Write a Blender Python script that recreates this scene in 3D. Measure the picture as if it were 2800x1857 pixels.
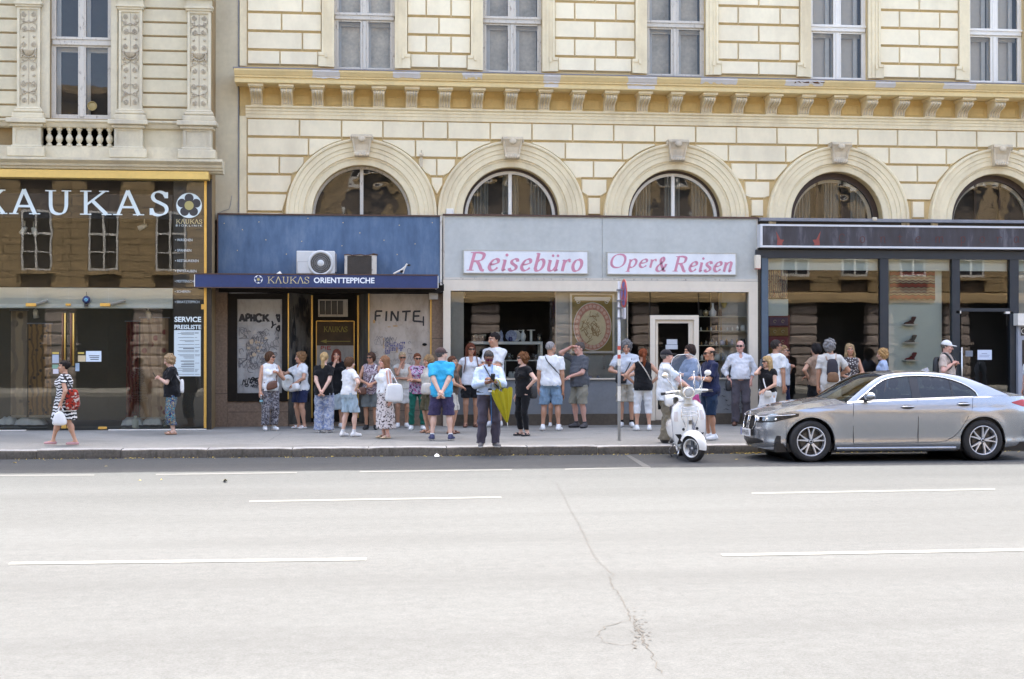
import bpy,math,random
import numpy as np
from mathutils import Vector,Matrix
R = math.radians
for o in list(bpy.data.objects): bpy.data.objects.remove(o,do_unlink=True)
scene = bpy.context.scene
COL = scene.collection
# ------------------------------------------------------------------ camera
F_PX = 3889.0; CX,CY = 1400.0,928.5
YAW = R(6.17); PITCH = math.atan(26.5 / F_PX); CAM = Vector((0,0,1.8))
cam_data = bpy.data.cameras.new('camera'); cam = bpy.data.objects.new('camera',cam_data); COL.objects.link(cam)
cam.location = CAM; cam.rotation_euler = (R(90) + PITCH,0,-YAW)
cam_data.sensor_width = 36; cam_data.lens = F_PX / 2800 * 36; cam_data.clip_start = 0.1; cam_data.clip_end = 2000
scene.camera = cam
# ------------------------------------------------------------------ sky, sun, exposure
SUN_EL,SUN_AZ = R(64),R(4)          # high and behind the building: the facade stands in its own shade
world = bpy.data.worlds.new('World'); scene.world = world; world.use_nodes = True
wn = world.node_tree; bg = wn.nodes['Background']; sky = wn.nodes.new('ShaderNodeTexSky')
sky.sky_type = 'NISHITA'; sky.sun_disc = False; sky.sun_elevation = SUN_EL; sky.sun_rotation = SUN_AZ
sky.air_density = 0.75; sky.dust_density = 5.5; sky.ozone_density = 0.15
wn.links.new(sky.outputs[0],bg.inputs[0]); bg.inputs[1].default_value = 0.15
sun_d = bpy.data.lights.new('sun','SUN'); sun_d.energy = 2.3; sun_d.angle = R(0.5); sun_d.color = (1,.955,.88)
sun = bpy.data.objects.new('sun',sun_d); COL.objects.link(sun); sun.location = (0,40,60)
_sd = Vector((math.sin(SUN_AZ) * math.cos(SUN_EL),math.cos(SUN_AZ) * math.cos(SUN_EL),math.sin(SUN_EL)))
sun.rotation_euler = _sd.to_track_quat('Z','Y').to_euler()
vs = scene.view_settings; vs.view_transform = 'Standard'; vs.look = 'None'; vs.gamma = 1; vs.use_curve_mapping = False
vs.exposure = 2.86
scene.render.engine = 'CYCLES'; cy = scene.cycles
cy.max_bounces = 10; cy.diffuse_bounces = 5; cy.glossy_bounces = 5; cy.transparent_max_bounces = 24; cy.transmission_bounces = 6
cy.use_denoising = True; cy.caustics_reflective = False; cy.caustics_refractive = False; cy.sample_clamp_indirect = 6

# ------------------------------------------------------------------ pixel <-> place (measuring from the photograph)
_f = Vector((math.sin(YAW) * math.cos(PITCH),math.cos(YAW) * math.cos(PITCH),math.sin(PITCH)))
_r = Vector((math.cos(YAW),-math.sin(YAW),0)); _u = _r.cross(_f)
def ray(px,py): return _f + _r * ((px - CX) / F_PX) - _u * ((py - CY) / F_PX)
def P(px,py,Y):
 d = ray(px,py); t = (Y - CAM.y) / d.y; return CAM + d * t
def G(px,py,z=0.0):
 d = ray(px,py); t = (z - CAM.z) / d.z; return CAM + d * t
def X_(px,py,Y): return P(px,py,Y).x
def Z_(px,py,Y): return P(px,py,Y).z
def depth(v): return (Vector(v) - CAM).dot(_f)
WY = 29.8            # wall plane of the cream building
LY = WY - .75        # wall plane of the left building
KY = 24.0            # kerb face
PZ0,PZ1 = .15,.20  # pavement height at the kerb and at the wall
def pz(y): return PZ0 + (PZ1 - PZ0) * (y - KY) / (WY - KY)
def GP(px,py):
 z = .17
 for _ in range(4): v = G(px,py,z); z = pz(v.y)
 return v

# ------------------------------------------------------------------ mesh builder
class MB:
 def __init__(s): s.v = []; s.f = []; s.m = []
 def add(s,vs,fs,mi=0):
  b = len(s.v); s.v += [tuple(v) for v in vs]; s.f += [tuple(i + b for i in f) for f in fs]; s.m += [mi] * len(fs); return s
 def box(s,x0,x1,y0,y1,z0,z1,mi=0,bev=0):
  if x0 > x1: x0,x1 = x1,x0
  if y0 > y1: y0,y1 = y1,y0
  if z0 > z1: z0,z1 = z1,z0
  if bev <= 0:
   s.add([(x0,y0,z0),(x1,y0,z0),(x1,y1,z0),(x0,y1,z0),(x0,y0,z1),(x1,y0,z1),(x1,y1,z1),(x0,y1,z1)],
      [(0,3,2,1),(4,5,6,7),(0,1,5,4),(1,2,6,5),(2,3,7,6),(3,0,4,7)],mi); return s
  b = min(bev,(x1-x0)*.45,(y1-y0)*.45,(z1-z0)*.45)
  vs = [];
  for sx in (0,1):
   for sy in (0,1):
    for sz in (0,1):
     X = (x0,x1)[sx]; Y = (y0,y1)[sy]; Z = (z0,z1)[sz]
     dx = b * (1 - 2*sx); dy = b * (1 - 2*sy); dz = b * (1 - 2*sz)
     vs += [(X,Y+dy,Z+dz),(X+dx,Y,Z+dz),(X+dx,Y+dy,Z)]
  I = lambda sx,sy,sz,a: ((sx*2+sy)*2+sz)*3+a
  fs = []
  for k in (0,1):
   fs.append([I(k,0,0,0),I(k,1,0,0),I(k,1,1,0),I(k,0,1,0)])
   fs.append([I(0,k,0,1),I(1,k,0,1),I(1,k,1,1),I(0,k,1,1)])
   fs.append([I(0,0,k,2),I(1,0,k,2),I(1,1,k,2),I(0,1,k,2)])
  for a in (0,1):
   for c in (0,1):
    fs.append([I(0,a,c,1),I(1,a,c,1),I(1,a,c,2),I(0,a,c,2)])
    fs.append([I(a,0,c,0),I(a,1,c,0),I(a,1,c,2),I(a,0,c,2)])
    fs.append([I(a,c,0,0),I(a,c,1,0),I(a,c,1,1),I(a,c,0,1)])
  for sx in (0,1):
   for sy in (0,1):
    for sz in (0,1): fs.append([I(sx,sy,sz,0),I(sx,sy,sz,1),I(sx,sy,sz,2)])
  c = Vector(((x0+x1)/2,(y0+y1)/2,(z0+z1)/2)); out = []
  for f in fs:
   p = [Vector(vs[i]) for i in f]; n = (p[1]-p[0]).cross(p[2]-p[0]); m = sum(p,Vector()) / len(p) - c
   out.append(f if n.dot(m) > 0 else f[::-1])
  s.add(vs,out,mi); return s
 def obox(s,c,ax,ay,az,mi=0):
  c = Vector(c); ax = Vector(ax); ay = Vector(ay); az = Vector(az)
  v = [c + ax*i + ay*j + az*k for k in (-1,1) for j in (-1,1) for i in (-1,1)]
  fs = [(0,2,3,1),(4,5,7,6),(0,1,5,4),(1,3,7,5),(3,2,6,7),(2,0,4,6)]
  if ax.cross(ay).dot(az) < 0: fs = [f[::-1] for f in fs]
  s.add(v,fs,mi); return s
 def quad(s,a,b,c,d,mi=0): s.add([a,b,c,d],[(0,1,2,3)],mi); return s
 def poly(s,pts,mi=0): s.add(pts,[tuple(range(len(pts)))],mi); return s
 def prism(s,prof,x0,x1,axis=0,mi=0,caps=True):
  """extrude a closed (a,b) profile along an axis; axis 0: (y,z) along x; 1: (x,z) along y; 2: (x,y) along z"""
  n = len(prof)
  put = {0: lambda t,a,b: (t,a,b),1: lambda t,a,b: (a,t,b),2: lambda t,a,b: (a,b,t)}[axis]
  v = [put(x0,a,b) for a,b in prof] + [put(x1,a,b) for a,b in prof]
  area = sum(prof[i][0]*prof[(i+1) % n][1] - prof[(i+1) % n][0]*prof[i][1] for i in range(n))
  flip = (area > 0) ^ (x1 < x0) ^ (axis == 1)
  fs = [(i,(i+1) % n,n + (i+1) % n,n + i) for i in range(n)]
  if caps: fs += [tuple(range(n))[::-1],tuple(range(n,2*n))]
  if not flip: fs = [f[::-1] for f in fs]
  s.add(v,fs,mi); return s
 def tube(s,pts,r,seg=8,mi=0,caps=True):
  pts = [Vector(p) for p in pts]; n = len(pts)
  rs = r if isinstance(r,(list,tuple)) else [r] * n
  up = None; rings = []
  for i,p in enumerate(pts):
   t = (pts[min(i+1,n-1)] - pts[max(i-1,0)])
   t = t.normalized() if t.length > 1e-9 else Vector((0,0,1))
   if up is None: up = t.orthogonal().normalized()
   else:
    up = up - t * up.dot(t)
    up = up.normalized() if up.length > 1e-6 else t.orthogonal().normalized()
   w = t.cross(up)
   rings.append([p + (up * math.cos(a) + w * math.sin(a)) * rs[i] for a in [2*math.pi*k/seg for k in range(seg)]])
  fs = []
  for i in range(n - 1):
   for k in range(seg):
    a = i*seg + k; b = i*seg + (k+1) % seg; fs.append((a,b,b+seg,a+seg))
  if caps: fs += [tuple(range(seg))[::-1],tuple(range((n-1)*seg,n*seg))]
  s.add([v for rg in rings for v in rg],fs,mi); return s
 def lathe(s,prof,c=(0,0,0),axis='z',seg=16,mi=0,a0=0,a1=2*math.pi,caps=True):
  """prof: (radius, height); revolve about axis through c"""
  c = Vector(c); n = len(prof); full = abs(a1 - a0 - 2*math.pi) < 1e-6; ns = seg if full else seg + 1
  put = {'z': lambda r,h,a: (r*math.cos(a),r*math.sin(a),h),'y': lambda r,h,a: (r*math.sin(a),h,r*math.cos(a)),
      'x': lambda r,h,a: (h,r*math.cos(a),r*math.sin(a))}[axis]
  v = [c + Vector(put(r,h,a0 + (a1-a0)*k/seg)) for k in range(ns) for r,h in prof]
  fs = []
  for k in range(seg):
   for i in range(n - 1):
    a = k*n + i; b = ((k+1) % ns)*n + i; fs.append((a,b,b+1,a+1))
  if caps and full:
   if prof[0][0] > 1e-6: fs.append(tuple(k*n for k in range(ns))[::-1])
   if prof[-1][0] > 1e-6: fs.append(tuple(k*n + n-1 for k in range(ns)))
  s.add(v,fs,mi); return s
 def sphere(s,c,r,seg=12,rings=8,mi=0):
  rx,ry,rz = r if isinstance(r,(list,tuple)) else (r,r,r); c = Vector(c)
  v = [c + Vector((0,0,-rz))];
  for i in range(1,rings):
   t = math.pi*i/rings - math.pi/2
   for k in range(seg):
    a = 2*math.pi*k/seg; v.append(c + Vector((rx*math.cos(t)*math.cos(a),ry*math.cos(t)*math.sin(a),rz*math.sin(t))))
  v.append(c + Vector((0,0,rz))); fs = []
  for k in range(seg):
   fs.append((0,1 + (k+1) % seg,1 + k)); fs.append((len(v)-1,1 + (rings-2)*seg + k,1 + (rings-2)*seg + (k+1) % seg))
   for i in range(rings - 2):
    a = 1 + i*seg + k; b = 1 + i*seg + (k+1) % seg; fs.append((a,b,b+seg,a+seg))
  s.add(v,fs,mi); return s
 def grid(s,rows,mi=0,flip=False,closed=False):
  """rows of equal-length point lists"""
  n = len(rows[0]); fs = []
  for i in range(len(rows) - 1):
   for k in range(n if closed else n - 1):
    a = i*n + k; b = i*n + (k+1) % n; fs.append((a,a+n,b+n,b) if flip else (a,b,b+n,a+n))
  s.add([p for r_ in rows for p in r_],fs,mi); return s
 def xform(s,M): s.v = [tuple(M @ Vector(v)) for v in s.v]; return s
 def build(s,name,mat=None,parent=None,smooth=False,auto=None,kind=None,label=None):
  loc = Vector((0,0,0))
  if parent is not None:
   loc = WORLD_LOC.get(parent.name,Vector((0,0,0)))
  me = bpy.data.meshes.new(name)
  me.from_pydata([(v[0]-loc.x,v[1]-loc.y,v[2]-loc.z) for v in s.v],[],s.f)
  mats = mat if isinstance(mat,(list,tuple)) else [mat]
  for m in mats: me.materials.append(m)
  if len(mats) > 1: me.polygons.foreach_set('material_index',s.m)
  if smooth or auto:
   me.polygons.foreach_set('use_smooth',[True] * len(me.polygons))
   if auto: me.set_sharp_from_angle(angle=R(auto))
  me.update()
  o = bpy.data.objects.new(name,me); COL.objects.link(o)
  if parent is not None: o.parent = parent; WORLD_LOC[o.name] = loc
  else: WORLD_LOC[o.name] = Vector((0,0,0))
  if kind: o['kind'] = kind
  if label: o['label'] = label
  return o
WORLD_LOC = {}
def thing(name,label,cat,loc,group=None):
 o = bpy.data.objects.new(name,None); COL.objects.link(o); o.location = loc; o.empty_display_size = .2
 WORLD_LOC[o.name] = Vector(loc); o['label'] = label; o['category'] = cat
 if group: o['group'] = group
 return o
def tag(o,label,cat,group=None):
 o['label'] = label; o['category'] = cat
 if group: o['group'] = group
 return o
def structure(o): o['kind'] = 'structure'; return o

# ------------------------------------------------------------------ materials
def lin(c): return tuple((x/12.92 if x <= .04045 else ((x+.055)/1.055)**2.4) for x in [v/255 for v in c])
def S(r,g,b): return lin((r,g,b)) + (1,)
_mats = {}
class N:
 """tiny node helper"""
 def __init__(s,m): s.t = m.node_tree; s.n = s.t.nodes; s.l = s.t.links
 def new(s,typ,**kw):
  nd = s.n.new('ShaderNode' + typ)
  for k,v in kw.items():
   if k.startswith('i_'): nd.inputs[k[2:].replace('_',' ')].default_value = v
   else: setattr(nd,k,v)
  return nd
 def link(s,a,b): s.l.new(a,b)
 def coord(s,scale=(1,1,1),rot=(0,0,0),loc=(0,0,0),out='Object'):
  tc = s.new('TexCoord'); mp = s.new('Mapping'); s.link(tc.outputs[out],mp.inputs[0])
  mp.inputs['Scale'].default_value = scale; mp.inputs['Rotation'].default_value = rot; mp.inputs['Location'].default_value = loc
  return mp.outputs[0]
 def noise(s,vec,scale,detail=4,rough=.55,dist=0):
  nd = s.new('TexNoise'); nd.inputs['Scale'].default_value = scale; nd.inputs['Detail'].default_value = detail
  nd.inputs['Roughness'].default_value = rough; nd.inputs['Distortion'].default_value = dist
  if vec is not None: s.link(vec,nd.inputs['Vector'])
  return nd.outputs['Fac']
 def ramp(s,fac,stops,interp='LINEAR'):
  nd = s.new('ValToRGB'); nd.color_ramp.interpolation = interp; e = nd.color_ramp.elements
  while len(e) < len(stops): e.new(.5)
  for i,(p,c) in enumerate(stops): e[i].position = p; e[i].color = c if len(c) == 4 else tuple(c) + (1,)
  s.link(fac,nd.inputs[0]); return nd.outputs[0]
 def mix(s,fac,a,b,mode='MIX'):
  nd = s.new('Mix',data_type='RGBA',blend_type=mode)
  for sock,v in ((nd.inputs[0],fac),(nd.inputs[6],a),(nd.inputs[7],b)):
   if hasattr(v,'is_output') or isinstance(v,bpy.types.NodeSocket): s.link(v,sock)
   else: sock.default_value = v if not isinstance(v,tuple) or len(v) == 4 else v + (1,)
  return nd.outputs[2]
 def math(s,op,a,b=0.0,c=0.0):
  nd = s.new('Math',operation=op)
  for i,v in enumerate((a,b,c)):
   if isinstance(v,bpy.types.NodeSocket): s.link(v,nd.inputs[i])
   else: nd.inputs[i].default_value = v
  return nd.outputs[0]
 def bump(s,h,strength=.3,dist=.01):
  nd = s.new('Bump'); nd.inputs['Strength'].default_value = strength; nd.inputs['Distance'].default_value = dist
  s.link(h,nd.inputs['Height']); return nd.outputs[0]
def mat_new(name):
 m = bpy.data.materials.new(name); m.use_nodes = True; n = N(m); return m,n,m.node_tree.nodes['Principled BSDF']
def mat(name,col,rough=.7,var=.12,scale=6,bump=.15,bscale=60,metal=0,spec=.5,coat=0,dirt=0,dirtcol=None,bdist=.004,rnd=0):
 """plain procedural material: broad and fine noise in the colour, fine relief, optional stains"""
 if name in _mats: return _mats[name]
 m,n,b = mat_new(name); col = tuple(col)[:3] + (1,)
 v = n.coord()
 f1 = n.noise(v,scale,5); f2 = n.noise(v,scale*7,3)
 f = n.math('ADD',n.math('MULTIPLY',f1,.65),n.math('MULTIPLY',f2,.35))
 dk = tuple(c*(1-var) for c in col[:3]) + (1,); lt = tuple(min(1,c*(1+var)) for c in col[:3]) + (1,)
 c = n.ramp(f,[(.3,dk),(.7,lt)])
 if rnd:
  oi = n.new('ObjectInfo'); mr = n.new('MapRange'); n.link(oi.outputs['Random'],mr.inputs[0])
  mr.inputs[3].default_value = 1-rnd; mr.inputs[4].default_value = 1+rnd*.6
  hs = n.new('HueSaturation'); n.link(mr.outputs[0],hs.inputs['Value']); n.link(c,hs.inputs['Color']); c = hs.outputs[0]
 if dirt:
  d1 = n.noise(n.coord((1,1,.35)),scale*.55,6,.65); fac = n.ramp(d1,[(.5,(0,0,0,1)),(.72,(1,1,1,1))])
  c = n.mix(n.math('MULTIPLY',fac,dirt),c,dirtcol or tuple(x*.45 for x in col[:3]) + (1,))
 n.link(c,b.inputs['Base Color'])
 b.inputs['Roughness'].default_value = rough; b.inputs['Metallic'].default_value = metal
 b.inputs['Specular IOR Level'].default_value = spec; b.inputs['Coat Weight'].default_value = coat; b.inputs['Coat Roughness'].default_value = .04
 if bump: n.link(n.bump(n.noise(v,bscale,4,.6),bump,bdist),b.inputs['Normal'])
 _mats[name] = m; return m
def glass(name,tint=(.9,.95,.93),ior=1.5,boost=1.0,rough=0.0,wave=0):
 if name in _mats: return _mats[name]
 m = bpy.data.materials.new(name); m.use_nodes = True; n = N(m); nd = m.node_tree.nodes; nd.remove(nd['Principled BSDF'])
 tr = n.new('BsdfTransparent'); tr.inputs[0].default_value = tuple(tint) + (1,)
 gl = n.new('BsdfGlossy'); gl.inputs['Roughness'].default_value = rough; gl.inputs[0].default_value = (1,1,1,1)
 fr = n.new('Fresnel'); fr.inputs[0].default_value = ior
 mx = n.new('MixShader'); n.link(n.math('MINIMUM',n.math('MULTIPLY',fr.outputs[0],boost),1.0),mx.inputs[0])
 n.link(tr.outputs[0],mx.inputs[1]); n.link(gl.outputs[0],mx.inputs[2])
 if wave:
  bp = n.bump(n.noise(n.coord(),1.3,2,.4),wave,.05); n.link(bp,gl.inputs['Normal'])
 n.link(mx.outputs[0],nd['Material Output'].inputs[0]); _mats[name] = m; return m
# ================================================================== ground
def asphalt(name,col,var,patch=.0,bands=False,bump=.5):
 m,n,b = mat_new(name); v = n.coord()
 grain = n.noise(v,190,3,.7); mid = n.noise(v,9,5,.6); big = n.noise(n.coord((.25,.9,1)),.55,5,.6)
 fine = n.noise(v,46,4,.75)
 f = n.math('ADD',n.math('ADD',n.math('MULTIPLY',grain,.36),n.math('MULTIPLY',fine,.34)),n.math('ADD',n.math('MULTIPLY',mid,.16),n.math('MULTIPLY',big,.14)))
 dk = tuple(c*(1-var) for c in col) + (1,); lt = tuple(c*(1+var) for c in col) + (1,)
 c = n.ramp(f,[(.34,dk),(.66,lt)])
 if bands:   # tyre lanes and old repairs running along the street
  bd = n.noise(n.coord((.05,.7,1)),1.0,4,.6); fac = n.ramp(bd,[(.48,(0,0,0,1)),(.68,(1,1,1,1))])
  c = n.mix(n.math('MULTIPLY',fac,.5),c,tuple(x*.72 for x in col) + (1,))
  sp = n.noise(n.coord((.35,1.6,1)),1.6,6,.7); fac2 = n.ramp(sp,[(.66,(0,0,0,1)),(.74,(1,1,1,1))])
  c = n.mix(n.math('MULTIPLY',fac2,.35),c,tuple(x*.5 for x in col) + (1,))
 if patch:
  pt = n.noise(n.coord((.3,.6,1)),1.1,3,.5); fac = n.ramp(pt,[(.5,(0,0,0,1)),(.56,(1,1,1,1))])
  c = n.mix(n.math('MULTIPLY',fac,patch),c,tuple(x*.7 for x in col) + (1,))
  st = n.noise(v,2.6,6,.7); fac = n.ramp(st,[(.58,(0,0,0,1)),(.7,(1,1,1,1))])
  c = n.mix(n.math('MULTIPLY',fac,.4),c,tuple(x*.5 for x in col) + (1,))
 n.link(c,b.inputs['Base Color']); b.inputs['Roughness'].default_value = .9; b.inputs['Specular IOR Level'].default_value = .25
 h = n.math('ADD',grain,n.math('MULTIPLY',fine,.8)); n.link(n.bump(h,bump,.006),b.inputs['Normal'])
 return m
M_road = asphalt('asphalt_road',(.0555,.0592,.0605),.6,bands=True)
M_pave = asphalt('asphalt_pavement',(.265,.26,.235),.36,patch=.5,bump=.35)
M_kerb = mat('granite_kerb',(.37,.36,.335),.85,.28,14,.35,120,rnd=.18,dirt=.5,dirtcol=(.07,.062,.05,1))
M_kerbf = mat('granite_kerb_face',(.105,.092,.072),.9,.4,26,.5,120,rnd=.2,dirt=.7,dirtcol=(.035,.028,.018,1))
M_paint = mat('road_paint',(.082,.085,.083),.75,.12,9,.3,90,dirt=.4,dirtcol=(.066,.068,.067,1))
M_earth = mat('ground',(.14,.135,.13),.95,.2,.8,.2,10)
M_crack = mat('crack_dark',(.040,.036,.031),.95,.3,30,.4,100)

structure(MB().quad((-400,-400,-.03),(400,-400,-.03),(400,400,-.03),(-400,400,-.03)).build('ground',M_earth))
structure(MB().quad((-90,2.6,0),(90,2.6,0),(90,KY + .02,0),(-90,KY + .02,0)).build('road',M_road))
b = MB(); b.add([(-60,KY+.30,PZ0),(60,KY+.30,PZ0),(60,WY+.4,PZ1+.003),(-60,WY+.4,PZ1+.003)],[(0,1,2,3)])
PAVEMENT = structure(b.build('pavement',M_pave))
structure(MB().box(-60,60,-6,2.3,-.02,.15).build('near_pavement',M_pave))
# kerb stones, each its own granite block with a worn upper edge
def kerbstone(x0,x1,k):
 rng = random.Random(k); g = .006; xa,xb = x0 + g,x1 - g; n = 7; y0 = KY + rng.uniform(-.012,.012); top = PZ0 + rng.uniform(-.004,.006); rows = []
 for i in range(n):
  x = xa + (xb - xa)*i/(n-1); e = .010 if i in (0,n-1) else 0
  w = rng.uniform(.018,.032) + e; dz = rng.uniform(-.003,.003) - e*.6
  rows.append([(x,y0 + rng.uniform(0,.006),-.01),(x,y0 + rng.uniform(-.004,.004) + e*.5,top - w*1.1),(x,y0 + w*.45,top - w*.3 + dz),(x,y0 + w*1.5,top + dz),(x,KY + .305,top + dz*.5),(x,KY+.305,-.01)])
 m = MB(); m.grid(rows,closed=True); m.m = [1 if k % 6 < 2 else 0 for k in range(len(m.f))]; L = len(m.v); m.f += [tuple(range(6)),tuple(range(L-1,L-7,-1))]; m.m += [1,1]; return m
KERB = structure(MB().box(-60,60,KY+.03,KY+.29,-.02,PZ0-.03).build('kerb',M_kerb))
jx = [G(px,1245,0).x for px in (-160,132,350,577,803,1008,1220,1442,1638,1880,2095,2330)]
st = sum(jx[i+1]-jx[i] for i in range(1,len(jx)-1)) / (len(jx)-2)
while jx[0] > -16: jx.insert(0,jx[0]-st)
while jx[-1] < 24: jx.append(jx[-1]+st)
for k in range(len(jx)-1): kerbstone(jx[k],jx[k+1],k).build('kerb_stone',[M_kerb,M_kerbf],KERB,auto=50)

M_paint2 = mat('worn_road_paint',(.070,.072,.071),.75,.12,9,.3,90,dirt=.5,dirtcol=(.060,.062,.061,1))
def marking(pts,name='road_marking',z=.004):
 q = [G(px,py,z) for px,py in pts]; return structure(MB().poly(q).build(name,M_paint2 if 1278 < pts[0][1] < 1310 else M_paint))
marking([(21,1544),(1001,1532.5),(1003,1524.5),(30,1536.5)])
marking([(681,1373),(1371,1361.5),(1371,1357.5),(681,1369)])
marking([(1977,1521),(3300,1498),(3300,1490),(1970,1514)])
marking([(2057,1351),(2721,1339.5),(2721,1335.5),(2054,1347)])
marking([(-400,1304),(258,1300.5),(258,1297.5),(-400,1301)]); marking([(426,1299),(812,1294),(812,1291),(426,1296)])
marking([(983,1291.5),(1400,1286),(1400,1283),(983,1288.5)]); marking([(1545,1284.5),(1779,1279.5),(1779,1276.5),(1545,1281.5)])
marking([(1711,1245),(1723,1245),(1779,1276.3),(1758,1276.3)])
marking([(2680,1256),(3100,1248),(3100,1245),(2680,1253)])
# cracks: ragged dark ribbons lying in the asphalt
def crack(pts,w0,w1,seed,z=.003,plane=G,name='crack'):
 rng = random.Random(seed); P3 = [plane(*p) if plane is not G else G(p[0],p[1],z) for p in pts]; fine = []
 for i in range(len(P3)-1):
  L = (P3[i+1]-P3[i]).length; n = max(2,int(L/.05))
  for k in range(n): fine.append(P3[i].lerp(P3[i+1],k/n) + Vector((rng.uniform(-.018,.018),rng.uniform(-.018,.018),0)))
 fine.append(P3[-1]); m = MB(); rows = []
 for i,p in enumerate(fine):
  t = (fine[min(i+1,len(fine)-1)] - fine[max(i-1,0)]); nrm = Vector((-t.y,t.x,0)); nrm = nrm.normalized() if nrm.length else Vector((1,0,0))
  w = .38*(w0 + (w1-w0)*i/len(fine)) * rng.uniform(.25,1.3); rows.append([p - nrm*w,p + nrm*w])
 m.grid(rows); return m
c2 = lambda L: [(1400 + x/1.6886,1180 + y/1.6886) for x,y in L]
m = crack(c2([(205,235),(225,275),(265,350),(300,410),(320,450),(345,505),(362,545),(400,600),(430,632),(468,655),(450,675),(470,720),(505,780),(535,830),(545,865),(575,900),(610,960),(625,1000),(655,1050),(690,1115)]),.005,.011,1)
for k,(L,a,c) in enumerate([([(545,868),(500,880),(440,895),(405,915),(395,945),(430,975),(500,985),(555,980),(575,965)],.010,.008),([(555,980),(570,995),(555,1015)],.010,.004),([(570,905),(600,915),(640,905)],.006,.003),([(545,850),(572,855),(565,885),(590,925),(612,950),(600,985),(622,1000)],.012,.010),([(520,905),(560,925),(580,955)],.005,.004),([(-640,262),(-520,258),(-330,262)],.006,.003)]):
 q = crack(c2(L),a,c,10+k,z=.0034+.0003*k); m.add(q.v,q.f)
rng = random.Random(4)
for k in range(46):   # crumbled asphalt at the crossing of the cracks
 p = G(1400 + (rng.gauss(582,22))/1.6886,1180 + rng.gauss(915,42)/1.6886,.0025); r = rng.uniform(.004,.013)
 m.poly([p + Vector((math.cos(a)*r*rng.uniform(.6,1.2),math.sin(a)*r*rng.uniform(.6,1.2),.0001*k)) for a in [2*math.pi*i/6 for i in range(6)]])
structure(m.build('road_crack',M_crack))
pm = crack([(770,1184),(752,1196),(735,1206),(722,1213)],.010,.006,40,plane=GP)
for q in ([(0,1214),(300,1208),(720,1211),(1100,1206),(1600,1200),(2100,1192)],[(1830,1172),(1930,1171),(2080,1169)],[(1010,1222),(1025,1212),(1040,1200)]):
 q = crack(q,.005,.004,len(q),plane=GP); pm.add([(v[0],v[1],v[2]+.001) for v in q.v],q.f)
pm.v = [(v[0],v[1],v[2]+.006) for v in pm.v]; structure(pm.build('pavement_crack',M_crack))
# fallen yellow leaves and scraps in the gutter
rng = random.Random(9); m = MB()
def leaf(p,r):
 a = rng.uniform(0,6.3); t = Vector((math.cos(a),math.sin(a),0)); s_ = Vector((-t.y,t.x,0)); z = Vector((0,0,rng.uniform(.003,.02)))
 m.add([p - t*r,p + s_*r*.55 + z,p + t*r + z*.4,p - s_*r*.5 + z*.7],[(0,3,2,1)])
for k in range(420):
 x = rng.uniform(-9,14); y = KY - abs(rng.gauss(0,.12)) - .02; leaf(Vector((x,y,.006)),rng.uniform(.008,.03))
for k in range(90): leaf(G(2010,1240,0).lerp(G(2180,1238,0),rng.random()) + Vector((0,-abs(rng.gauss(0,.1)),.008)),rng.uniform(.015,.04))
for px,py,r in ((2014,1256,.06),(615,1312,.035),(382,1314,.03),(40,1266,.04),(442,1312,.02),(290,1275,.03)): leaf(G(px,py,.006),r)
m.build('fallen_leaves',mat('leaf_yellow',(.55,.42,.10),.8,.35,30,.2),kind='stuff')['label'] = 'small yellow leaves fallen along the gutter'
tag(MB().add([G(1187,1245,.01),G(1200,1243,.03),G(1202,1248,.012),G(1194,1240,.05),G(1189,1249,.012)],[(0,1,3),(1,2,3),(0,3,4),(3,2,4)]).build('paper_scrap',mat('paper_white',(.8,.8,.78),.8,.05,20)),'crumpled white paper scrap in the gutter below the kerb','litter')
tag(MB().add([G(612,1312,.01),G(620,1311,.03),G(622,1315,.012),G(616,1309,.06),G(610,1315,.012)],[(0,1,3),(1,2,3),(0,3,4),(3,2,4)]).build('litter_scrap',mat('litter_dark',(.10,.09,.05),.8,.2,20)),'tiny dark scrap lying alone on the sunlit road at left','litter')
# ================================================================== lettering
def catmull(pts,n=8):
 if len(pts) < 3: return [Vector(p) for p in pts]
 P_ = [Vector(p) for p in pts]; P_ = [2*P_[0]-P_[1]] + P_ + [2*P_[-1]-P_[-2]]; out = []
 for i in range(1,len(P_)-2):
  for k in range(n):
   t = k/n; a,b,c,d = P_[i-1:i+3]
   out.append(.5*((2*b) + (c-a)*t + (2*a-5*b+4*c-d)*t*t + (3*b-a-3*c+d)*t**3))
 out.append(P_[-2]); return out
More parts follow.
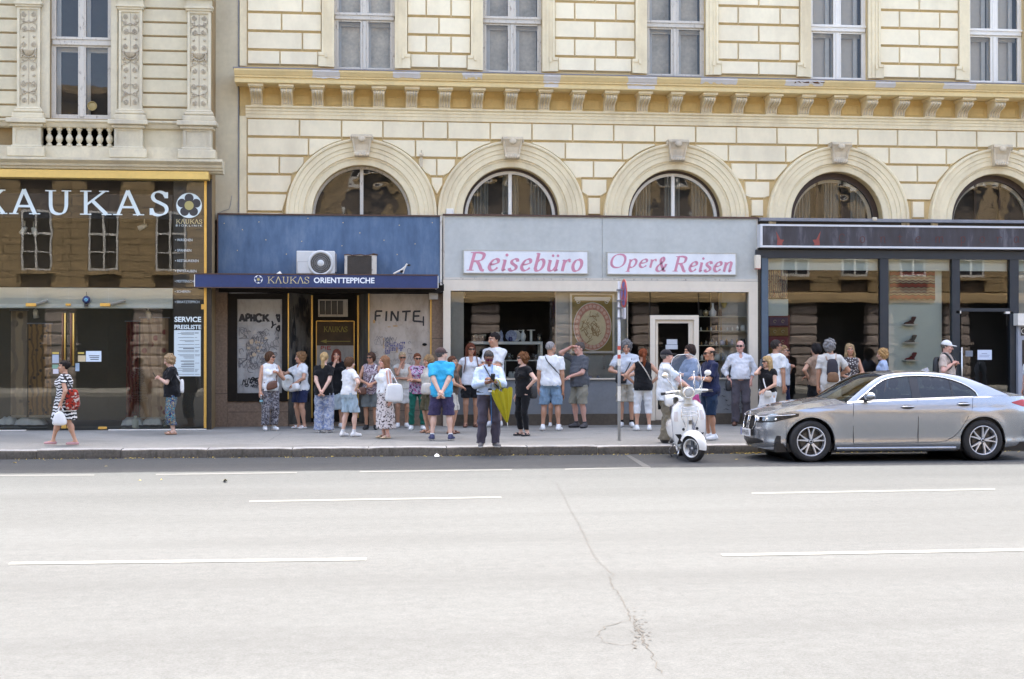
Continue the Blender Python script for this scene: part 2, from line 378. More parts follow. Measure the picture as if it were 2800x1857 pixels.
# strokes: ('c', pts) smooth curve; ('l', pts) straight; ('s', x, y, w) serif bar; ('o', x, y, r) dot
CAPS = {
 'K': (.86,[('l',[(.17,0),(.17,1)]),('l',[(.74,.98),(.2,.42)]),('l',[(.36,.6),(.80,.02)]),('s',.17,0,.34),('s',.17,1,.34),('s',.72,1,.3),('s',.80,0,.3)]),
 'A': (.86,[('l',[(.13,.02),(.42,1.02)]),('l',[(.42,1.02),(.76,0)]),('l',[(.24,.33),(.64,.33)]),('s',.12,0,.28),('s',.75,0,.34)]),
 'L': (.86,[('l',[(.13,.02),(.42,1.02)]),('l',[(.42,1.02),(.76,0)]),('s',.12,0,.26),('s',.75,0,.3)]),  # an A without its bar
 'U': (.88,[('c',[(.19,1),(.19,.6),(.2,.3),(.27,.1),(.44,.02),(.6,.09),(.67,.3),(.68,.6),(.68,1)]),('s',.19,1,.34),('s',.68,1,.3)]),
 'S': (.62,[('c',[(.52,.80),(.46,.92),(.32,.985),(.17,.93),(.11,.78),(.17,.63),(.34,.52),(.50,.40),(.55,.24),(.48,.08),(.30,.012),(.14,.07),(.08,.22)]),('l',[(.535,.72),(.535,.97)]),('l',[(.07,.02),(.07,.30)])]),
 'O': (1.0,[('c',[(.5,1),(.3,.95),(.15,.78),(.1,.5),(.15,.22),(.3,.05),(.5,0),(.7,.05),(.85,.22),(.9,.5),(.85,.78),(.7,.95),(.5,1)])]),
 'R': (.9,[('l',[(.2,0),(.2,1)]),('c',[(.2,.975),(.45,.98),(.66,.90),(.68,.74),(.62,.59),(.44,.52),(.2,.51)]),('c',[(.42,.52),(.58,.3),(.72,.06),(.86,0)]),('s',.2,0,.34),('s',.14,1,.26)]),
 'C': (.9,[('c',[(.82,.75),(.7,.92),(.5,1),(.27,.92),(.12,.7),(.1,.45),(.18,.18),(.38,.02),(.6,.03),(.82,.2)])]),
 'e': (.56,[('c',[(.12,.34),(.3,.36),(.45,.44),(.45,.58),(.34,.64),(.2,.57),(.11,.38),(.1,.2),(.18,.06),(.3,.02),(.42,.08),(.5,.18)])]),
 'i': (.32,[('l',[(.16,.6),(.16,.08)]),('c',[(.16,.1),(.19,.03),(.29,.08)]),('s',.11,.61,.16),('o',.18,.86,.085)]),
 's': (.50,[('c',[(.40,.50),(.36,.61),(.24,.64),(.13,.56),(.13,.44),(.25,.34),(.38,.24),(.38,.1),(.26,.01),(.13,.04),(.07,.15)])]),
 'b': (.60,[('l',[(.15,.98),(.15,.08)]),('c',[(.15,.45),(.26,.6),(.40,.62),(.5,.48),(.49,.22),(.38,.04),(.24,.02),(.15,.12)]),('s',.1,.97,.16)]),
 'u': (.62,[('c',[(.13,.6),(.13,.3),(.16,.08),(.28,.02),(.4,.1),(.48,.28)]),('l',[(.48,.62),(.48,.08)]),('c',[(.48,.1),(.5,.03),(.6,.08)]),('s',.08,.61,.14)]),
 'r': (.46,[('l',[(.15,.62),(.15,0)]),('c',[(.15,.4),(.22,.55),(.32,.62),(.41,.56)]),('o',.40,.54,.06),('s',.1,.61,.14)]),
 'o': (.58,[('c',[(.29,.64),(.17,.58),(.1,.42),(.1,.24),(.17,.07),(.29,.01),(.42,.08),(.49,.26),(.48,.45),(.41,.59),(.29,.64)])]),
 'p': (.62,[('l',[(.15,.62),(.15,-.32)]),('c',[(.15,.42),(.26,.6),(.40,.63),(.51,.5),(.5,.24),(.39,.05),(.26,.02),(.15,.1)]),('s',.15,-.32,.26),('s',.1,.61,.14)]),
 'n': (.64,[('l',[(.14,.62),(.14,0)]),('c',[(.14,.36),(.24,.55),(.37,.63),(.47,.56),(.48,.4),(.48,.1)]),('c',[(.48,.12),(.5,.03),(.61,.08)]),('s',.09,.61,.14)]),
 'm': (.9,[('l',[(.12,.62),(.12,0)]),('c',[(.12,.36),(.22,.56),(.34,.62),(.42,.52),(.42,.0)]),('c',[(.42,.36),(.53,.56),(.65,.62),(.73,.52),(.74,.0)])]),
 't': (.42,[('c',[(.2,.85),(.2,.3),(.22,.06),(.36,.04)]),('l',[(.06,.62),(.36,.62)])]),
 'a': (.58,[('c',[(.46,.5),(.34,.64),(.18,.56),(.1,.3),(.16,.06),(.3,.04),(.44,.24)]),('c',[(.46,.62),(.46,.1),(.56,.06)])]),
 'c': (.52,[('c',[(.44,.5),(.34,.63),(.2,.6),(.1,.38),(.13,.12),(.28,.02),(.45,.14)])]),
 '&': (1.0,[('c',[(.86,.5),(.78,.3),(.6,.08),(.36,.0),(.16,.08),(.12,.26),(.24,.44),(.46,.6),(.58,.78),(.5,.95),(.36,.95),(.3,.8),(.38,.58),(.56,.32),(.76,.06),(.95,.02)]),('s',.84,.52,.24)]),
 'F': (.6,[('l',[(.1,0),(.1,1)]),('l',[(.1,1),(.55,1)]),('l',[(.1,.5),(.45,.55)])]),'I': (.25,[('l',[(.12,0),(.12,1)])]),
 'N': (.7,[('l',[(.1,0),(.1,1),(.55,0),(.55,1)])]),'T': (.6,[('l',[(0,.95),(.6,1)]),('l',[(.3,1),(.28,0)])]),'E': (.6,[('l',[(.55,1),(.1,.98),(.1,0),(.6,-.05)]),('l',[(.1,.5),(.5,.52)])]),
 'P': (.6,[('l',[(.1,0),(.1,1)]),('c',[(.1,1),(.45,.95),(.5,.7),(.35,.5),(.1,.45)])]),'H': (.6,[('l',[(.1,0),(.1,1)]),('l',[(.5,0),(.5,1)]),('l',[(.1,.5),(.5,.5)])]),
 ' ': (.35,[]),}
def strokes_to_mesh(mb,strokes,fx,y,T,t,phi,unit,mono=False,mi=0,zoff=[0]):
 """fx maps glyph coordinates to (x, z); widths in metres"""
 for st in strokes:
  zoff[0] = (zoff[0] + 1) % 14; yy = y - .0004*zoff[0]
  if st[0] == 's':
   x0,z0 = fx(st[1]-st[3]/2,st[2]); x1,z1 = fx(st[1]+st[3]/2,st[2]); h = max(t*.5,.045*unit)*(1 if st[2] < .3 else -1)
   pts = [(x0,yy,z0),(x1,yy,z1),(x1,yy,z1+h),(x0,yy,z0+h)]; mb.poly(pts if h > 0 else pts[::-1],mi); continue
  if st[0] == 'o':
   x,z = fx(st[1],st[2]); mb.poly([(x + st[3]*unit*math.cos(a),yy,z + st[3]*unit*math.sin(a)) for a in [2*math.pi*k/12 for k in range(12)]],mi); continue
  pts = catmull(st[1]) if st[0] == 'c' else [Vector(p) for p in st[1]]
  if st[0] == 'l' and len(pts) > 2:
   for a,b in zip(pts[:-1],pts[1:]): strokes_to_mesh(mb,[('l',[tuple(a),tuple(b)])],fx,y,T,t,phi,unit,mono,mi)
   continue
  q = [Vector(fx(p.x,p.y)) for p in pts]; rows = []
  for i,p in enumerate(q):
   d = q[min(i+1,len(q)-1)] - q[max(i-1,0)]; th = math.atan2(d.y,d.x); n = Vector((-d.y,d.x)).normalized()
   w = T if mono else t + (T-t)*abs(math.sin(th-phi))
   rows.append([(p.x - n.x*w/2,yy,p.y - n.y*w/2),(p.x + n.x*w/2,yy,p.y + n.y*w/2)])
  mb.grid(rows,mi=mi,flip=True)
def nib_text(mb,text,x0,x1,z0,cap,y,T=.15,t=.045,phi=R(20),shear=0.0,mono=False,mi=0,space=0.0):
 adv = [CAPS[c][0] + space for c in text]; W = sum(adv) - space; sx = (x1-x0)/W; x = 0
 for c,a in zip(text,adv):
  xx = x
  fx = lambda u,v,xx=xx: (x0 + (xx+u)*sx + shear*v*cap,z0 + v*cap)
  strokes_to_mesh(mb,CAPS[c][1],fx,y,T*cap,t*cap,phi,cap,mono,mi); x += a
 return mb
_font = {}
def sans(mb,text,x0,x1,z0,h,y,bold=0.0,mi=0):
 """built-in sans lettering as flat mesh, fitted between x0 and x1 with cap height h"""
 cu = bpy.data.curves.new('t','FONT'); cu.body = text; cu.offset = bold; cu.resolution_u = 3; cu.fill_mode = 'FRONT'
 o = bpy.data.objects.new('t',cu); COL.objects.link(o); dg = bpy.context.evaluated_depsgraph_get()
 me = bpy.data.meshes.new_from_object(o.evaluated_get(dg)); vs = [v.co.copy() for v in me.vertices]; fs = [tuple(p.vertices) for p in me.polygons]
 bpy.data.objects.remove(o); bpy.data.curves.remove(cu); bpy.data.meshes.remove(me)
 if not vs: return mb
 a = min(v.x for v in vs); b = max(v.x for v in vs); zc_ = .0; zt_ = .73
 mb.add([(x0 + (v.x-a)/(b-a)*(x1-x0),y,z0 + (v.y-zc_)/zt_*h) for v in vs],fs,mi); return mb
def flower_logo(x,z,r,y,parent,m_white,m_dark,m_core):
 n = 36; lg = MB().poly([(x + r*math.cos(2*math.pi*k/n),y,z + r*math.sin(2*math.pi*k/n)) for k in range(n)]).build('logo_disc',m_white,parent)
 pts = []
 for k in range(100):
  a = 2*math.pi*k/100 + math.pi/2; rr = r*(.52 + .42*abs(math.cos(2.5*(a-math.pi/2)))**.62)
  pts.append((x + rr*math.cos(a),y-.002,z + rr*math.sin(a)))
 MB().poly(pts).build('logo_flower',m_dark,lg)
 MB().poly([(x + r*.36*math.cos(2*math.pi*k/24),y-.004,z + r*.36*math.sin(2*math.pi*k/24)) for k in range(24)]).build('logo_core',m_core,lg)
def scribble(mb,x0,x1,z0,z1,y,n,seed,w=.012,mi=0):
 """quick marker tags: loops and zigzags"""
 rng = random.Random(seed)
 for k in range(n):
  cx,cz = rng.uniform(x0,x1),rng.uniform(z0,z1); s = rng.uniform(.04,.14); pts = []
  m_ = rng.choice((0,1,2)); L = rng.randint(4,8)
  for i in range(L):
   if m_ == 0: pts.append((cx + (i-L/2)*s*.45,cz + (s*.7 if i % 2 else -s*.5)*rng.uniform(.5,1.2)))
   elif m_ == 1: a = i*1.3; pts.append((cx + math.cos(a)*s*.6 + i*s*.12,cz + math.sin(a)*s*.6))
   else: pts.append((cx + rng.uniform(-s,s),cz + rng.uniform(-s,s)))
  pts = [(min(max(a,x0),x1),min(max(b,z0),z1)) for a,b in pts]
  strokes_to_mesh(mb,[('c',pts)],lambda u,v: (u,v),y,w*rng.uniform(.6,1.3),w,0,.1,True,mi)
# ================================================================== cream apartment building
CREAM = (.81,.715,.50); OCHRE_BOUNCE = (.60,.45,.22)
M_block = mat('cream_render',CREAM,.85,.07,1.6,.25,90,rnd=.05,dirt=.38,dirtcol=(.48,.40,.27,1))
M_bevel_shade = mat('ochre_bevel_shade',(.57,.44,.235),.9,.16,3,.2,70)  # ochre shade of the block undersides, put into the colour
M_wall = mat('ochre_bounce_render',OCHRE_BOUNCE,.9,.10,2,.25,70)  # weathered ochre, deepened with the bounce light of the joints
M_trim = mat('cream_moulding',(.76,.655,.43),.85,.09,2.2,.25,80,dirt=.5,dirtcol=(.44,.34,.20,1))
M_corn = mat('ochre_cornice',(.77,.61,.31),.85,.10,1.7,.25,60,dirt=.35,dirtcol=(.60,.46,.22,1))
M_soff = mat('ochre_bounce_coffer',(.66,.49,.21),.85,.12,3,.2,60,dirt=.4,dirtcol=(.38,.26,.11,1))  # warm interreflection under the cornice is put into this ochre
M_stone = mat('weathered_stone',(.62,.53,.38),.9,.16,5,.35,60,dirt=.6,dirtcol=(.30,.26,.22,1))
M_patch = mat('grey_repair_plaster',(.66,.64,.62),.9,.06,6,.2,60)
M_lead = mat('lead_flashing',(.20,.20,.21),.6,.2,5,.2,40)
def peeling(name,col,under):
 m,n,b = mat_new(name); v = n.coord((1,1,.35)); f = n.ramp(n.noise(v,16,6,.75),[(.55,(0,0,0,1)),(.66,(1,1,1,1))])
 n.link(n.mix(n.math('MULTIPLY',f,.8),col,under),b.inputs['Base Color']); b.inputs['Roughness'].default_value = .7
 n.link(n.bump(n.noise(v,30,5,.7),.3,.004),b.inputs['Normal']); return m
M_wfr = peeling('peeling_white_paint',(.56,.515,.43,1),(.22,.18,.14,1))
M_wfr2 = mat('white_paint',(.73,.69,.60),.5,.05,8,.1)
M_wglass = glass('window_glass',(.94,.93,.89),1.5,.9,wave=.05)
M_curt = mat('grey_curtain',(.30,.30,.28),.9,.12,3,.2,40)
M_inner = mat('inner_sash',(.66,.65,.62),.7,.08,8,.1)
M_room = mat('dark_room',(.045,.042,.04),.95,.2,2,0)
BX0,BX1 = X_(655,400,WY),34.0
xs = lambda px,y=400: X_(px,y,WY)
BLD = thing('apartment_building','cream rusticated apartment building with arched windows above the row of shops','building',(5,WY,PZ1))
ZTOP = 15.7; EAVE = .75
# --- measured heights at the middle of the picture
zc = lambda py,proj=0: Z_(1400,py,WY - proj)
Z_SILL = zc(196); Z_ARCH = Z_(1398,590,WY);
COURSE = .388; Z_C0 = zc(337)                      # underside of the frieze: top of the uppermost ashlar course
arch_px = [(989,584,200),(1398,590,196),(1847,595,196),(2289,605,193),(2726,613,192)]
ARCH = []
for px,py,r in arch_px:
 c = P(px,py,WY); ARCH.append((c.x,X_(px + r,py,WY) - c.x))
RO = sum(a[1] for a in ARCH)/5; ARX = [a[0] for a in ARCH]; sp = ARX[4]-ARX[3]
ARX += [ARX[4] + 3.3,ARX[4] + 6.6]
RM,RI = RO*.765,RO*.655                          # inner edge of the archivolt, window opening
# --- wall surface with arched holes
def arc_z(x):
 z = -9
 for cx in ARX:
  if abs(x-cx) < RI: z = max(z,Z_ARCH + math.sqrt(RI*RI - (x-cx)**2))
 return z
m = MB(); xl = [BX0]
for cx in ARX: xl += [cx + RI*math.cos(math.pi*k/20) for k in range(20,-1,-1)]
xl.append(BX1); zlo = Z_ARCH - .25
for a,c in zip(xl[:-1],xl[1:]):
 mid = (a+c)/2; inside = any(abs(mid-cx) < RI for cx in ARX)
 za = max(zlo,arc_z(a+1e-6) if inside else zlo); zb = max(zlo,arc_z(c-1e-6) if inside else zlo)
 m.quad((a,WY,za),(c,WY,zb),(c,WY,Z_SILL-.2),(a,WY,Z_SILL-.2))
for cx in ARX:                                     # intrados of every arch
 rows = [[(cx + RI*math.cos(t),y,Z_ARCH + RI*math.sin(t)) for t in [math.pi*k/24 for k in range(25)]] for y in (WY,WY+.42)]; m.grid(rows)
win_px = [(914,1079),(1318,1480),(1764,1924),(2210,2365),(2641,2791)]
WYR = WY + .16
WIN = [(X_(a,120,WYR),X_(c,120,WYR)) for a,c in win_px]
WIN += [(WIN[4][0]+3.3,WIN[4][1]+3.3)]
ZW1 = Z_SILL + 2.75
z = Z_SILL - .2; edges = [BX0] + [e for w in WIN for e in w] + [BX1]
for k in range(0,len(edges),2): m.quad((edges[k],WY,z),(edges[k+1],WY,z),(edges[k+1],WY,ZW1),(edges[k],WY,ZW1))
for a,c in WIN:
 m.quad((a,WY,z),(a,WY,ZW1),(a,WY+.3,ZW1),(a,WY+.3,z)); m.quad((c,WY,z),(c,WY+.3,z),(c,WY+.3,ZW1),(c,WY,ZW1))
 m.quad((a,WY,z),(a,WY+.3,z),(c,WY+.3,z),(c,WY,z))
m.quad((BX0,WY,ZW1),(BX1,WY,ZW1),(BX1,WY,ZTOP),(BX0,WY,ZTOP))
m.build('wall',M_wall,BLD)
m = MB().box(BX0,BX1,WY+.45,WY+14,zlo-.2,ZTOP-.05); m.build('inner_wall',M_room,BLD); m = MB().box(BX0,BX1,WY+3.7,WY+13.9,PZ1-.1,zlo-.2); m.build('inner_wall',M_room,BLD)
MB().prism([(WY-EAVE,ZTOP),(WY-EAVE,ZTOP+.3),(WY+7,ZTOP+3.4),(WY+14,ZTOP+.3),(WY+14,ZTOP)],BX0-.62,BX1).build('roof',M_lead,BLD)
# --- rusticated blocks, every one a chamfered stone of its own
def inset_poly(pts,d):
 n = len(pts); out = []
 for i in range(n):
  p0,p1,p2 = Vector(pts[i-1]),Vector(pts[i]),Vector(pts[(i+1) % n])
  a = (p1-p0); c = (p2-p1)
  if a.length < 1e-6 or c.length < 1e-6: out.append(tuple(p1)); continue
  a.normalize(); c.normalize(); na = Vector((-a.y,a.x)); nc = Vector((-c.y,c.x)); bi = na + nc
  if bi.length < 1e-4: out.append(tuple(p1)); continue
  bi.normalize(); out.append(tuple(p1 + bi * (d / max(.5,bi.dot(na)))))
 return out
def block(x0,x1,z0,z1,R2=None):
 """one ashlar block; R2: radius of the arches that bite into it"""
 pts = [(x0,z0),(x1,z0),(x1,z1),(x0,z1)]
 if R2:
  cs = [cx for cx in ARX if abs(cx-(x0+x1)/2) < R2 + (x1-x0)/2 and z0 < Z_ARCH + R2]
  if cs:
   N_ = 26; cols = []
   for k in range(N_+1):
    x = x0 + (x1-x0)*k/N_; zz = z0
    for cx in cs:
     if abs(x-cx) < R2: zz = max(zz,Z_ARCH + math.sqrt(max(0,R2*R2 - (x-cx)**2)))
    if zz < z1 - .03: cols.append((x,zz))
   if len(cols) < 3: return
   segs = []; cur = [cols[0]]; dx = (x1-x0)/N_
   for c in cols[1:]:
    if c[0]-cur[-1][0] > dx*1.5: segs.append(cur); cur = [c]
    else: cur.append(c)
   segs.append(cur)
   for sgm in segs:
    if len(sgm) < 3: continue
    low = [sgm[0]]
    for i in range(1,len(sgm)-1):
     if not (abs(sgm[i][1]-z0) < 1e-6 and abs(sgm[i-1][1]-z0) < 1e-6 and abs(sgm[i+1][1]-z0) < 1e-6): low.append(sgm[i])
    low.append(sgm[-1]); make_block(low + [(sgm[-1][0],z1),(sgm[0][0],z1)])
   return
 make_block(pts)
BVL,PRO = .038,.055
def make_block(pts):
 q = inset_poly(pts,.014); n = len(pts); m = MB(); zl = min(p[1] for p in pts)
 q = [(x,zl+.036 if abs(pts[i][1]-zl) < 1e-6 else z) for i,(x,z) in enumerate(q)]
 v = [(x,WY,z) for x,z in pts] + [(x,WY-PRO,z) for x,z in q]
 m.add(v,[(i,(i+1) % n,n+(i+1) % n,n+i) for i in range(n)]); m.m = [1 if abs(pts[i][1]-zl) < 1e-6 and abs(pts[(i+1) % n][1]-zl) < 1e-6 else 0 for i in range(n)]; m.f.append(tuple(range(n,2*n))); m.m.append(0)  # only the downward bevels get the painted-in shade
 m.build('ashlar_block',[M_block,M_bevel_shade],BLD)
GAP = .005
bx0 = X_(676,400,WY)
def row(zt,zb,joints,R2=None):
 for a,c in zip(joints[:-1],joints[1:]): block(a+GAP,c-GAP,zb+GAP,zt-GAP,R2)
R2 = RO + .015
r1 = [bx0,xs(819),xs(934),xs(1047),xs(1157),xs(1224),xs(1340),xs(1454),xs(1565),xs(1677),xs(1789),xs(1901),xs(2012),xs(2123),xs(2235),xs(2344),xs(2452),xs(2559),xs(2668),xs(2777)]
while r1[-1] < 22: r1.append(r1[-1] + .87)
rows = [r1]
rows.append([bx0,xs(844),xs(1136),xs(1249),xs(1545),xs(1701),xs(1990),xs(2147),xs(2429),xs(2585),xs(2870),xs(3020)])
rows.append([bx0,xs(764),xs(1194),xs(1622),xs(2066),xs(2506),xs(2950)])
rows.append([bx0,xs(1194) if 0 else (ARX[0]),ARX[1],ARX[2],ARX[3],ARX[4],ARX[5]])
rows.append(rows[3]); rows.append(rows[3])
for k,J in enumerate(rows):
 if k >= 3: J = [bx0] + [a for a in ARX]
 row(Z_C0 - k*COURSE,Z_C0 - (k+1)*COURSE,J,R2)
# upper storey: four and more courses between the window surrounds
SURR = .255; EAR = .07
zrow = [Z_SILL + .01,Z_SILL + .325]
while zrow[-1] < ZW1 + .8: zrow.append(zrow[-1] + COURSE)
bays = [(bx0,WIN[0][0]-SURR)] + [(WIN[k][1]+SURR,WIN[k+1][0]-SURR) for k in range(5)]
for bi,(a,c) in enumerate(bays):
 for k in range(len(zrow)-1):
  e = EAR if k == 0 else 0; aa = a + (e if bi else 0); cc = c - e; w = cc-aa
  if bi == 0: J = [aa,aa + w*(.46 if k % 2 == 0 else .74),cc]
  elif k % 2 == 0: J = [aa,aa+w*.5,cc]
  elif w > 1.4: J = [aa,aa+w*.25,aa+w*.76,cc]
  else: J = [aa,aa+w*.3,aa+w*.69,cc]
  row(zrow[k+1],zrow[k],J)
# plain corner strip beside the blocks
MB().box(BX0,bx0-.01,WY-.03,WY+.01,zlo,Z_C0+.05).build('corner_strip',M_trim,BLD)
MB().box(BX0,bx0-.01,WY-.03,WY+.01,Z_SILL,ZTOP).build('corner_strip',M_trim,BLD)
# --- archivolts, keystones, fan windows
arch_prof = [(RI,.0),(RI+.012,.015),(RI+.05,.02),(RM-.06,.03),(RM-.03,.055),(RM,.05),(RM+.005,.085),(RM+.11,.09),(RM+.115,.105),(RM+.19,.11),(RM+.2,.13),(RO-.07,.135),(RO-.06,.165),(RO-.03,.175),(RO-.005,.16),(RO,.0)]
def archivolt(cx):
 m = MB(); n = 40; zb = Z_ARCH - .22
 prof = arch_prof
 rows = [[(cx + r,WY - p,zb) for r,p in prof]]
 for k in range(n+1):
  t = math.pi*k/n; rows.append([(cx + r*math.cos(t),WY - p,Z_ARCH + r*math.sin(t)) for r,p in prof])
 rows.append([(cx - r,WY - p,zb) for r,p in prof]); m.grid(rows,flip=True); return m
def keystone(cx):
 m = MB(); z1 = Z_ARCH + RO + .06; z0 = Z_ARCH + RM - .02; h = z1-z0
 prof = [(0,0),(.2,0),(.25,.05),(.245,.10),(.205,.13),(.20,.3),(.23,.55),(.29,.78),(.33,.88),(.33,.97),(.30,1.0),(0,1.0)]
 def wz(f): return .145 + .075*f
 n = len(prof); L = []; Rr = []
 for p,f in prof: L.append((cx - wz(f),WY-p,z0+f*h)); Rr.append((cx + wz(f),WY-p,z0+f*h))
 m.add(L+Rr,[(i,i+1,n+i+1,n+i) for i in range(n-1)] + [tuple(range(n))[::-1],tuple(range(n,2*n))])
 k = m.build('keystone',M_stone,BLD)
 f = MB()                                       # side scrolls, raised fillets and the lower roll
 for s in (-1,1):
  f.tube([(cx + s*(wz(t)-.018),WY - (.215 + .11*t*t),z0 + t*h) for t in [.16 + .74*i/8 for i in range(9)]],.018,6)
  f.lathe([(.0,-.012),(.05,-.012),(.055,0),(.03,.012),(0,.014)],(cx + s*(wz(.9)+.012),WY-.26,z1-.075),'x',10)
 f.tube([(cx-.15,WY-.225,z0+.045),(cx+.15,WY-.225,z0+.045)],.038,8)
 f.sphere((cx,WY-.30,z1-.09),(.085,.05,.07),10,6)
 for x in (-.1,-.05,0,.05,.1): f.tube([(cx+x,WY-.262,z0+.012),(cx+x,WY-.262,z0+.08)],.011,5)
 f.build('scroll',M_stone,k,auto=50)
for cx in ARX: archivolt(cx).build('archivolt',M_trim,BLD,auto=28); keystone(cx)
M_brown = mat('dark_brown_frame',(.045,.026,.017),.55,.2,8,.1)
M_fglass = glass('fanlight_glass',(.66,.67,.64),1.5,1.25,wave=.2)
def ring(m,cx,r0,r1,y0,y1,n=32,zb=0):
 for k in range(n):
  a,c = math.pi*k/n,math.pi*(k+1)/n; q = lambda r,t,y: (cx + r*math.cos(t),y,Z_ARCH + zb + r*math.sin(t))
  m.quad(q(r0,a,y0),q(r1,a,y0),q(r1,c,y0),q(r0,c,y0)); m.quad(q(r0,a,y0),q(r0,c,y0),q(r0,c,y1),q(r0,a,y1)); m.quad(q(r1,a,y0),q(r1,a,y1),q(r1,c,y1),q(r1,c,y0))
zb = -.13
for i,cx in enumerate(ARX):
 r = RI; y = WY + .26
 fan = None
 if i == 0: fm,w,mul = M_wfr,.05,[0]
 elif i in (1,2): fm,w,mul = M_wfr2,.06,[0]
 else: fm,w,mul = M_brown,.13,[0]
 g = MB(); n = 28; pts = [(cx + (r-.01)*math.cos(math.pi*k/n),y+.03,Z_ARCH + (r-.01)*math.sin(math.pi*k/n)) for k in range(n+1)]
 pts = [(cx + r - .01,y+.03,Z_ARCH+zb)] + pts + [(cx - r + .01,y+.03,Z_ARCH+zb)]
 f = MB()
 if i in (1,2):
  d = MB(); ring(d,cx,r-.055,r-.001,y-.05,y+.06); db = d.build('dark_surround',M_brown,BLD); rr = r-.055
 else: rr = r-.001
 ring(f,cx,rr-w,rr,y-.02,y+.06)
 f.box(cx-rr,cx+rr,y-.021,y+.06,Z_ARCH-.16,Z_ARCH-.05)
 f.box(cx-rr,cx-rr+w,y-.0205,y+.06,Z_ARCH-.07,Z_ARCH+.01); f.box(cx+rr-w,cx+rr,y-.0205,y+.06,Z_ARCH-.07,Z_ARCH+.01)
 if i < 3: f.box(cx-.035,cx+.035,y-.022,y+.05,Z_ARCH-.06,Z_ARCH+rr-.02)
 else:
  for q in (-.36,.36) if 0 else (-.33,.24): f.box(cx+q-.03,cx+q+.03,y+.10,y+.14,Z_ARCH-.06,Z_ARCH+math.sqrt((rr-w)**2-q*q))
 fo = f.build('fan_window',fm,BLD)
 if i >= 3:
  inn = MB(); ring(inn,cx,rr-w-.06,rr-w+.02,y+.10,y+.16); inn.build('inner_frame',M_wfr2,fo)
 half = [p for p in pts if p[0] <= cx+1e-6],[p for p in pts if p[0] >= cx-1e-6]
 for hh in half:
  hp = hh[:] ; hp = hp + [(cx,y+.03,Z_ARCH+zb)] if hh is half[1] else [(cx,y+.03,Z_ARCH+zb)] + hp
  MB().poly(hp[::-1]).build('pane',M_fglass,fo)
 # curtains and the dim room behind
 cm = MB()
 for q0,q1 in ((-.8,-.45),(-.15,.2),(.45,.8)):
  rowsz = []
  for zz in (-.1,.9): rowsz.append([(cx + q0 + (q1-q0)*k/16,y + .17 + .03*math.sin(k*1.9+i),Z_ARCH + min(zz,math.sqrt(max(0,r*r-(q0 + (q1-q0)*k/16)**2))-.03) ) for k in range(17)])
  cm.grid(rowsz)
 if i in (1,2,3): cm.build('curtain',M_curt,fo)
# --- cornice between the storeys
CP = .62
def band(name,prof,mat_,x0=None,x1=BX1):
 """prof: (projection, z) from the wall outwards and back"""
 x0 = BX0-.0 if x0 is None else x0
 return MB().prism([(WY - p,z) for p,z in prof],x0,x1).build(name,mat_,BLD,auto=30)
zt = zc(197,CP+.1); z1_ = zc(224,CP); z2_ = zc(239,CP-.05); zb0 = zc(301,.1); zf = Z_C0
xl_ = X_(641,190,WY-CP)
ct = MB().prism([(WY+.05,zt),(WY-CP-.12,zt-.015),(WY-CP-.12,zt-.035),(WY+.05,zt-.03)],xl_-.02,BX1); ct.build('flashing',M_lead,BLD)
d = zt - z1_
band('cornice',[(-.05,zt-.032),(CP+.10,zt-.036),(CP+.10,zt-.07),(CP+.07,zt-.10),(CP+.025,zt-.15),(CP+.02,zt-d+.05),(CP,zt-d+.03),(CP,z1_),(CP-.05,z1_-.012),(CP-.05,z2_+.02),(CP-.06,z2_),(.05,z2_),(-.05,z2_)],M_corn,xl_)
fz = Z_C0
band('frieze',[(-.02,zb0),(.12,zb0),(.12,zb0-.03),(.095,zb0-.05),(.08,zb0-.055),(.08,zb0-.10),(.06,zb0-.105),(.06,zb0-.165),(.045,zb0-.17),(.045,fz+.012),(-.02,fz+.012)],M_trim,bx0-.03)
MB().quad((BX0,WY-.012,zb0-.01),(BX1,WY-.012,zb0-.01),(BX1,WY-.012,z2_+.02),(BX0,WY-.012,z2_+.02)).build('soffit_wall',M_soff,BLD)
brk = [700,784,868,951,1036,1126,1217,1306,1399,1490,1581,1670,1761,1849,1938,2024,2116,2205,2292,2381,2468,2553,2641,2729]
BRX = [X_(p,265,WY-.3) for p in brk]
while BRX[-1] < 20: BRX.append(BRX[-1] + BRX[-1]-BRX[-2])
hb = z2_ - zb0
def s_curve(k):   # projection along the bracket, from the foot up
 t = k
 return .11 + .03*math.sin(t*math.pi*1.0) + .33*(1/(1+math.exp(-(t-.60)*13))) - .06*max(0,t-.86)*6
bm = MB(); prof = [(0.0,0),] + [(s_curve(i/14),i/14*.80) for i in range(15)] + [(.43,.80),(.47,.83),(.47,.87),(.50,.90),(.50,.985),(0.0,.985)]
core = [(WY-p,zb0 + z*hb) for p,z in prof]
def bracket(cx):
 m = MB(); w = .118
 body = [(p,z) for p,z in prof[:16]] + [(0.0,.80)]
 m.prism([(WY-p,zb0+z*hb) for p,z in body],cx-w,cx+w)
 m.box(cx-w-.012,cx+w+.012,WY-.44,WY,zb0+.80*hb,zb0+.86*hb); m.box(cx-w-.035,cx+w+.035,WY-.50,WY,zb0+.86*hb,zb0+.985*hb)
 k = m.build('bracket',M_trim,BLD,auto=35)
 f = MB()
 for x in (-.085,-.03,.03,.085):
  f.tube([(cx+x,WY-s_curve(i/10)-.004,zb0 + i/10*.78*hb) for i in range(1,11)],.017,5)
 f.build('flute',M_stone,k,smooth=True)
 return k
for cx in BRX: bracket(cx)
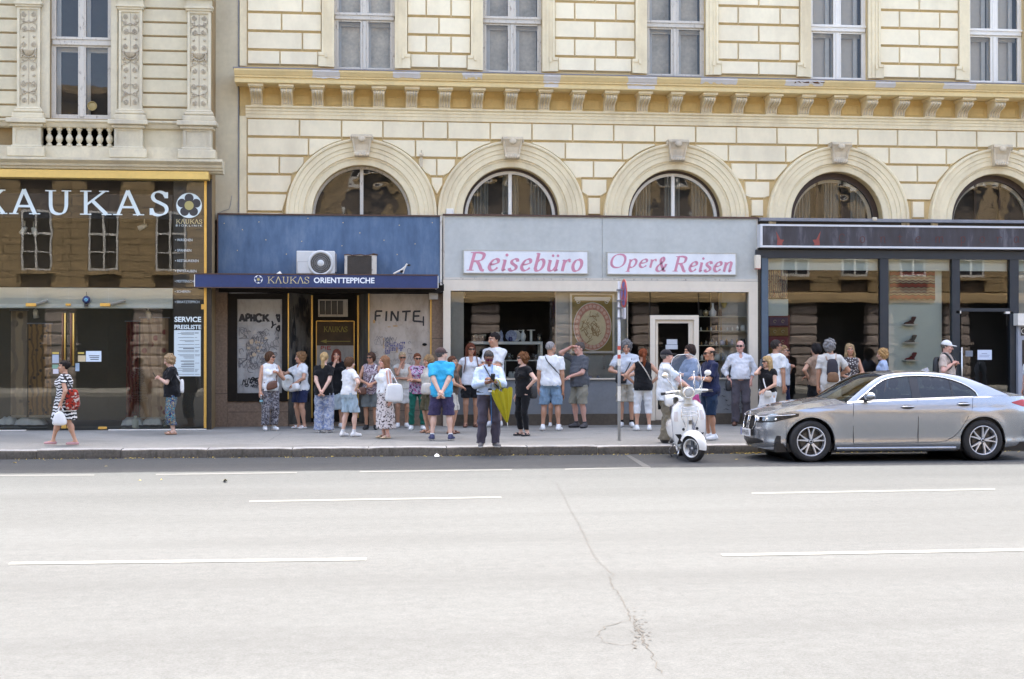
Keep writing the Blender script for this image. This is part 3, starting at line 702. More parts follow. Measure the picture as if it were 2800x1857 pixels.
for a,c in zip(BRX[:-1],BRX[1:]):
 m = MB(); x0,x1 = a+.17,c-.17; z0,z1 = zb0+.05,zb0+hb*.66; y = WY-.012
 for (p,q,r,s) in ((x0,x1,z1-.02,z1),(x0,x1,z0,z0+.02),(x0,x0+.02,z0+.02,z1-.02),(x1-.02,x1,z0+.02,z1-.02)): m.box(p,q,y-.02,y+.003,r,s)
 m.build('coffer_frame',M_soff,BLD)
# pale cement repairs and a rust-brown flaking spot on the upper moulding
rng = random.Random(5)
CPROF = [(CP+.10,zt-.036),(CP+.10,zt-.07),(CP+.07,zt-.10),(CP+.025,zt-.15),(CP+.02,zt-d+.05),(CP,zt-d+.03),(CP,z1_),(CP-.05,z1_-.012),(CP-.05,z2_+.02)]
def patch(px0,px1,i0,i1,name,mm,off=.003):
 """a thin skim of plaster that follows the moulding from profile point i0 to i1"""
 x0,x1 = X_(px0,210,WY-CP),X_(px1,210,WY-CP); n = 10; rows = []
 for k in range(n+1):
  x = x0 + (x1-x0)*k/n; row_ = []
  for j in range(i0,i1+1):
   p,z = CPROF[j]; e = rng.uniform(-.012,.012) if j in (i0,i1) and i1 < 8 else 0
   row_.append((x + (rng.uniform(-.015,.015) if k in (0,n) else 0),WY-p-off,z + e))
  rows.append(row_)
 m = MB(); m.grid(rows); return m.build(name,mm,BLD)
for k,(a,c,i1) in enumerate(((854,928,6),(1073,1149,3),(1264,1319,3),(1486,1530,6),(1715,1795,6),(1913,2013,3),(2145,2250,3),(2390,2445,4),(2576,2664,4))):
 patch(a,c,0,i1,'repair_patch',M_patch)
patch(1489,1528,7,8,'repair_patch',M_patch); patch(1718,1792,7,8,'repair_patch',M_patch)
patch(2170,2250,1,2,'flaking_spot',mat('rust_brown',(.13,.06,.025),.9,.3,30),.006)
# --- upper windows
def window(x0,x1,fm,inner_shift,curtain):
 y = WYR; zt_ = ZW1; f = MB(); w = .055; zs = Z_SILL - .06
 ztr0,ztr1 = zs + (zc(56,-.16)-zc(197,-.16)) ,zs + (zc(40,-.16)-zc(197,-.16))
 f.box(x0,x0+w,y-.03,y+.06,zs,zt_); f.box(x1-w,x1,y-.03,y+.06,zs,zt_); f.box(x0+w,x1-w,y-.028,y+.06,zs,zs+.07)
 wo = f.build('window',fm,BLD)
 t = MB(); t.box(x0+.01,x1-.01,y-.075,y+.05,ztr0,ztr1,bev=.012); t.box(x0+.005,x1-.005,y-.095,y-.02,ztr1-.03,ztr1+.012); t.build('transom',fm,wo)
 cx = (x0+x1)/2
 MB().box(cx-.05,cx+.05,y-.045,y+.05,zs+.02,ztr0,bev=.012).build('mullion',fm,wo); MB().box(cx-.03,cx+.03,y-.0651,y-.03,zs+.06,ztr0-.02,bev=.008).build('mullion',fm,wo); MB().box(cx-.05,cx+.05,y-.045,y+.05,ztr1,zt_,bev=.012).build('mullion',fm,wo)
 for a,c in ((x0+w,cx-.05),(cx+.05,x1-w)):
  for q,r in ((zs+.07,ztr0),(ztr1,zt_)):
   s = MB(); e = .035
   for bx in ((a,a+e,q,r),(c-e,c,q,r),(a+e,c-e,q,q+e),(a+e,c-e,r-e,r)): s.box(bx[0],bx[1],y-.036,y+.03,bx[2],bx[3])
   s.build('sash',fm,wo)
   MB().quad((a+e,y,q+e),(c-e,y,q+e),(c-e,y,r-e),(a+e,y,r-e)).build('pane',M_wglass,wo)
   i = MB(); g = .06; sh = inner_shift
   for bx in ((a+sh-.03,a+sh+g,q,r),(c+sh-g,c+sh+.02,q,r)): i.box(bx[0],bx[1],y+.17,y+.21,bx[2],bx[3])
   i.box(a,c,y+.171,y+.21,r-.09,r); i.box(a,c,y+.171,y+.21,q,q+.07); i.build('inner_sash',M_inner,wo)
   MB().quad((a+.02,y+.26,q),(c-.02,y+.26,q),(c-.02,y+.26,r),(a+.02,y+.26,r)).build('blind',curtain,wo)
M_bl = [mat('blind_a',(.64,.58,.48),.9,.35,2.5,.3,12),mat('blind_b',(.54,.49,.41),.9,.35,2,.3,12),mat('blind_c',(.58,.53,.46),.9,.08,2,.1,12)]
for k,(a,c) in enumerate(WIN): window(a,c,M_wfr if k < 3 else M_wfr2,.03 if k < 1 else (.07 if k < 3 else -.09),M_bl[(0,1,1,2,2,2)[k]])
# eared surrounds
for k,(a,c) in enumerate(WIN):
 m = MB()
 for s,x in ((-1,a),(1,c)):
  for w0,w1,p in ((0,.075,.05),(.075,.15,.075),(.15,.21,.095),(.21,.255,.12)):
   m.box(x+s*w0,x+s*w1,WY-p,WY+.01,Z_SILL+.01 if w0 < .1 else Z_SILL+.30,ZW1+.2)
  m.box(x+s*.15,x+s*(.255+EAR),WY-.10,WY+.01,Z_SILL+.01,Z_SILL+.30); m.box(x+s*.21,x+s*(.255+EAR),WY-.121,WY-.09,Z_SILL+.24,Z_SILL+.3045)
  m.box(x+s*.14,x+s*.19,WY-.125,WY-.09,Z_SILL+.20,Z_SILL+.30)
 m.build('window_surround',M_trim,BLD)
# small wall fitting and cables
m = MB(); p = P(1152,428,WY-.1); m.tube([p + Vector((0,.1,.02)),p + Vector((0,-.08,.03)),p + Vector((0,-.12,.12))],.015,6); m.sphere(p + Vector((0,-.1,.02)),.045,8,6); m.box(p.x-.03,p.x+.03,p.y,WY,p.z-.22,p.z-.02)
m.build('wall_fitting',M_stone,BLD)
m = MB(); p = P(1230,580,WY-.12); m.box(p.x-.08,p.x+.08,p.y-.05,p.y+.12,p.z-.06,p.z+.07,bev=.01); m.build('junction_box',M_wfr2,BLD)
# ================================================================== left building with the carpet shop
def pr(px0,px1,py0,py1,Y):
 """pixel rectangle on the plane y=Y -> x0, x1, z0, z1"""
 pm,qm = (px0+px1)/2,(py0+py1)/2
 return X_(px0,qm,Y),X_(px1,qm,Y),Z_(pm,py1,Y),Z_(pm,py0,Y)
def pbox(m,px0,px1,py0,py1,yf,yb,bev=0,mi=0):
 x0,x1,z0,z1 = pr(px0,px1,py0,py1,yf); m.box(x0,x1,yf,yb,z0,z1,mi,bev); return m
def pquad(m,px0,px1,py0,py1,y,mi=0):
 x0,x1,z0,z1 = pr(px0,px1,py0,py1,y); m.quad((x0,y,z0),(x1,y,z0),(x1,y,z1),(x0,y,z1),mi); return m
M_lwall = mat('grey_cream_render',(.58,.51,.345),.9,.12,1.5,.3,80,rnd=.04,dirt=.45,dirtcol=(.34,.29,.22,1))
M_ltrim = mat('grey_cream_stone',(.60,.53,.37),.9,.13,3,.3,80,dirt=.5,dirtcol=(.30,.26,.21,1))
M_lgroove = mat('joint_ochre',(.30,.21,.10),.95,.15,4,.2)
M_gold = mat('brushed_gold',(.68,.42,.10),.38,.12,3,.1,40,metal=.55)
M_goldp = mat('gold_fascia',(.74,.50,.14),.5,.10,2,.1,40,metal=.15)
M_black = mat('black_cladding',(.018,.016,.014),.35,.2,4,.05,30)
LB = thing('corner_building','grey-cream building with carved pilasters above the glass carpet shop','building',(-7,LY,PZ0))
zL = lambda py,proj=0: Z_(300,py,LY-proj)
LX1 = X_(580,300,LY); LX0 = -24.0
lx = lambda px,py=200,proj=0: X_(px,py,LY-proj)
wx0,wx1 = lx(137),lx(304); wz0 = zL(326)
m = MB()
for a,c,q,r in ((LX0,wx0,zL(486),14.5),(wx1,LX1,zL(486),14.5),(wx0,wx1,zL(486),wz0),(wx0,wx1,wz0+3.2,14.5)): m.quad((a,LY,q),(c,LY,q),(c,LY,r),(a,LY,r))
for x,s in ((wx0,1),(wx1,-1)): m.quad((x,LY,wz0),(x,LY+.3,wz0),(x,LY+.3,wz0+3.2),(x,LY,wz0+3.2))
m.quad((wx0,LY,wz0),(wx1,LY,wz0),(wx1,LY+.3,wz0),(wx0,LY+.3,wz0))
m.quad((LX1,LY,zL(1190)),(LX1,WY+.2,zL(1190)),(LX1,WY+.2,14.5),(LX1,LY,14.5))
m.build('wall',M_lgroove,LB)
MB().box(LX0,LX1-.02,LY+.35,LY+12,zL(486),14.4).build('inner_wall',M_room,LB)
MB().prism([(LY-.6,14.5),(LY-.6,14.8),(LY+5,16.5),(LY+12,16.5),(LY+12,14.5)],LX0,LX1).build('roof',M_lead,LB)
# plain plaster strip up to the party line, with hairline crack and cable
m = MB(); m.box(LX1+.001,BX0-.012,WY-.06,WY+.1,zL(590),ZTOP-1); m.build('plaster_strip',M_lwall,LB)
m = MB(); m.tube([P(652,y,WY-.07) for y in (0,120,260,420,580)],.012,5); m.tube([P(x,y,WY-.07) for x,y in ((634,535),(630,560),(626,572),(610,577),(597,584))],.007,4); m.build('cable',M_lead,LB)
# banded courses
jy = [-60,-18,21,59,97,137,175,214,253,292,327]
for a,c,ww in ((LX0,lx(47),0),(lx(112),wx0-.02,1),(wx1+.02,lx(323),1),(lx(389),lx(512),0)):
 for t,u in zip(jy[:-1],jy[1:]):
  z1,z0 = zL(t)-.012,zL(u)+.012
  if ww and 1: continue
  g = MB(); b = .012; g.add([(a,LY,z0),(c,LY,z0),(c,LY,z1),(a,LY,z1),(a,LY-.035,z0+b),(c,LY-.035,z0+b),(c,LY-.035,z1-b),(a,LY-.035,z1-b)],[(0,1,5,4),(1,2,6,5),(2,3,7,6),(3,0,4,7),(4,5,6,7)]); g.build('banded_course',M_lwall,LB)
for a,c in ((lx(112),wx0-.001),(wx1+.001,lx(323))):
 g = MB(); g.box(a,c,LY-.05,LY+.01,zL(326),12)
 for k in range(3): g.box(a + (c-a)*.1,c-(c-a)*.1,LY-.05-.008*(k+1),LY-.049-.008*k,zL(326),12) if k == 0 else None
 g.build('window_surround',M_ltrim,LB)
# carved pilasters
M_relief = mat('carved_relief',(.50,.43,.31),.9,.15,6,.3,90,dirt=.6,dirtcol=(.24,.20,.16,1))
def spiral(m,cx,cz,r,turns,s,y,w,start=0):
 pts = []
 for k in range(22):
  t = k/21; a = start + s*t*turns*2*math.pi; rr = r*(1-t*.86); pts.append((cx + rr*math.cos(a),y - .006*t,cz + rr*math.sin(a)))
 m.tube(pts,[w*(1-.3*k/21) for k in range(22)],5)
 m.sphere((cx,y-.012,cz),r*.26,7,5)
def pilaster(pl,pr_):
 p = .13; f = LY-p; x0,x1 = lx(pl,200,p),lx(pr_,200,p); cx = (x0+x1)/2; w = x1-x0; z0,z1 = zL(298,p),zL(24,p)
 s = MB(); e = .05
 s.box(x0,x1,f+.03,LY,z0,z1); s.box(x0,x0+e,f,f+.03,z0,z1); s.box(x1-e,x1,f,f+.03,z0,z1); s.box(x0+e,x1-e,f,f+.03,z0,z0+.03); s.box(x0+e,x1-e,f,f+.03,z1-e,z1)
 pil = s.build('pilaster',M_ltrim,LB)
 c = MB()
 for i,(dx,pp,a,b_) in enumerate(((.03,.16,24,18),(.05,.19,18,12),(.02,.15,12,-8),(.06,.22,-8,-26))): c.box(x0-dx,x1+dx,LY-pp,LY,zL(a,p),zL(b_,p))
 c.build('capital',M_ltrim,pil)
 bs = MB()
 for dx,pp,a,b_ in ((.03,.165,303,298),(.055,.19,311,303),(.045,.18,314,311),(.085,.22,328,314)): bs.box(x0-dx,x1+dx,LY-pp,LY,zL(a,p),zL(b_,p),bev=.012)
 bs.build('base',M_ltrim,pil)
 r = MB(); y = f + .022; Hh = z1-z0-.08; q = lambda t: z0 + .05 + t*Hh; a = w*.5-.055
 r.tube([(cx,y,q(t)) for t in (0.01,.3,.5,.75,.98)],.006,5)
 for t,rad,turns,dirn in ((.05,.055,2.0,1),(.22,.058,2.0,-1),(.385,.052,2.0,1),(.63,.052,2.0,-1),(.785,.058,2.0,1),(.94,.052,2.0,-1)):
  for s_ in (-1,1):
   spiral(r,cx + s_*a*.52,q(t),rad,turns,s_*dirn,y,.010,math.pi/2 if s_ > 0 else math.pi/2)
   r.tube([(cx + s_*a*.05,y,q(t + .09*dirn)),(cx + s_*a*.35,y-.004,q(t + .075*dirn)),(cx + s_*a*.9,y-.002,q(t+.05*dirn)),(cx + s_*a*.95,y,q(t))],[.006,.011,.009,.004],5)
 for t in (.12,.14,.3,.46,.7,.86,.88):   # leaves and birds
  for s_ in (-1,1):
   for k in range(3):
    an = .5 + k*.55; L = .045; c0 = Vector((cx + s_*a*.55,y,q(t))); dv = Vector((s_*math.cos(an),0,math.sin(an)))*L
    r.tube([c0,c0 + dv*.5 + Vector((0,-.012,0)),c0 + dv],[.006,.014,.003],5)
 for t in (.235,.5,.775): r.box(cx-.05,cx+.05,y-.012,y+.01,q(t)-.007,q(t)+.007)
 zc_ = q(.545); r.lathe([(.0,-.08),(.03,-.075),(.05,-.06),(.095,-.02),(.115,.035),(.12,.045),(.1,.05),(0,.05)],(cx,y+.03,zc_),'z',14,a0=math.pi,a1=2*math.pi,caps=False)
 for k in range(11):
  an = math.pi*(k/10) ; r.sphere((cx - .13*math.cos(an),y-.02,zc_ + .02 - .115*math.sin(an)),.019,6,5)
 for s_ in (-1,1):
  r.sphere((cx + s_*.13,y-.015,zc_+.06),.025,7,5); r.tube([(cx + s_*.13,y-.01,zc_-.03),(cx + s_*.135,y-.012,zc_-.11)],[.012,.018],5)
 r.build('carved_relief',M_relief,pil,smooth=True)
 # pedestal under the pilaster
 d = MB(); xa,xb = lx(pl-12,375,.26),lx(pr_+2,375,.26); fp = LY-.26
 d.box(xa,xb,fp+.02,LY,zL(400,.26),zL(350,.26))
 i0,i1,j0,j1 = xa+.06,xb-.06,zL(394,.26),zL(356,.26)
 for a_,b_,c_,d_ in ((xa,i0,zL(400,.26),zL(350,.26)),(i1,xb,zL(400,.26),zL(350,.26)),(i0,i1,zL(400,.26),j0),(i0,i1,j1,zL(350,.26))): d.box(a_,b_,fp,fp+.02,c_,d_)
 ped = d.build('pedestal',M_ltrim,LB)
 cp = MB(); cp.box(xa-.05,xb+.05,fp-.06,LY,zL(350,.26),zL(341,.26),bev=.015); cp.box(xa-.11,xb+.11,fp-.12,LY,zL(341,.26),zL(328,.26),bev=.012); cp.build('cap',M_ltrim,ped)
 bb = MB(); bb.box(xa-.03,xb+.03,fp-.03,LY,zL(407,.26),zL(400,.26),bev=.012); bb.box(xa-.09,xb+.09,fp-.09,LY,zL(432,.26),zL(407,.26),bev=.012); bb.build('plinth',M_ltrim,ped)
for a,c in ((-245,-182),(46,109),(324,388),(512,576)): pilaster(a,c)
# rail, balusters
fp = LY-.2
m = MB(); m.prism([(LY+.02,zL(329,.2)),(fp-.09,zL(330,.2)),(fp-.09,zL(335,.2)),(fp-.04,zL(340,.2)),(fp-.02,zL(346,.2)),(fp,zL(350,.2)),(LY+.02,zL(350,.2))],LX0,LX1-.03); m.build('rail',M_ltrim,LB)
m = MB(); m.box(LX0,LX1-.035,fp,LY+.02,zL(432,.2),zL(407,.2)); m.box(LX0,LX1-.035,fp+.04,LY+.02,zL(407,.2),zL(400,.2)); m.build('rail_base',M_ltrim,LB)
m = MB(); m.box(lx(390,375),LX1-.04,fp+.06,LY+.01,zL(400,.2),zL(350,.2)); m.build('parapet_panel',M_lwall,LB)
zb_,zt2 = zL(400,.2),zL(350,.2); hB = zt2-zb_
bp = [(.055,0),(.055,.10),(.035,.13),(.03,.17),(.045,.22),(.066,.36),(.066,.46),(.05,.56),(.028,.66),(.026,.70),(.04,.73),(.026,.77),(.045,.86),(.058,.90),(.058,1)]
for px in (135,162.5,190,217,245,273,300): MB().lathe([(r*1.05,z*hB) for r,z in bp],(X_(px,375,fp+.08),fp+.08,zb_),'z',12).build('baluster',M_ltrim,LB,auto=40)
m = MB(); m.box(lx(108,375),lx(322,375),LY+.0,LY+.02,zb_,zt2); m.build('balustrade_back',M_lgroove,LB)
# cornice over the shop
z0,z1 = zL(467,.45),zL(431,.45); h = z1-z0; q = [(LY+.02,z1),(LY-.50,z1-.01),(LY-.50,z1-.22*h),(LY-.44,z1-.38*h),(LY-.40,z1-.45*h),(LY-.38,z1-.62*h),(LY-.33,z1-.66*h),(LY-.32,z1-.82*h),(LY-.26,z1-.9*h),(LY-.24,z0),(LY+.02,z0)]
MB().prism(q,LX0,X_(607,445,LY-.5)).build('cornice',M_ltrim,LB,auto=30)
# window of the left building
x0,x1 = wx0,wx1; y = LY+.16; zs = wz0; zt_ = wz0+3.2; f = MB(); w = .06
f.box(x0,x0+w,y-.03,y+.06,zs,zt_); f.box(x1-w,x1,y-.03,y+.06,zs,zt_); f.box(x0+w,x1-w,y-.028,y+.06,zs,zs+.07); wo = f.build('window',M_wfr,LB)
zr0,zr1 = zL(128,-.16),zL(108,-.16); t = MB(); t.box(x0+.01,x1-.01,y-.07,y+.05,zr0,zr1,bev=.015); t.box(x0+.01,x1-.01,y-.09,y-.03,zr1-.03,zr1+.012); t.build('transom',M_wfr,wo)
cx = (x0+x1)/2; MB().box(cx-.045,cx+.045,y-.045,y+.05,zs+.05,zr0,bev=.01).build('mullion',M_wfr,wo); MB().box(cx-.045,cx+.045,y-.045,y+.05,zr1,zt_,bev=.01).build('mullion',M_wfr,wo)
for a,c in ((x0+w,cx-.045),(cx+.045,x1-w)):
 for q_,r_ in ((zs+.07,zr0),(zr1,zt_)):
  s = MB(); e = .03
  for bx in ((a,a+e,q_,r_),(c-e,c,q_,r_),(a+e,c-e,q_,q_+e),(a+e,c-e,r_-e,r_)): s.box(bx[0],bx[1],y-.03,y+.03,bx[2],bx[3])
  s.build('sash',M_wfr,wo); MB().quad((a+e,y,q_+e),(c-e,y,q_+e),(c-e,y,r_-e),(a+e,y,r_-e)).build('pane',M_wglass,wo)
  i = MB(); i.box(a,a+.09,y+.15,y+.2,q_,r_); i.box(c-.04,c,y+.15,y+.2,q_,r_); i.box(a+.09,c-.04,y+.151,y+.2,r_-.1,r_); i.build('inner_sash',M_inner,wo)
  MB().quad((a,y+.26,q_),(c,y+.26,q_),(c,y+.26,r_),(a,y+.26,r_)).build('blind',M_bl[1],wo)
x_,z_ = X_(252,290,y-.01),Z_(252,290,y-.01); MB().lathe([(.0,-.012),(.055,-.012),(.075,-.004),(.085,-.03),(.095,-.03),(.095,0)],(x_,y-.004,z_),'y',18).build('round_vent',mat('vent_brass',(.32,.24,.09),.5,.2,8),wo,auto=40)
# ------------------------------------------------------------------ glass shop front
SG = LY-.06
KS = thing('glass_shopfront','tall frameless glass shopfront with gold trim and large white letters, leftmost shop','shopfront',(X_(290,1180,SG),SG,PZ0))
zG = lambda py: Z_(290,py,SG)
M_sglass = glass('shop_glass',(.92,.94,.90),1.5,1.4,wave=.015)
xe = X_(561,800,SG); xR = X_(582,800,LY-.02)
m = MB(); z0,z1 = Z_(290,487,SG-.3),Z_(290,466,SG-.3); m.box(LX0,X_(570,476,SG-.3),SG-.30,LY+.0,z0,z1); m.build('fascia',M_goldp,KS)
MB().box(xe-.02,xe+.03,SG-.03,SG+.03,zG(1172),zG(487)).build('corner_trim',M_gold,KS)
m = MB(); m.box(xe+.031,LX1-.001,SG+.0,LY+.3,zG(1186),zG(487)); m.build('black_return',M_black,KS)
m = MB(); m.box(LX0,LX1-.004,SG-.06,SG+.4,PZ0-.1,zG(1178)); m.build('base',M_black,KS)
m = MB(); m.box(X_(297,1175,SG-.04),xe+.03,SG-.09,SG+.02,zG(1178),zG(1174)); m.box(X_(-200,1175,SG),X_(72,1175,SG),SG-.09,SG+.02,zG(1178),zG(1174)); m.build('sill',M_wfr2,KS)
for a,c in ((-400,-160),(-160,75),(76,187),(187.7,296),(297,473),(473.8,558)):
 for u,v in (((488,833),(834.5,1172)) if a < 470 else ((488,1172),)):
  MB().quad(*[(X_(p,800,SG),SG,zG(q)) for p,q in ((a,v),(c,v),(c,u),(a,u))]).build('glass_pane',M_sglass,KS)
# interior
M_shopwall = mat('shop_wall',(.09,.075,.05),.9,.1,2,.1); M_shopceil = mat('shop_ceiling',(.5,.52,.48),.9,.05,2,0); M_shopfloor = mat('shop_floor',(.07,.065,.06),.6,.15,3,.05)
m = MB(); yb = SG+4.2; zf_,zc2 = zG(1178)+.01,zG(482)
m.quad((LX0,yb,zf_),(LX1-.05,yb,zf_),(LX1-.05,yb,zc2),(LX0,yb,zc2)); m.quad((LX1-.05,SG+.1,zf_),(LX1-.05,yb,zf_),(LX1-.05,yb,zc2),(LX1-.05,SG+.1,zc2)); INW = m.build('back_wall',M_shopwall,KS)
MB().quad((LX0,SG+.02,zc2),(LX1-.05,SG+.02,zc2),(LX1-.05,yb,zc2),(LX0,yb,zc2)).build('ceiling',M_shopceil,KS)
MB().quad((LX0,SG+.02,zf_),(LX1-.05,SG+.02,zf_),(LX1-.05,yb,zf_),(LX0,yb,zf_)).build('floor',M_shopfloor,KS)
M_dband = mat('dark_sign_band',(.022,.021,.024),.6,.2,2,.05); M_wband = mat('white_band',(.80,.84,.78),.8,.04,2,.03)
m = MB(); m.box(LX0,X_(472,560,SG+.06),SG+.05,SG+.09,zG(597),zG(530)); m.build('sign_band',M_dband,KS)
m = MB(); pbox(m,-400,472,786,842,SG+.03,SG+.33); m.build('white_lintel',M_wband,KS)
M_lett = mat('pale_letter',(.68,.76,.74),.5,.03,4,0); M_gcore = mat('olive_gold',(.42,.36,.13),.6,.05,5,0)
z0,z1 = zG(588),zG(522)
for ch,a,c in (('K',-45,14),('A',27,105),('U',122,199),('K',219,297),('A',311,389),('S',408,462)):
 g = MB(); yl = SG-.006; adv = CAPS[ch][0]; x0,x1 = X_(a,560,yl),X_(c,560,yl)
 nib_text(g,ch,x0,x1,z0,z1-z0,yl,.155,.06,R(22)); g.build('letter',M_lett,KS)
# dark service panel
M_panel = mat('anthracite_film',(.035,.034,.034),.45,.15,3,.02); M_list = mat('list_white',(.60,.68,.68),.6,.03,4,0); M_tx = mat('text_pale',(.55,.62,.62),.6,.03,4,0); M_txd = mat('text_dark',(.05,.06,.07),.6,.03,4,0); M_txg = mat('text_gold',(.52,.45,.24),.6,.05,4,0)
m = MB(); pquad(m,473.8,558,488,1168,SG+.03); sp_ = m.build('service_panel',M_panel,KS)
yt = SG-.006; flower_logo(X_(517,562,yt),Z_(517,562,yt),X_(552,562,yt)-X_(517,562,yt),yt,KS,M_lett,M_panel,M_gcore)
m = MB(); x0,x1,z0,z1 = pr(481,553,600,612,yt); nib_text(m,'KLUKLS',x0,x1,z0,z1-z0,yt,.15,.06); m.build('lettering',M_txg,KS)
def line(txt,a,c,p,q,mm,y,parent,bold=0.0,name='lettering'):
 m = MB(); x0,x1,z0,z1 = pr(a,c,p,q,y); sans(m,txt,x0,x1,z0,z1-z0,y,bold); return m.build(name,mm,parent)
line('B I O K L I N I K',481,553,614,619.5,M_lett,yt,KS)
for txt,a,c,yq in (('WASCHEN',484,526,656),('SPANNEN',484,523,684.5),('RESTAURIEREN',484,543,713),('ENTSTAUBEN',484,537,741),('MOTTENSCHUTZ',483,545,769),('SCHEREN',483,520,797),('ERSATZTEPPICH',483,545,825.5)):
 line('\u2022 ' + txt,a-5,c,yq-3.6,yq+3.6,M_tx,yt,KS)
line('SERVICE',477,550,866,880,M_lett,yt,KS,.03); line('PREISLISTE',477,550,888,900,M_lett,yt,KS,.025)
m = MB(); pquad(m,476,549,903,1029,SG-.003); pl_ = m.build('price_list',M_list,KS)
rng = random.Random(3); m = MB(); yy = 909
while yy < 1024:
 if rng.random() < .2: a = 512 - rng.uniform(10,20); pquad(m,a,531,yy-.7,yy+1.2,yt); yy += 5.5
 else:
  a = 531 - rng.uniform(25,47); pquad(m,a,531,yy-.35,yy+.5,yt)
  if rng.random() < .8: pquad(m,533,rng.uniform(538,547),yy-.35,yy+.5,yt)
  yy += rng.choice((3.0,3.0,3.2,8))
m.build('price_text',M_txd,pl_)
# door furniture
M_wood = mat('wood_handle',(.16,.07,.03),.4,.2,12,.05)
for px,mm in ((171,M_wood),(177.5,M_gold),(194,M_wood),(200.5,M_gold)):
 m = MB(); x = X_(px,930,SG-.07); m.tube([(x,SG-.07,zG(1000)),(x,SG-.07,zG(857))],.018,8); m.tube([(x,SG-.07,zG(880)),(x,SG,zG(880))],.01,6); m.tube([(x,SG-.07,zG(985)),(x,SG,zG(985))],.01,6); m.build('door_handle',mm,KS,smooth=True)
for a,c,p,q in ((70,99,829,838),(179,193,830,836),(273,302,829,838),(550,558,832,846),(268,292,1167,1174),(168,181,1158,1172),(183,196,1158,1172)):
 m = MB(); pbox(m,a,c,p,q,SG-.02,SG+.02,bev=.004); m.build('clamp',M_gold,KS)
for a,b_ in ((100,130),(303,342)):
 m = MB(); m.tube([P(a,832,SG-.03),P(b_,822,SG-.06)],.03,6); m.build('door_closer',mat('grey_metal',(.30,.29,.24),.4,.1,5,.05,metal=.6),KS)
for a,c,p,q,mm in ((235,277,960,989,(.66,.74,.80)),(213,234,972,989,(.62,.50,.30)),(143,161,970,993,(.42,.48,.56)),(143,160,997,1008,(.22,.38,.28)),(145,160,1009,1022,(.66,.62,.66)),(206,217,993,1015,(.35,.45,.55)),(143,161,963,968,(.62,.46,.10)),(213,230,963,968,(.62,.46,.10))):
 m = MB(); pquad(m,a,c,p,q,SG-.004); po = m.build('paper_notice',mat('notice_%d_%d' % (a,p),mm,.6,.04,8,0),KS)
 if a == 235:
  t = MB()
  for k in range(3): pquad(t,243+k*2,272-k,972+k*5,974+k*5,SG-.007)
  t.build('print',M_txd,po)
# things standing or hanging in the carpet shop window
def rugmat(name,base,c1,c2,sc=9):
 m,n,b = mat_new(name); v = n.coord(); vo = n.new('TexVoronoi'); vo.feature = 'F1'; vo.inputs['Scale'].default_value = sc; n.link(v,vo.inputs['Vector'])
 w = n.new('TexWave'); w.inputs['Scale'].default_value = sc*.35; w.inputs['Distortion'].default_value = 6; w.inputs['Detail'].default_value = 3; n.link(v,w.inputs['Vector'])
 c = n.mix(n.ramp(vo.outputs['Distance'],[(.22,(1,1,1,1)),(.34,(0,0,0,1))]),base + (1,),c1 + (1,)); c = n.mix(n.ramp(w.outputs['Fac'],[(.62,(0,0,0,1)),(.75,(.8,.8,.8,1))]),c,c2 + (1,))
 n.link(c,b.inputs['Base Color']); b.inputs['Roughness'].default_value = .95; n.link(n.bump(n.noise(v,160,2),.4,.004),b.inputs['Normal']); return m
def rug(px0,px1,py0,py1,y,mm,label,fringe=True):
 x0,x1,z0,z1 = pr(px0,px1,py0,py1,y); nx,nz = 20,10; m = MB()
 f = [[(x0 + (x1-x0)*i/nx,y + .02*math.sin(i*.7 + x0*3)*(1-j/nz*.7),z0 + (z1-z0)*j/nz) for i in range(nx+1)] for j in range(nz+1)]
 m.grid(f); bk = [[(p[0],p[1]+.012,p[2]) for p in r_] for r_ in f]; m.grid(bk,flip=True)
 r_ = thing('hanging_rug',label,'rug',((x0+x1)/2,y,z0)); m.build('pile',mm,r_,smooth=True)
 t = MB(); t.tube([(x0-.03,y,z1+.01),(x1+.03,y,z1+.01)],.014,6); t.build('hanging_rail',M_lead,r_)
 if fringe:
  t = MB()
  for k in range(int((x1-x0)/.02)): x = x0 + .01 + k*.02; t.box(x,x+.011,y-.004,y+.006,z0-.05,z0)
  t.build('fringe',mat('fringe_wool',(.5,.45,.36),.95,.1,20),r_)
rug(78,140,886,1135,SG+.25,rugmat('rug_brown',(.28,.17,.07),(.06,.05,.045),(.11,.08,.05)),'narrow brown patterned rug hanging behind the glass door of the leftmost shop')
rug(384,460,870,1140,SG+.4,rugmat('rug_beige',(.36,.26,.16),(.20,.06,.05),(.24,.16,.1),5),'worn beige and red carpet hanging above the floor cushions')
rug(30,74,850,1135,SG+.45,rugmat('rug_grey',(.32,.26,.18),(.12,.10,.08),(.22,.18,.14),4),'pale greyish carpet hanging left of the brown rug')
rug(345,380,880,1140,SG+1.6,rugmat('rug_red',(.14,.03,.025),(.05,.02,.02),(.2,.1,.06),12),'dark red fringed rug hanging deep behind the leftmost shop window')
M_cush = mat('cushion_white',(.62,.68,.70),.9,.1,16,.3,60,dirt=.5,dirtcol=(.28,.36,.44,1))
def cushion(px0,px1,py0,py1,y,mm,label):
 x0,x1,z0,z1 = pr(px0,px1,py0,py1,y); m = MB(); n = 14; rows = []
 for j in range(n+1):
  for_ = []
  for i in range(n+1):
   u,v = 2*i/n-1,2*j/n-1; b_ = (1-u**4)*(1-v**4); for_.append(((x0+x1)/2 + u*(x1-x0)/2*(1-.06*v*v),y + v*.22,z0 + (z1-z0)*(.3 + .7*b_**.6) * (1 + .06*math.sin(9*u+5*v))))
  rows.append(for_)
 m.grid(rows); m.grid([[(p[0],p[1],z0) for p in r_] for r_ in rows],flip=True); tag(m.build('cushion',mm,None,smooth=True),label,'cushion')
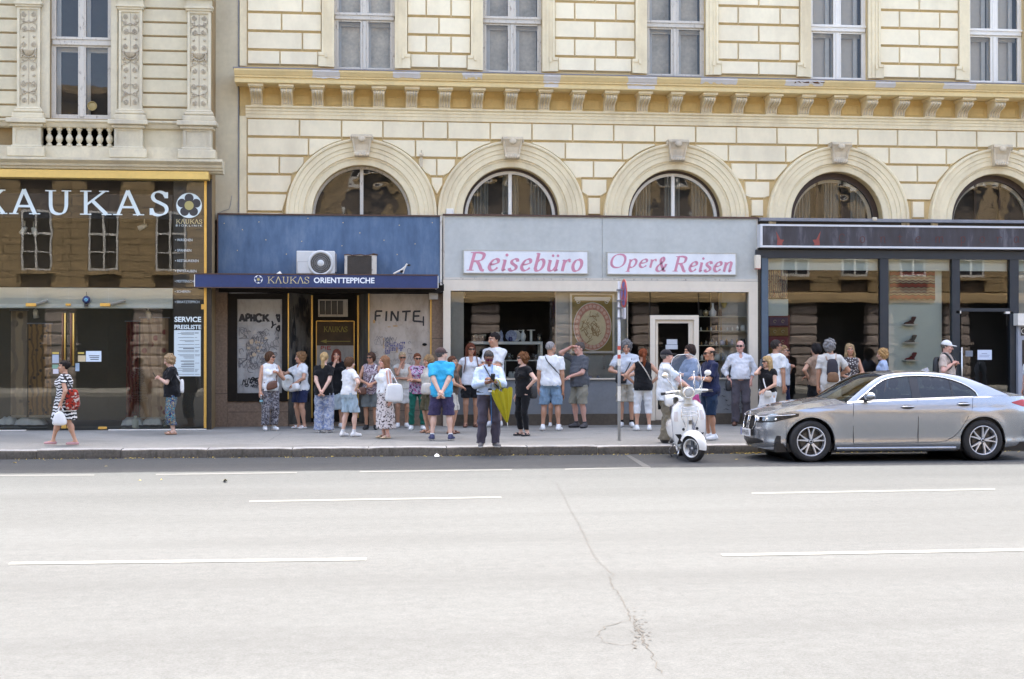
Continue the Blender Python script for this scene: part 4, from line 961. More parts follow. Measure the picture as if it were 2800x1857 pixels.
cushion(333,395,1142,1170,SG+.45,M_cush,'left pale floral cushion lying in the leftmost shop window'); cushion(393,447,1140,1169,SG+.55,M_cush,'right pale floral cushion beside the milky bottle')
cushion(0,46,1140,1168,SG+.5,M_cush,'pale cushion at the left picture edge inside the shop'); cushion(42,128,1141,1169,SG+.6,M_cush,'long pale cushion under the brown hanging rug')
M_milk = mat('milky_plastic',(.55,.62,.58),.4,.05,4,0)
def lathe_thing(name,label,cat,px,py0,py1,y,prof,mm,seg=16,group=None,parent=None):
 """py0 top, py1 foot; prof radii/heights in units of the height"""
 c = P(px,py1,y); h = P(px,py0,y).z - c.z; m = MB(); m.lathe([(r*h,z*h) for r,z in prof],c,'z',seg)
 return tag(m.build(name,mm,None,auto=40),label,cat,group)
BOTTLE = [(0,0),(.24,0),(.26,.03),(.26,.62),(.22,.72),(.10,.80),(.10,.90),(.13,.90),(.13,1),(0,1)]
lathe_thing('bottle','milky white plastic bottle standing between the floor cushions','bottle',370,1137,1171,SG+.25,BOTTLE,M_milk)
lathe_thing('glass_jug','rounded grey glass jug beside the right cushion','jug',455,1148,1172,SG+.3,[(0,0),(.36,0),(.42,.1),(.42,.5),(.25,.8),(.2,1),(.17,1),(.2,.75),(.36,.5),(.36,.1),(0,.06)],glass('jug_glass',(.6,.68,.66),1.45,1.5))
e = thing('evil_eye_pendant','round dark blue glass eye pendant hanging before the white lintel','pendant',P(236,835,SG-.03)); c = P(236,820,SG-.03)
MB().lathe([(0,-.02),(.06,-.018),(.078,0),(.06,.01),(0,.012)],c,'y',20).build('eye_disc',mat('cobalt',(.02,.025,.08),.2,.1,5,0),e,smooth=True); MB().lathe([(0,-.027),(.03,-.024),(.034,-.019)],c,'y',16).build('iris',mat('sky_blue',(.15,.4,.55),.2,.05,5,0),e); MB().lathe([(0,-.031),(.011,-.03),(.013,-.026)],c,'y',10).build('pupil',M_black,e); MB().tube([c + Vector((0,0,.07)),c + Vector((0,0,.16))],.005,5).build('cord',M_black,e); MB().box(c.x-.04,c.x+.04,c.y-.015,c.y+.015,c.z-.13,c.z-.08).build('tassel',M_black,e)
def spotlight(px,py,y,label,dirn):
 c = P(px,py,y); s = thing('spotlight',label,'spotlight',c,'track spotlights in the carpet shop'); m = MB(); d = Vector(dirn).normalized()
 MB().tube([c + Vector((0,0,.16)),c],.012,6).build('stem',M_wfr2,s); MB().tube([c - d*.05,c + d*.01,c + d*.13],[.03,.05,.055],12).build('lamp_head',M_wfr2,s,smooth=True)
for px,py,l,d in ((68,626,'left head of the paired white spotlights under the letters',(-.6,.1,-.8)),(92,628,'right head of the paired white spotlights under the letters',(.4,.1,-.9)),(395,618,'white spotlight hanging under the letter S',(-.9,.1,-.4)),(97,852,'white spotlight below the white lintel by the glass door',(.1,.2,-1)),(405,855,'white spotlight below the white lintel at right',(.3,.2,-1))):
 spotlight(px,py,SG+.35,l,d)
# ================================================================== blue carpet shop
BY = WY-.195
BS = thing('blue_shopfront','closed blue carpet shop with starry blue fascia and graffiti boards','shopfront',(X_(900,1165,BY),BY,PZ1))
def bluemat():
 m,n,b = mat_new('weathered_blue'); v = n.coord((1,1,.5)); f = n.noise(v,2.2,6,.65); g = n.noise(n.coord((1.2,1,.25)),5,5,.7)
 c = n.ramp(n.math('ADD',n.math('MULTIPLY',f,.6),n.math('MULTIPLY',g,.4)),[(.32,(.048,.085,.15,1)),(.5,(.088,.145,.235,1)),(.68,(.17,.23,.31,1))])
 n.link(c,b.inputs['Base Color']); b.inputs['Roughness'].default_value = .75; n.link(n.bump(n.noise(v,60,4),.2,.003),b.inputs['Normal']); return m
M_blue = bluemat(); M_navy = mat('navy_awning',(.018,.035,.115),.5,.18,4,.08); M_rust = mat('rusty_edge',(.09,.05,.035),.8,.3,12,.2)
M_granite = mat('brown_granite',(.22,.155,.105),.7,.35,22,.2,140,dirt=.35,dirtcol=(.10,.07,.05,1))
zB = lambda py: Z_(900,py,BY)
m = MB(); x0,x1,z0,z1 = pr(597,1203,590,752,BY); m.box(x0,x1,BY,WY+.3,z0-.15,z1); m.build('fascia',M_blue,BS)
m = MB(); m.box(x0-.02,x1+.01,BY-.03,WY,z1,z1+.03); m.box(x0-.025,x0-.001,BY-.03,WY,z0-.1,z1); m.build('edge_strip',M_rust,BS)
m = MB(); m.box(x1+.001,x1+.045,BY-.04,WY,z0-.2,z1+.01); m.build('edge_strip',M_wfr,BS)
m = MB()
for px,py in ((613,611),(663,628),(708,607),(649,685),(727,656),(783,695),(825,660),(842,597),(938,609),(935,672),(984,637),(1050,657),(1086,696),(1092,616),(1182,609),(1135,667)):
 c = P(px,py,BY-.003); m.poly([(c.x + .014*math.cos(a)*(1 if k % 2 else .55),c.y,c.z + .014*math.sin(a)*(1 if k % 2 else .55)) for k,a in enumerate([2*math.pi*k/8 for k in range(8)])])
m.build('star',kind='stuff',mat= mat('star_yellow',(.72,.55,.22),.6,.1,5,0),parent=BS)
# awning box
AY = BY-.95
AW = thing('shop_awning','flat navy shop canopy with white lettering above the graffiti doorway','awning',P(865,790,AY+.4))
x0,x1,z0,z1 = pr(533,1197,752,786,AY); m = MB(); m.box(x0,x1,AY,AY+.02,z0,z1); m.build('front_board',M_navy,AW)
m = MB(); m.box(x0+.01,x1-.01,AY+.021,BY-.001,z0+.02,z1-.03); m.build('canopy_box',mat('canopy_soffit',(.10,.06,.035),.8,.3,6,.1),AW)
m = MB(); m.box(x0-.004,x1+.004,AY-.012,AY+.05,z1,z1+.022); m.box(x0-.003,x1+.003,AY-.006,AY+.03,z0-.02,z0); m.build('edge_trim',M_rust,AW)
m = MB(); m.box(x1+.0005,x1+.014,AY-.002,BY,z0+.005,z1-.005); m.box(x0-.014,x0-.0005,AY-.002,AY+.03,z0+.005,z1-.005); m.build('end_cap',M_wfr2,AW)
yl = AY-.004; M_txw = mat('text_white',(.78,.80,.80),.6,.03,4,0)
flower_logo(X_(706.5,764,yl),Z_(706.5,764,yl),.082,yl,AW,M_txw,M_navy,M_gcore)
a,c,p,q = pr(731,846,757,775,yl); m = MB(); nib_text(m,'KLUKLS',a,c,p,q-p,yl,.12,.05); m.build('lettering',M_txg,AW)
a,c,p,q = pr(858,1024,758.5,774,yl); m = MB(); sans(m,'ORIENTTEPPICHE',a,c,p,q-p,yl,.025); m.build('lettering',M_txw,AW)
# piers, plinth
BF = WY+.02
m = MB(); pbox(m,588,622,790,1179,BF-.03,BF+.5); m.build('granite_pier',M_granite,BS)
m = MB(); pbox(m,1180,1213,790,1172,BF-.03,BF+.5); m.build('granite_pier',M_granite,BS)
m = MB(); pbox(m,622.5,788,1098,1178,BF-.01,BF+.5); m.build('granite_plinth',M_granite,BS)
m = MB(); pbox(m,1009,1179.5,1094,1172,BF-.01,BF+.5); m.build('granite_plinth',M_granite,BS)
for a,c,q in ((622.5,788,1126),(1009,1179.5,1122),(588,622,1076),(1180,1212,925)):
 m = MB(); pbox(m,a,c,q,q+1.2,BF-.034 if c-a < 60 else BF-.0125,BF); m.build('granite_joint',M_black,BS)
M_dark = mat('dark_bronze_frame',(.012,.009,.006),.6,.3,8,.1,spec=.2); M_board = None
def boardmat(name,base,stain):
 m,n,b = mat_new(name); v = n.coord((1,1,.45)); f = n.noise(v,3,6,.7); c = n.ramp(f,[(.35,stain + (1,)),(.55,base + (1,)),(.75,tuple(min(1,x*1.15) for x in base) + (1,))])
 sp = n.ramp(n.noise(n.coord(),7,5,.7),[(.6,(0,0,0,1)),(.68,(1,1,1,1))]); c = n.mix(n.math('MULTIPLY',sp,.5),c,(.30,.25,.21,1))
 n.link(c,b.inputs['Base Color']); b.inputs['Roughness'].default_value = .85; n.link(n.bump(n.noise(v,40,4),.3,.004),b.inputs['Normal']); return m
M_b1 = boardmat('pasted_board_grey',(.42,.41,.38),(.30,.28,.25)); M_b2 = boardmat('pasted_board_warm',(.46,.40,.33),(.33,.28,.22)); M_b3 = boardmat('grimy_board',(.13,.12,.10),(.06,.055,.045))
M_ink = mat('marker_black',(.02,.02,.022),.6,.2,9,0); M_inkg = mat('marker_grey',(.14,.14,.15),.6,.2,9,0); M_or = mat('paste_orange',(.50,.30,.12),.8,.2,12,.1); M_inkb = mat('paste_blue',(.08,.08,.22),.8,.3,14,.1)
# left display window, covered by a pasted board
yb = BF+.03
m = MB()
for a,c,p,q in ((623,648,803,1098),(771,787,803,1098),(648,771,803,818),(648,771,1075,1098)): pbox(m,a,c,p,q,BF-.04,BF+.1)
wl = m.build('window_frame',M_dark,BS); m = MB(); pbox(m,626,787,798.5,800,BF-.05,BF-.03); m.build('gold_edge',M_gold,wl)
m = MB(); pquad(m,647,772,817,1076,yb); bl = m.build('pasted_board',M_b1,BS)
x0,x1,z0,z1 = pr(650,769,822,1072,yb); yg = yb-.004; W_,H_ = x1-x0,z1-z0
m = MB(); nib_text(m,'APHCK',x0+.02,x0+W_*.72,z0+H_*.77,H_*.08,yg,.32,.2,mono=True); scribble(m,x0+W_*.78,x1-.04,z0+H_*.66,z0+H_*.85,yg,5,2,.026); scribble(m,x0+W_*.1,x0+W_*.6,z0+H_*.06,z0+H_*.16,yg,7,5,.022); m.build('graffiti',kind='stuff',mat=M_ink,parent=bl)
m = MB(); scribble(m,x0+.03,x1-.05,z0+H_*.05,z0+H_*.7,yg-.007,42,8,.009); scribble(m,x0+W_*.2,x0+W_*.8,z0+H_*.2,z0+H_*.66,yg-.007,26,11,.007); m.build('graffiti',kind='stuff',mat=M_inkg,parent=bl)
m = MB(); rng = random.Random(2)
for k in range(16):
 u,v,s = rng.uniform(.25,.65),rng.uniform(.38,.6),rng.uniform(.02,.06); m.poly([(x0+W_*u+s*math.cos(t)*rng.uniform(.5,1.2),yg-.014-.0004*k,z0+H_*v+s*math.sin(t)*rng.uniform(.5,1.2)) for t in [k2*math.pi/3 for k2 in range(6)]])
m.build('torn_paper',kind='stuff',mat=mat('torn_peach',(.50,.40,.28),.9,.2,14,.1),parent=bl)
# recessed entrance: side boards run back to the door
yd = BF+.95
def slant(pxa,ya,pxb,yb_,py0,py1,mm,name,par=BS):
 a,b_ = P(pxa,950,ya),P(pxb,950,yb_); z0,z1 = Z_(pxa,py1,ya),Z_(pxa,py0,ya); m = MB(); m.quad((a.x,ya,z0),(b_.x,yb_,z0),(b_.x,yb_,z1),(a.x,ya,z1)); return m.build(name,mm,par),a,b_,z0,z1
sb,a,b_,z0,z1 = slant(789,BF,852,yd,800,1172,M_b3,'side_board')
m = MB(); T = lambda u,v: (a.x + (b_.x-a.x)*u,BF + (yd-BF)*u - .006,z0 + (z1-z0)*v); g = MB(); scribble(g,.1,.9,.2,.95,0,26,21,.035); g.v = [T(v[0],v[2]) for v in g.v]; g.build('graffiti',kind='stuff',mat=M_ink,parent=sb)
sb2,a,b_,z0,z1 = slant(980,yd,1008,BF,800,1172,M_b3,'side_board')
for px,y0_,w_,q_ in ((788.5,BF,.012,1092),(1008.5,BF,.012,1092),(853,yd,.018,1150),(979,yd,.018,1150),(1178,BF,.012,1094)): x = X_(px,950,y0_-.02); MB().box(x-w_,x+w_,y0_-.045,y0_,zB(q_),zB(802)).build('gold_profile',M_gold,BS)
m = MB(); pbox(m,848,985,790,1172,yd+.02,yd+.1); m.build('door_wall',M_dark,BS)
m = MB(); pbox(m,785,1012,1160,1176,BF+.02,yd+.02); m.build('door_step',M_granite,BS)
m = MB(); x0,x1 = X_(560,800,BF),X_(1213,800,BF); m.box(x0+.3,x1,BY+.02,yd+.1,zB(800),zB(760)); m.build('soffit',M_dark,BS)
# sign board beside the door
m = MB(); pquad(m,866,967,945,1030,yd-.004); m.build('lower_board',M_b1,BS)
m = MB(); pquad(m,866,967,879,945,yd-.005); kb = m.build('sign_panel',mat('brown_panel',(.07,.045,.02),.7,.3,8,.1),BS)
M_olive = mat('olive_ink',(.30,.26,.05),.6,.1,8,0)
a,c,p,q = pr(885,950,893,908,yd-.009); m = MB(); nib_text(m,'KLUKLS',a,c,p,q-p,yd-.009,.13,.05)
pquad(m,880,958,932.5,934.5,yd-.009); a_ = [P(x,y,yd-.0095) for x,y in ((876,933.5),(893,928),(893,939))]; m.poly(a_); m.build('lettering',M_olive,kb)
m = MB(); nib_text(m,'PIE',*[v for v in pr(876,905,947,956,yd-.009)[:2]],pr(876,905,947,956,yd-.009)[2],.07,yd-.009,.25,.2,mono=True); m.build('graffiti',kind='stuff',mat=mat('red_ink',(.35,.04,.03),.6,.1,8,0),parent=kb)
m = MB()
for a,c,p,q in ((864,866,878,1030),(967,969.5,878,1030),(866,967,877,879)): pbox(MB(),a,c,p,q,yd-.02,yd+.01).build('gold_edge',M_gold,kb)
# window air conditioner in the door head
ac = thing('window_air_conditioner','old slatted air conditioner set in the dark door head','air conditioner',P(910,866,yd-.05))
m = MB()
for a,c,p,q in ((870,874,819,866),(938,951,819,866),(874,938,819,822),(874,938,860,866)): pbox(m,a,c,p,q,yd-.10,yd+.02)
m.build('casing',M_wfr,ac)
for k in range(3): m = MB(); pbox(m,888.5+k*16.5,890.5+k*16.5,822,860,yd-.06,yd-.05); m.build('slat',M_wfr,ac)
m = MB(); pquad(m,874,938,822,860,yd-.02); m.build('grille_back',M_black,ac)
# right display window with pasted board
m = MB(); pquad(m,1009,1177,804,1094,BF+.01); br = m.build('pasted_board',M_b2,BS)
x0,x1,z0,z1 = pr(1010,1172,806,1090,BF+.01); W_,H_ = x1-x0,z1-z0; yg = BF+.006
m = MB(); x_,c,p,q = pr(1022,1150,851,878,yg); nib_text(m,'FINTE',x_,c,p,q-p,yg,.19,.1,shear=.06,mono=True,space=.12); strokes_to_mesh(m,[('l',[(c-.1,p+.0),(c+.06,p-.02)]),('l',[(c+.06,p+.1),(c+.06,p-.1)])],lambda u,v: (u,v),yg,.03,.03,0,.1,True); m.build('graffiti',kind='stuff',mat=M_ink,parent=br)
m = MB(); scribble(m,x0+.05,x1-.1,z0+H_*.05,z0+H_*.6,yg-.007,34,31,.007); a,c,p,q = pr(1070,1140,897,903,yg); m.build('graffiti',kind='stuff',mat=M_inkg,parent=br)
m = MB(); rng = random.Random(12)
for i in range(9):
 for j in range(12):
  if i + j*.25 > 8 - rng.random()*2 or rng.random() < .18: continue
  pxx,pyy = 1053 + j*4.6,935 + i*4.3; pquad(m,pxx+rng.random()*1.5,pxx+2.6+rng.random()*1.6,pyy,pyy+2.3+rng.random()*1.4,yg-.003)
m.build('poster_scrap',kind='stuff',mat=M_inkb,parent=br)
m = MB()
for px,py,w,h in ((1048,925,2,28),(1020,875,6,9),(1075,890,12,3),(1084,950,3,14),(1060,893,8,2)): pquad(m,px,px+w,py,py+h,yg-.005)
m.build('torn_paper',kind='stuff',mat=M_or,parent=br)
m = MB()
c = P(1161,942,BF-.01); m.sphere(c,(.05,.015,.03),10,6); m.build('lock',M_dark,br)
m = MB(); pbox(m,1173,1198,794,819,BF-.12,BF-.02,bev=.01); m.build('junction_box',mat('box_beige',(.45,.42,.36),.7,.1,8,.1),BS)
# --- things on the awning
yc = AY + .45; AT = Z_(900,752,AY)+.0
U = thing('air_conditioner','white outdoor air conditioner with round fan on the navy canopy','air conditioner',P(865,752,yc))
M_acw = mat('ac_white',(.58,.58,.55),.5,.07,6,.05,dirt=.3);
x0,x1,z0,z1 = pr(810,916,686,749,yc); m = MB(); m.box(x0,x1,yc,yc+.34,z0,z1,bev=.015); m.build('casing',M_acw,U)
m = MB(); m.box(x0,x0+.005,yc-.002,yc,z0,z1) ; m.box(x0+.02,x0+(x1-x0)*.37,yc-.003,yc+.001,z0+(z1-z0)*.52,z0+(z1-z0)*.53); m.box(x0+.02,x0+.026,yc-.0025,yc+.001,z0+.02,z0+(z1-z0)*.53); m.box(x1+.001,x1+.03,yc+.03,yc+.32,z0+.04,z1-.05); m.build('panel_seam',M_lead,U)
m = MB()
for a in (.1,.85): m.box(x0+(x1-x0)*a,x0+(x1-x0)*a+.06,yc-.02,yc+.36,z0-.06,z0)
m.build('foot',M_lead,U)
cx,cz,r = X_(877,720,yc),Z_(877,720,yc),.215
fn = MB().lathe([(r*.93,-.0),(r*1.0,-.03),(r*1.12,-.035),(r*1.22,-.012),(r*1.24,0)],(cx,yc,cz),'y',32,caps=False).build('fan_guard',M_acw,U,smooth=True)
MB().lathe([(0,-.004),(r*.95,-.004)],(cx,yc,cz),'y',32,caps=False).build('fan_well',M_black,fn)
m = MB()
for k in range(40): a = 2*math.pi*k/40; m.tube([(cx + r*.3*math.cos(a),yc-.025,cz + r*.3*math.sin(a)),(cx + r*.97*math.cos(a),yc-.022,cz + r*.97*math.sin(a))],.0032,4)
for q in (.45,.62,.8): m.tube([(cx + r*q*math.cos(2*math.pi*k/32),yc-.026,cz + r*q*math.sin(2*math.pi*k/32)) for k in range(33)],.003,4)
m.build('fan_grille',kind='stuff',mat=mat('grille_grey',(.30,.30,.29),.5,.1,8,0),parent=fn); MB().lathe([(0,-.04),(r*.25,-.04),(r*.32,-.03),(r*.32,-.02)],(cx,yc,cz),'y',20).build('fan_hub',M_acw,fn,smooth=True)
B2 = thing('condenser_box','old rusty box air conditioner with dark grille beside the white one','air conditioner',P(990,752,yc)); x0,x1,z0,z1 = pr(942,1030,696,750,yc)
m = MB(); m.box(x0,x1,yc+.02,yc+.4,z0,z1-.01); m.box(x0,x0+.055,yc,yc+.02,z0,z1); m.box(x1-.1,x1,yc,yc+.02,z0,z1-.02); m.box(x0+.055,x1-.1,yc,yc+.02,z1-.025,z1-.005); m.build('casing',M_wfr,B2)
m = MB(); rows = [[(x0-.01+(x1-x0+.03)*k/8,y_,z1 + .01*math.sin(k*2.1) + (.02 if k > 6 else 0)) for k in range(9)] for y_ in (yc-.01,yc+.42)]; m.grid(rows); m.grid([[(p[0],p[1],p[2]-.02) for p in r_] for r_ in rows],flip=True); m.grid([rows[0],[(p[0],p[1],p[2]-.02) for p in rows[0]]],flip=True); m.build('rusty_lid',M_rust,B2)
m = MB(); m.quad((x0+.055,yc+.015,z0),(x1-.1,yc+.015,z0),(x1-.1,yc+.015,z1-.025),(x0+.055,yc+.015,z1-.025)); fg = m.build('fin_back',M_black,B2); m = MB()
for k in range(26): x = x0+.06+(x1-x0-.165)*k/25; m.box(x,x+.006,yc+.002,yc+.014,z0,z1-.026)
m.build('cooling_fin',kind='stuff',mat=mat('fin_grime',(.09,.08,.07),.7,.3,10,.1),parent=fg)
A2 = thing('bent_bracket','bent white metal bracket standing at the right end of the canopy','bracket',P(1095,752,yc)); q = lambda px,py: P(px,py,yc)
m = MB(); m.tube([q(1076,749),q(1098,738),q(1108,730),q(1112,722),q(1117,726)],[.018,.022,.02,.016,.02],6); m.tube([q(1102,748),q(1106,736),q(1112,722)],.012,6); m.build('arm',M_wfr2,A2); m = MB(); m.sphere(q(1118,725),(.04,.03,.025),8,6); m.tube([q(1094,744),q(1101,740)],.03,6); m.build('clamp',M_black,A2)
m = MB(); c = P(765,748,yc); m.add([(c.x-.08,c.y,c.z-.01),(c.x+.05,c.y,c.z-.01),(c.x+.04,c.y+.12,c.z-.01),(c.x-.06,c.y+.1,c.z),(c.x+.0,c.y+.05,c.z+.05)],[(0,1,4),(1,2,4),(2,3,4),(3,0,4)]); tag(m.build('paper_scrap',M_wfr2),'crumpled white scrap lying on the navy canopy','litter')
m = MB(); m.tube([P(1205,772,AY+.3),P(1213,778,AY+.3),P(1213,795,AY+.4),P(1204,800,AY+.5)],.008,5); m.build('cable',M_black,AW)
# ================================================================== grey travel agency
GY = WY-.18
GS = thing('grey_shopfront','grey travel agency shopfront with pale pink signs and a glazed display','shopfront',(X_(1640,1160,GY),GY,PZ1))
M_grey = mat('grey_fascia',(.46,.47,.43),.8,.15,1.3,.2,60,dirt=.35,dirtcol=(.53,.54,.50,1)); M_pinkw = mat('pinkish_white_frame',(.68,.60,.47),.75,.05,2,.1,60,dirt=.2)
M_dgrey = mat('blue_grey_panel',(.20,.21,.215),.75,.12,3,.15,60); M_plinth = mat('dark_stone_plinth',(.085,.068,.048),.75,.3,16,.2,120)
x0,x1,z0,z1 = pr(1212,2071,594,767,GY); m = MB(); m.box(x0,(x0+x1)/2-.004,GY,WY+.3,z0,z1); m.box((x0+x1)/2+.004,x1,GY,WY+.3,z0,z1); m.build('fascia',M_grey,GS)
m = MB(); m.box(x0-.01,x1+.02,GY-.04,WY,z1,z1+.035); m.build('top_flashing',M_rust,GS)
m = MB(); m.box(x0,x0+.03,GY-.02,GY,z0,z1-.001); m.box(x1-.02,x1,GY-.021,GY,z0,z1-.001); m.box(x0+.03,x1-.02,GY-.012,GY,z0,z0+.05); m.build('edge_strip',M_wfr,GS)
GF = GY+.0
zg = lambda py: Z_(1640,py,GF)
zt,zi,zs,zp,zb = zg(767.5),zg(797),zg(1038),zg(1132),zg(1164)
xa,xb = x0,x1; xi,xj = X_(1232,900,GF),X_(2047,900,GF)
m = MB(); m.box(xa,xb,GF-.03,GF+.08,zi,zt-.002); m.box(xa,xi,GF-.03,GF+.08,zb-.2,zi); m.box(xj,xb,GF-.03,GF+.08,zb-.2,zi); m.build('frame',M_pinkw,GS)
dx0,dx1 = X_(1778,900,GF+.1),X_(1911,900,GF+.1)
M_crk = M_dgrey
for a,c in ((xi,dx0),(dx1,xj)):
 m = MB(); m.box(a,c,GF+.06,GF+.35,zp,zs); m.build('lower_panel',M_dgrey,GS); m = MB(); m.box(a,c,GF+.03,GF+.35,zb-.2,zp); m.build('plinth',M_plinth,GS)
 m = MB(); m.box(a,c,GF+.02,GF+.3,zs,zs+.03); m.build('sill',M_pinkw,GS)
# peeling paint on the right lower panel
m = MB(); rng = random.Random(6)
for k in range(26):
 px = rng.uniform(1955,2040); py = rng.uniform(1050,1125); c = P(px,py,GF+.055); L = rng.uniform(.05,.16); rows = []
 for i in range(6): t = i/5-.5; rows.append([(c.x + t*L,GF+.056,c.z + .012*math.sin(i*1.7+k)),(c.x + t*L,GF+.05-.008*math.cos(t*3),c.z + .012*math.sin(i*1.7+k) + rng.uniform(.004,.016)*math.cos(t*3))])
 m.grid(rows)
m.build('paint_flake',kind='stuff',mat=mat('flake_dark',(.05,.055,.065),.8,.2,10),parent=GS)
# interior and glazing
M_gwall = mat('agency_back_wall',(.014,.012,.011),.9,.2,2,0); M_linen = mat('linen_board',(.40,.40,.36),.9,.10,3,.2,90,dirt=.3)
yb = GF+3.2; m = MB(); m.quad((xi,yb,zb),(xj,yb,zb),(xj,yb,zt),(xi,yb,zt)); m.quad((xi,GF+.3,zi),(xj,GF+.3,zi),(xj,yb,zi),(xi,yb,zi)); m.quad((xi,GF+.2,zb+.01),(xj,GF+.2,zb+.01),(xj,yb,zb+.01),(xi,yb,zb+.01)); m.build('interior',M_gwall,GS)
m = MB(); m.quad((xi+.001,GF+.08,zs),(xi+.001,yb,zs),(xi+.001,yb,zi),(xi+.001,GF+.08,zi)); pquad(m,1233,1268,797,1038,GF+.25); m.build('side_panel',M_linen,GS)
m = MB(); pquad(m,1521,1716,797,1037,GF+.21); m.build('linen_panel',M_linen,GS); m = MB(); pbox(m,1519.5,1521.5,797,1037,GF+.10,GF+.22); pbox(m,1715,1717,797,1037,GF+.10,GF+.22); m.build('panel_edge',M_pinkw,GS)
m = MB(); pquad(m,1966,2046,799,1037,GF+.36); m.build('linen_panel',M_linen,GS)
M_gglass = glass('agency_glass',(.93,.95,.94),1.5,1.25,wave=.012)
for a,c in ((1233,1521),(1523,1716),(1718,1777),(1911,2046)): m = MB(); pquad(m,a,c,798,1036,GF+.09); m.build('glass_pane',M_gglass,GS)
m = MB(); pquad(m,1779,1910,798,861,GF+.095); m.build('glass_pane',M_gglass,GS)
m = MB(); pbox(m,1776.5,1778.5,798,862,GF+.08,GF+.12); pbox(m,1909.5,1911.5,798,862,GF+.08,GF+.12); m.build('glazing_bar',M_dark,GS)
# door
D = []
m = MB(); yy = GF+.10
for a,c,p,q in ((1778,1792,862,1150),(1898,1911,862,1150),(1792,1898,862,874)): pbox(m,a,c,p,q,yy-.03,yy+.10)
dr = m.build('door',M_pinkw,GS)
m = MB()
for a,c,p,q in ((1793,1799,875,1148),(1883,1897,875,1148),(1799,1883,875,884),(1799,1883,1120,1148)): pbox(m,a,c,p,q,yy+.02,yy+.07)
m.build('door_leaf',M_pinkw,dr); m = MB(); pquad(m,1799,1883,884,1120,yy+.05); m.build('door_glass',M_gglass,dr)
m = MB(); pquad(m,1823,1852,928,942,yy+.03); pquad(m,1820,1853,943,955,yy+.032); m.build('notice',mat('notice_grey',(.48,.50,.52),.7,.06,8,0),dr)
m = MB(); pbox(m,1770,1920,1150,1166,GF-.02,GF+.3); m.build('door_step',M_plinth,GS)
# sign boards
def signboard(px0,px1,py0,py1,txt,label):
 y = GY-.05; x0,x1,z0,z1 = pr(px0,px1,py0,py1,y); s = thing('sign_board',label,'sign',((x0+x1)/2,y,z0)); m = MB(); m.box(x0,x1,y,GY-.001,z0,z1,bev=.006); m.build('board',mat('sign_white',(.72,.73,.72),.6,.05,3,.05,dirt=.2),s)
 m = MB()
 for a,c,p,q in ((x0-.015,x0+.006,z0-.012,z1+.012),(x1-.006,x1+.015,z0-.012,z1+.012),(x0+.006,x1-.006,z1-.004,z1+.012),(x0+.006,x1-.006,z0-.012,z0+.004)): m.box(a,c,y-.008,GY-.002,p,q)
 m.build('frame',mat('sign_frame',(.45,.43,.36),.6,.2,6,.1),s); return s,x0,x1,z0,z1,y-.002
M_pink = mat('faded_pink',(.56,.24,.31),.7,.10,5,0)
s,x0,x1,z0,z1,y = signboard(1268,1607,686,747,'','left white sign with faded pink italic lettering on the grey fascia'); h = z1-z0
m = MB(); nib_text(m,'Reiseburo'.replace('b','b'),x0+.05,x1-.16,z0+h*.10,h*.80,y,.21,.06,R(25),.26,space=.05) if 0 else None
def italic(m,txt,x0,x1,z0,cap,y,T=.19,t=.055,sp=.06,big=()):
 adv = [(CAPS[c][0]*(1 if c.islower() else 1.02)+sp) for c in txt]; sx = (x1-x0)/(sum(adv)-sp); x = 0
 for c,a in zip(txt,adv):
  fx = lambda u,v,xx=x: (x0 + (xx+u)*sx + .26*v*cap,z0 + v*cap); strokes_to_mesh(m,CAPS[c][1],fx,y,T*cap,t*cap,R(22),cap); x += a
CAPS['\u00fc'] = (CAPS['u'][0],CAPS['u'][1] + [('o',.20,.84,.075),('o',.44,.84,.075)])
italic(m,'Reiseb\u00fcro',x0+.045,x1-.13,z0+h*.10,h*.82,y); m.build('lettering',M_pink,s)
s,x0,x1,z0,z1,y = signboard(1661,2012,692,750,'','right white sign with two faded pink italic words on the grey fascia'); h = z1-z0; m = MB()
W_ = x1-x0; italic(m,'Oper',x0+.02,x0+W_*.37,z0+h*.30,h*.62,y,.2); italic(m,'&',x0+W_*.365,x0+W_*.455,z0+h*.14,h*.66,y,.2); italic(m,'Reisen',x0+W_*.50,x1-.09,z0+h*.13,h*.72,y,.2); m.build('lettering',M_pink,s)
# framed ornamental poster: a plain floral roundel, no figure
y = GF+.15; pl = thing('framed_poster','large white-framed ornamental poster with floral roundel in the agency window','poster',P(1620,966,y))
m = MB()
for a,c,p,q in ((1559,1564,803,966),(1675,1680,803,966),(1564,1675,803,807),(1564,1675,960,966)): pbox(m,a,c,p,q,y-.03,y+.02)
m.build('frame',M_wfr2,pl); m = MB(); pquad(m,1563,1676,806,961,y); m.build('sheet',mat('poster_olive',(.27,.19,.05),.7,.2,6,0),pl)
c0 = P(1620,893,y); rr = X_(1672,893,y)-c0.x
def disc(m,x,z,rx,rz,yy,n=24): m.poly([(x + rx*math.cos(2*math.pi*k/n),yy,z + rz*math.sin(2*math.pi*k/n)) for k in range(n)])
m = MB(); disc(m,c0.x,c0.z,rr*1.0,rr*1.25,y-.004,40); m.build('roundel_rim',M_wfr2,pl); m = MB(); disc(m,c0.x,c0.z,rr*.965,rr*1.215,y-.006,40); m.build('roundel',mat('poster_rose',(.62,.30,.22),.7,.3,14,0),pl)
m = MB()
for k in range(26): a = 2*math.pi*k/26; disc(m,c0.x + rr*.84*math.cos(a),c0.z + rr*1.05*math.sin(a),.035,.04,y-.008-.0003*k,8)
m.build('blossom',kind='stuff',mat=mat('poster_peach',(.74,.50,.38),.7,.25,20,0),parent=pl)
m = MB(); disc(m,c0.x,c0.z-.02,rr*.70,rr*.92,y-.020,36); m.build('medallion',mat('poster_cream',(.78,.68,.44),.7,.16,9,0),pl)
m = MB(); rng = random.Random(8)
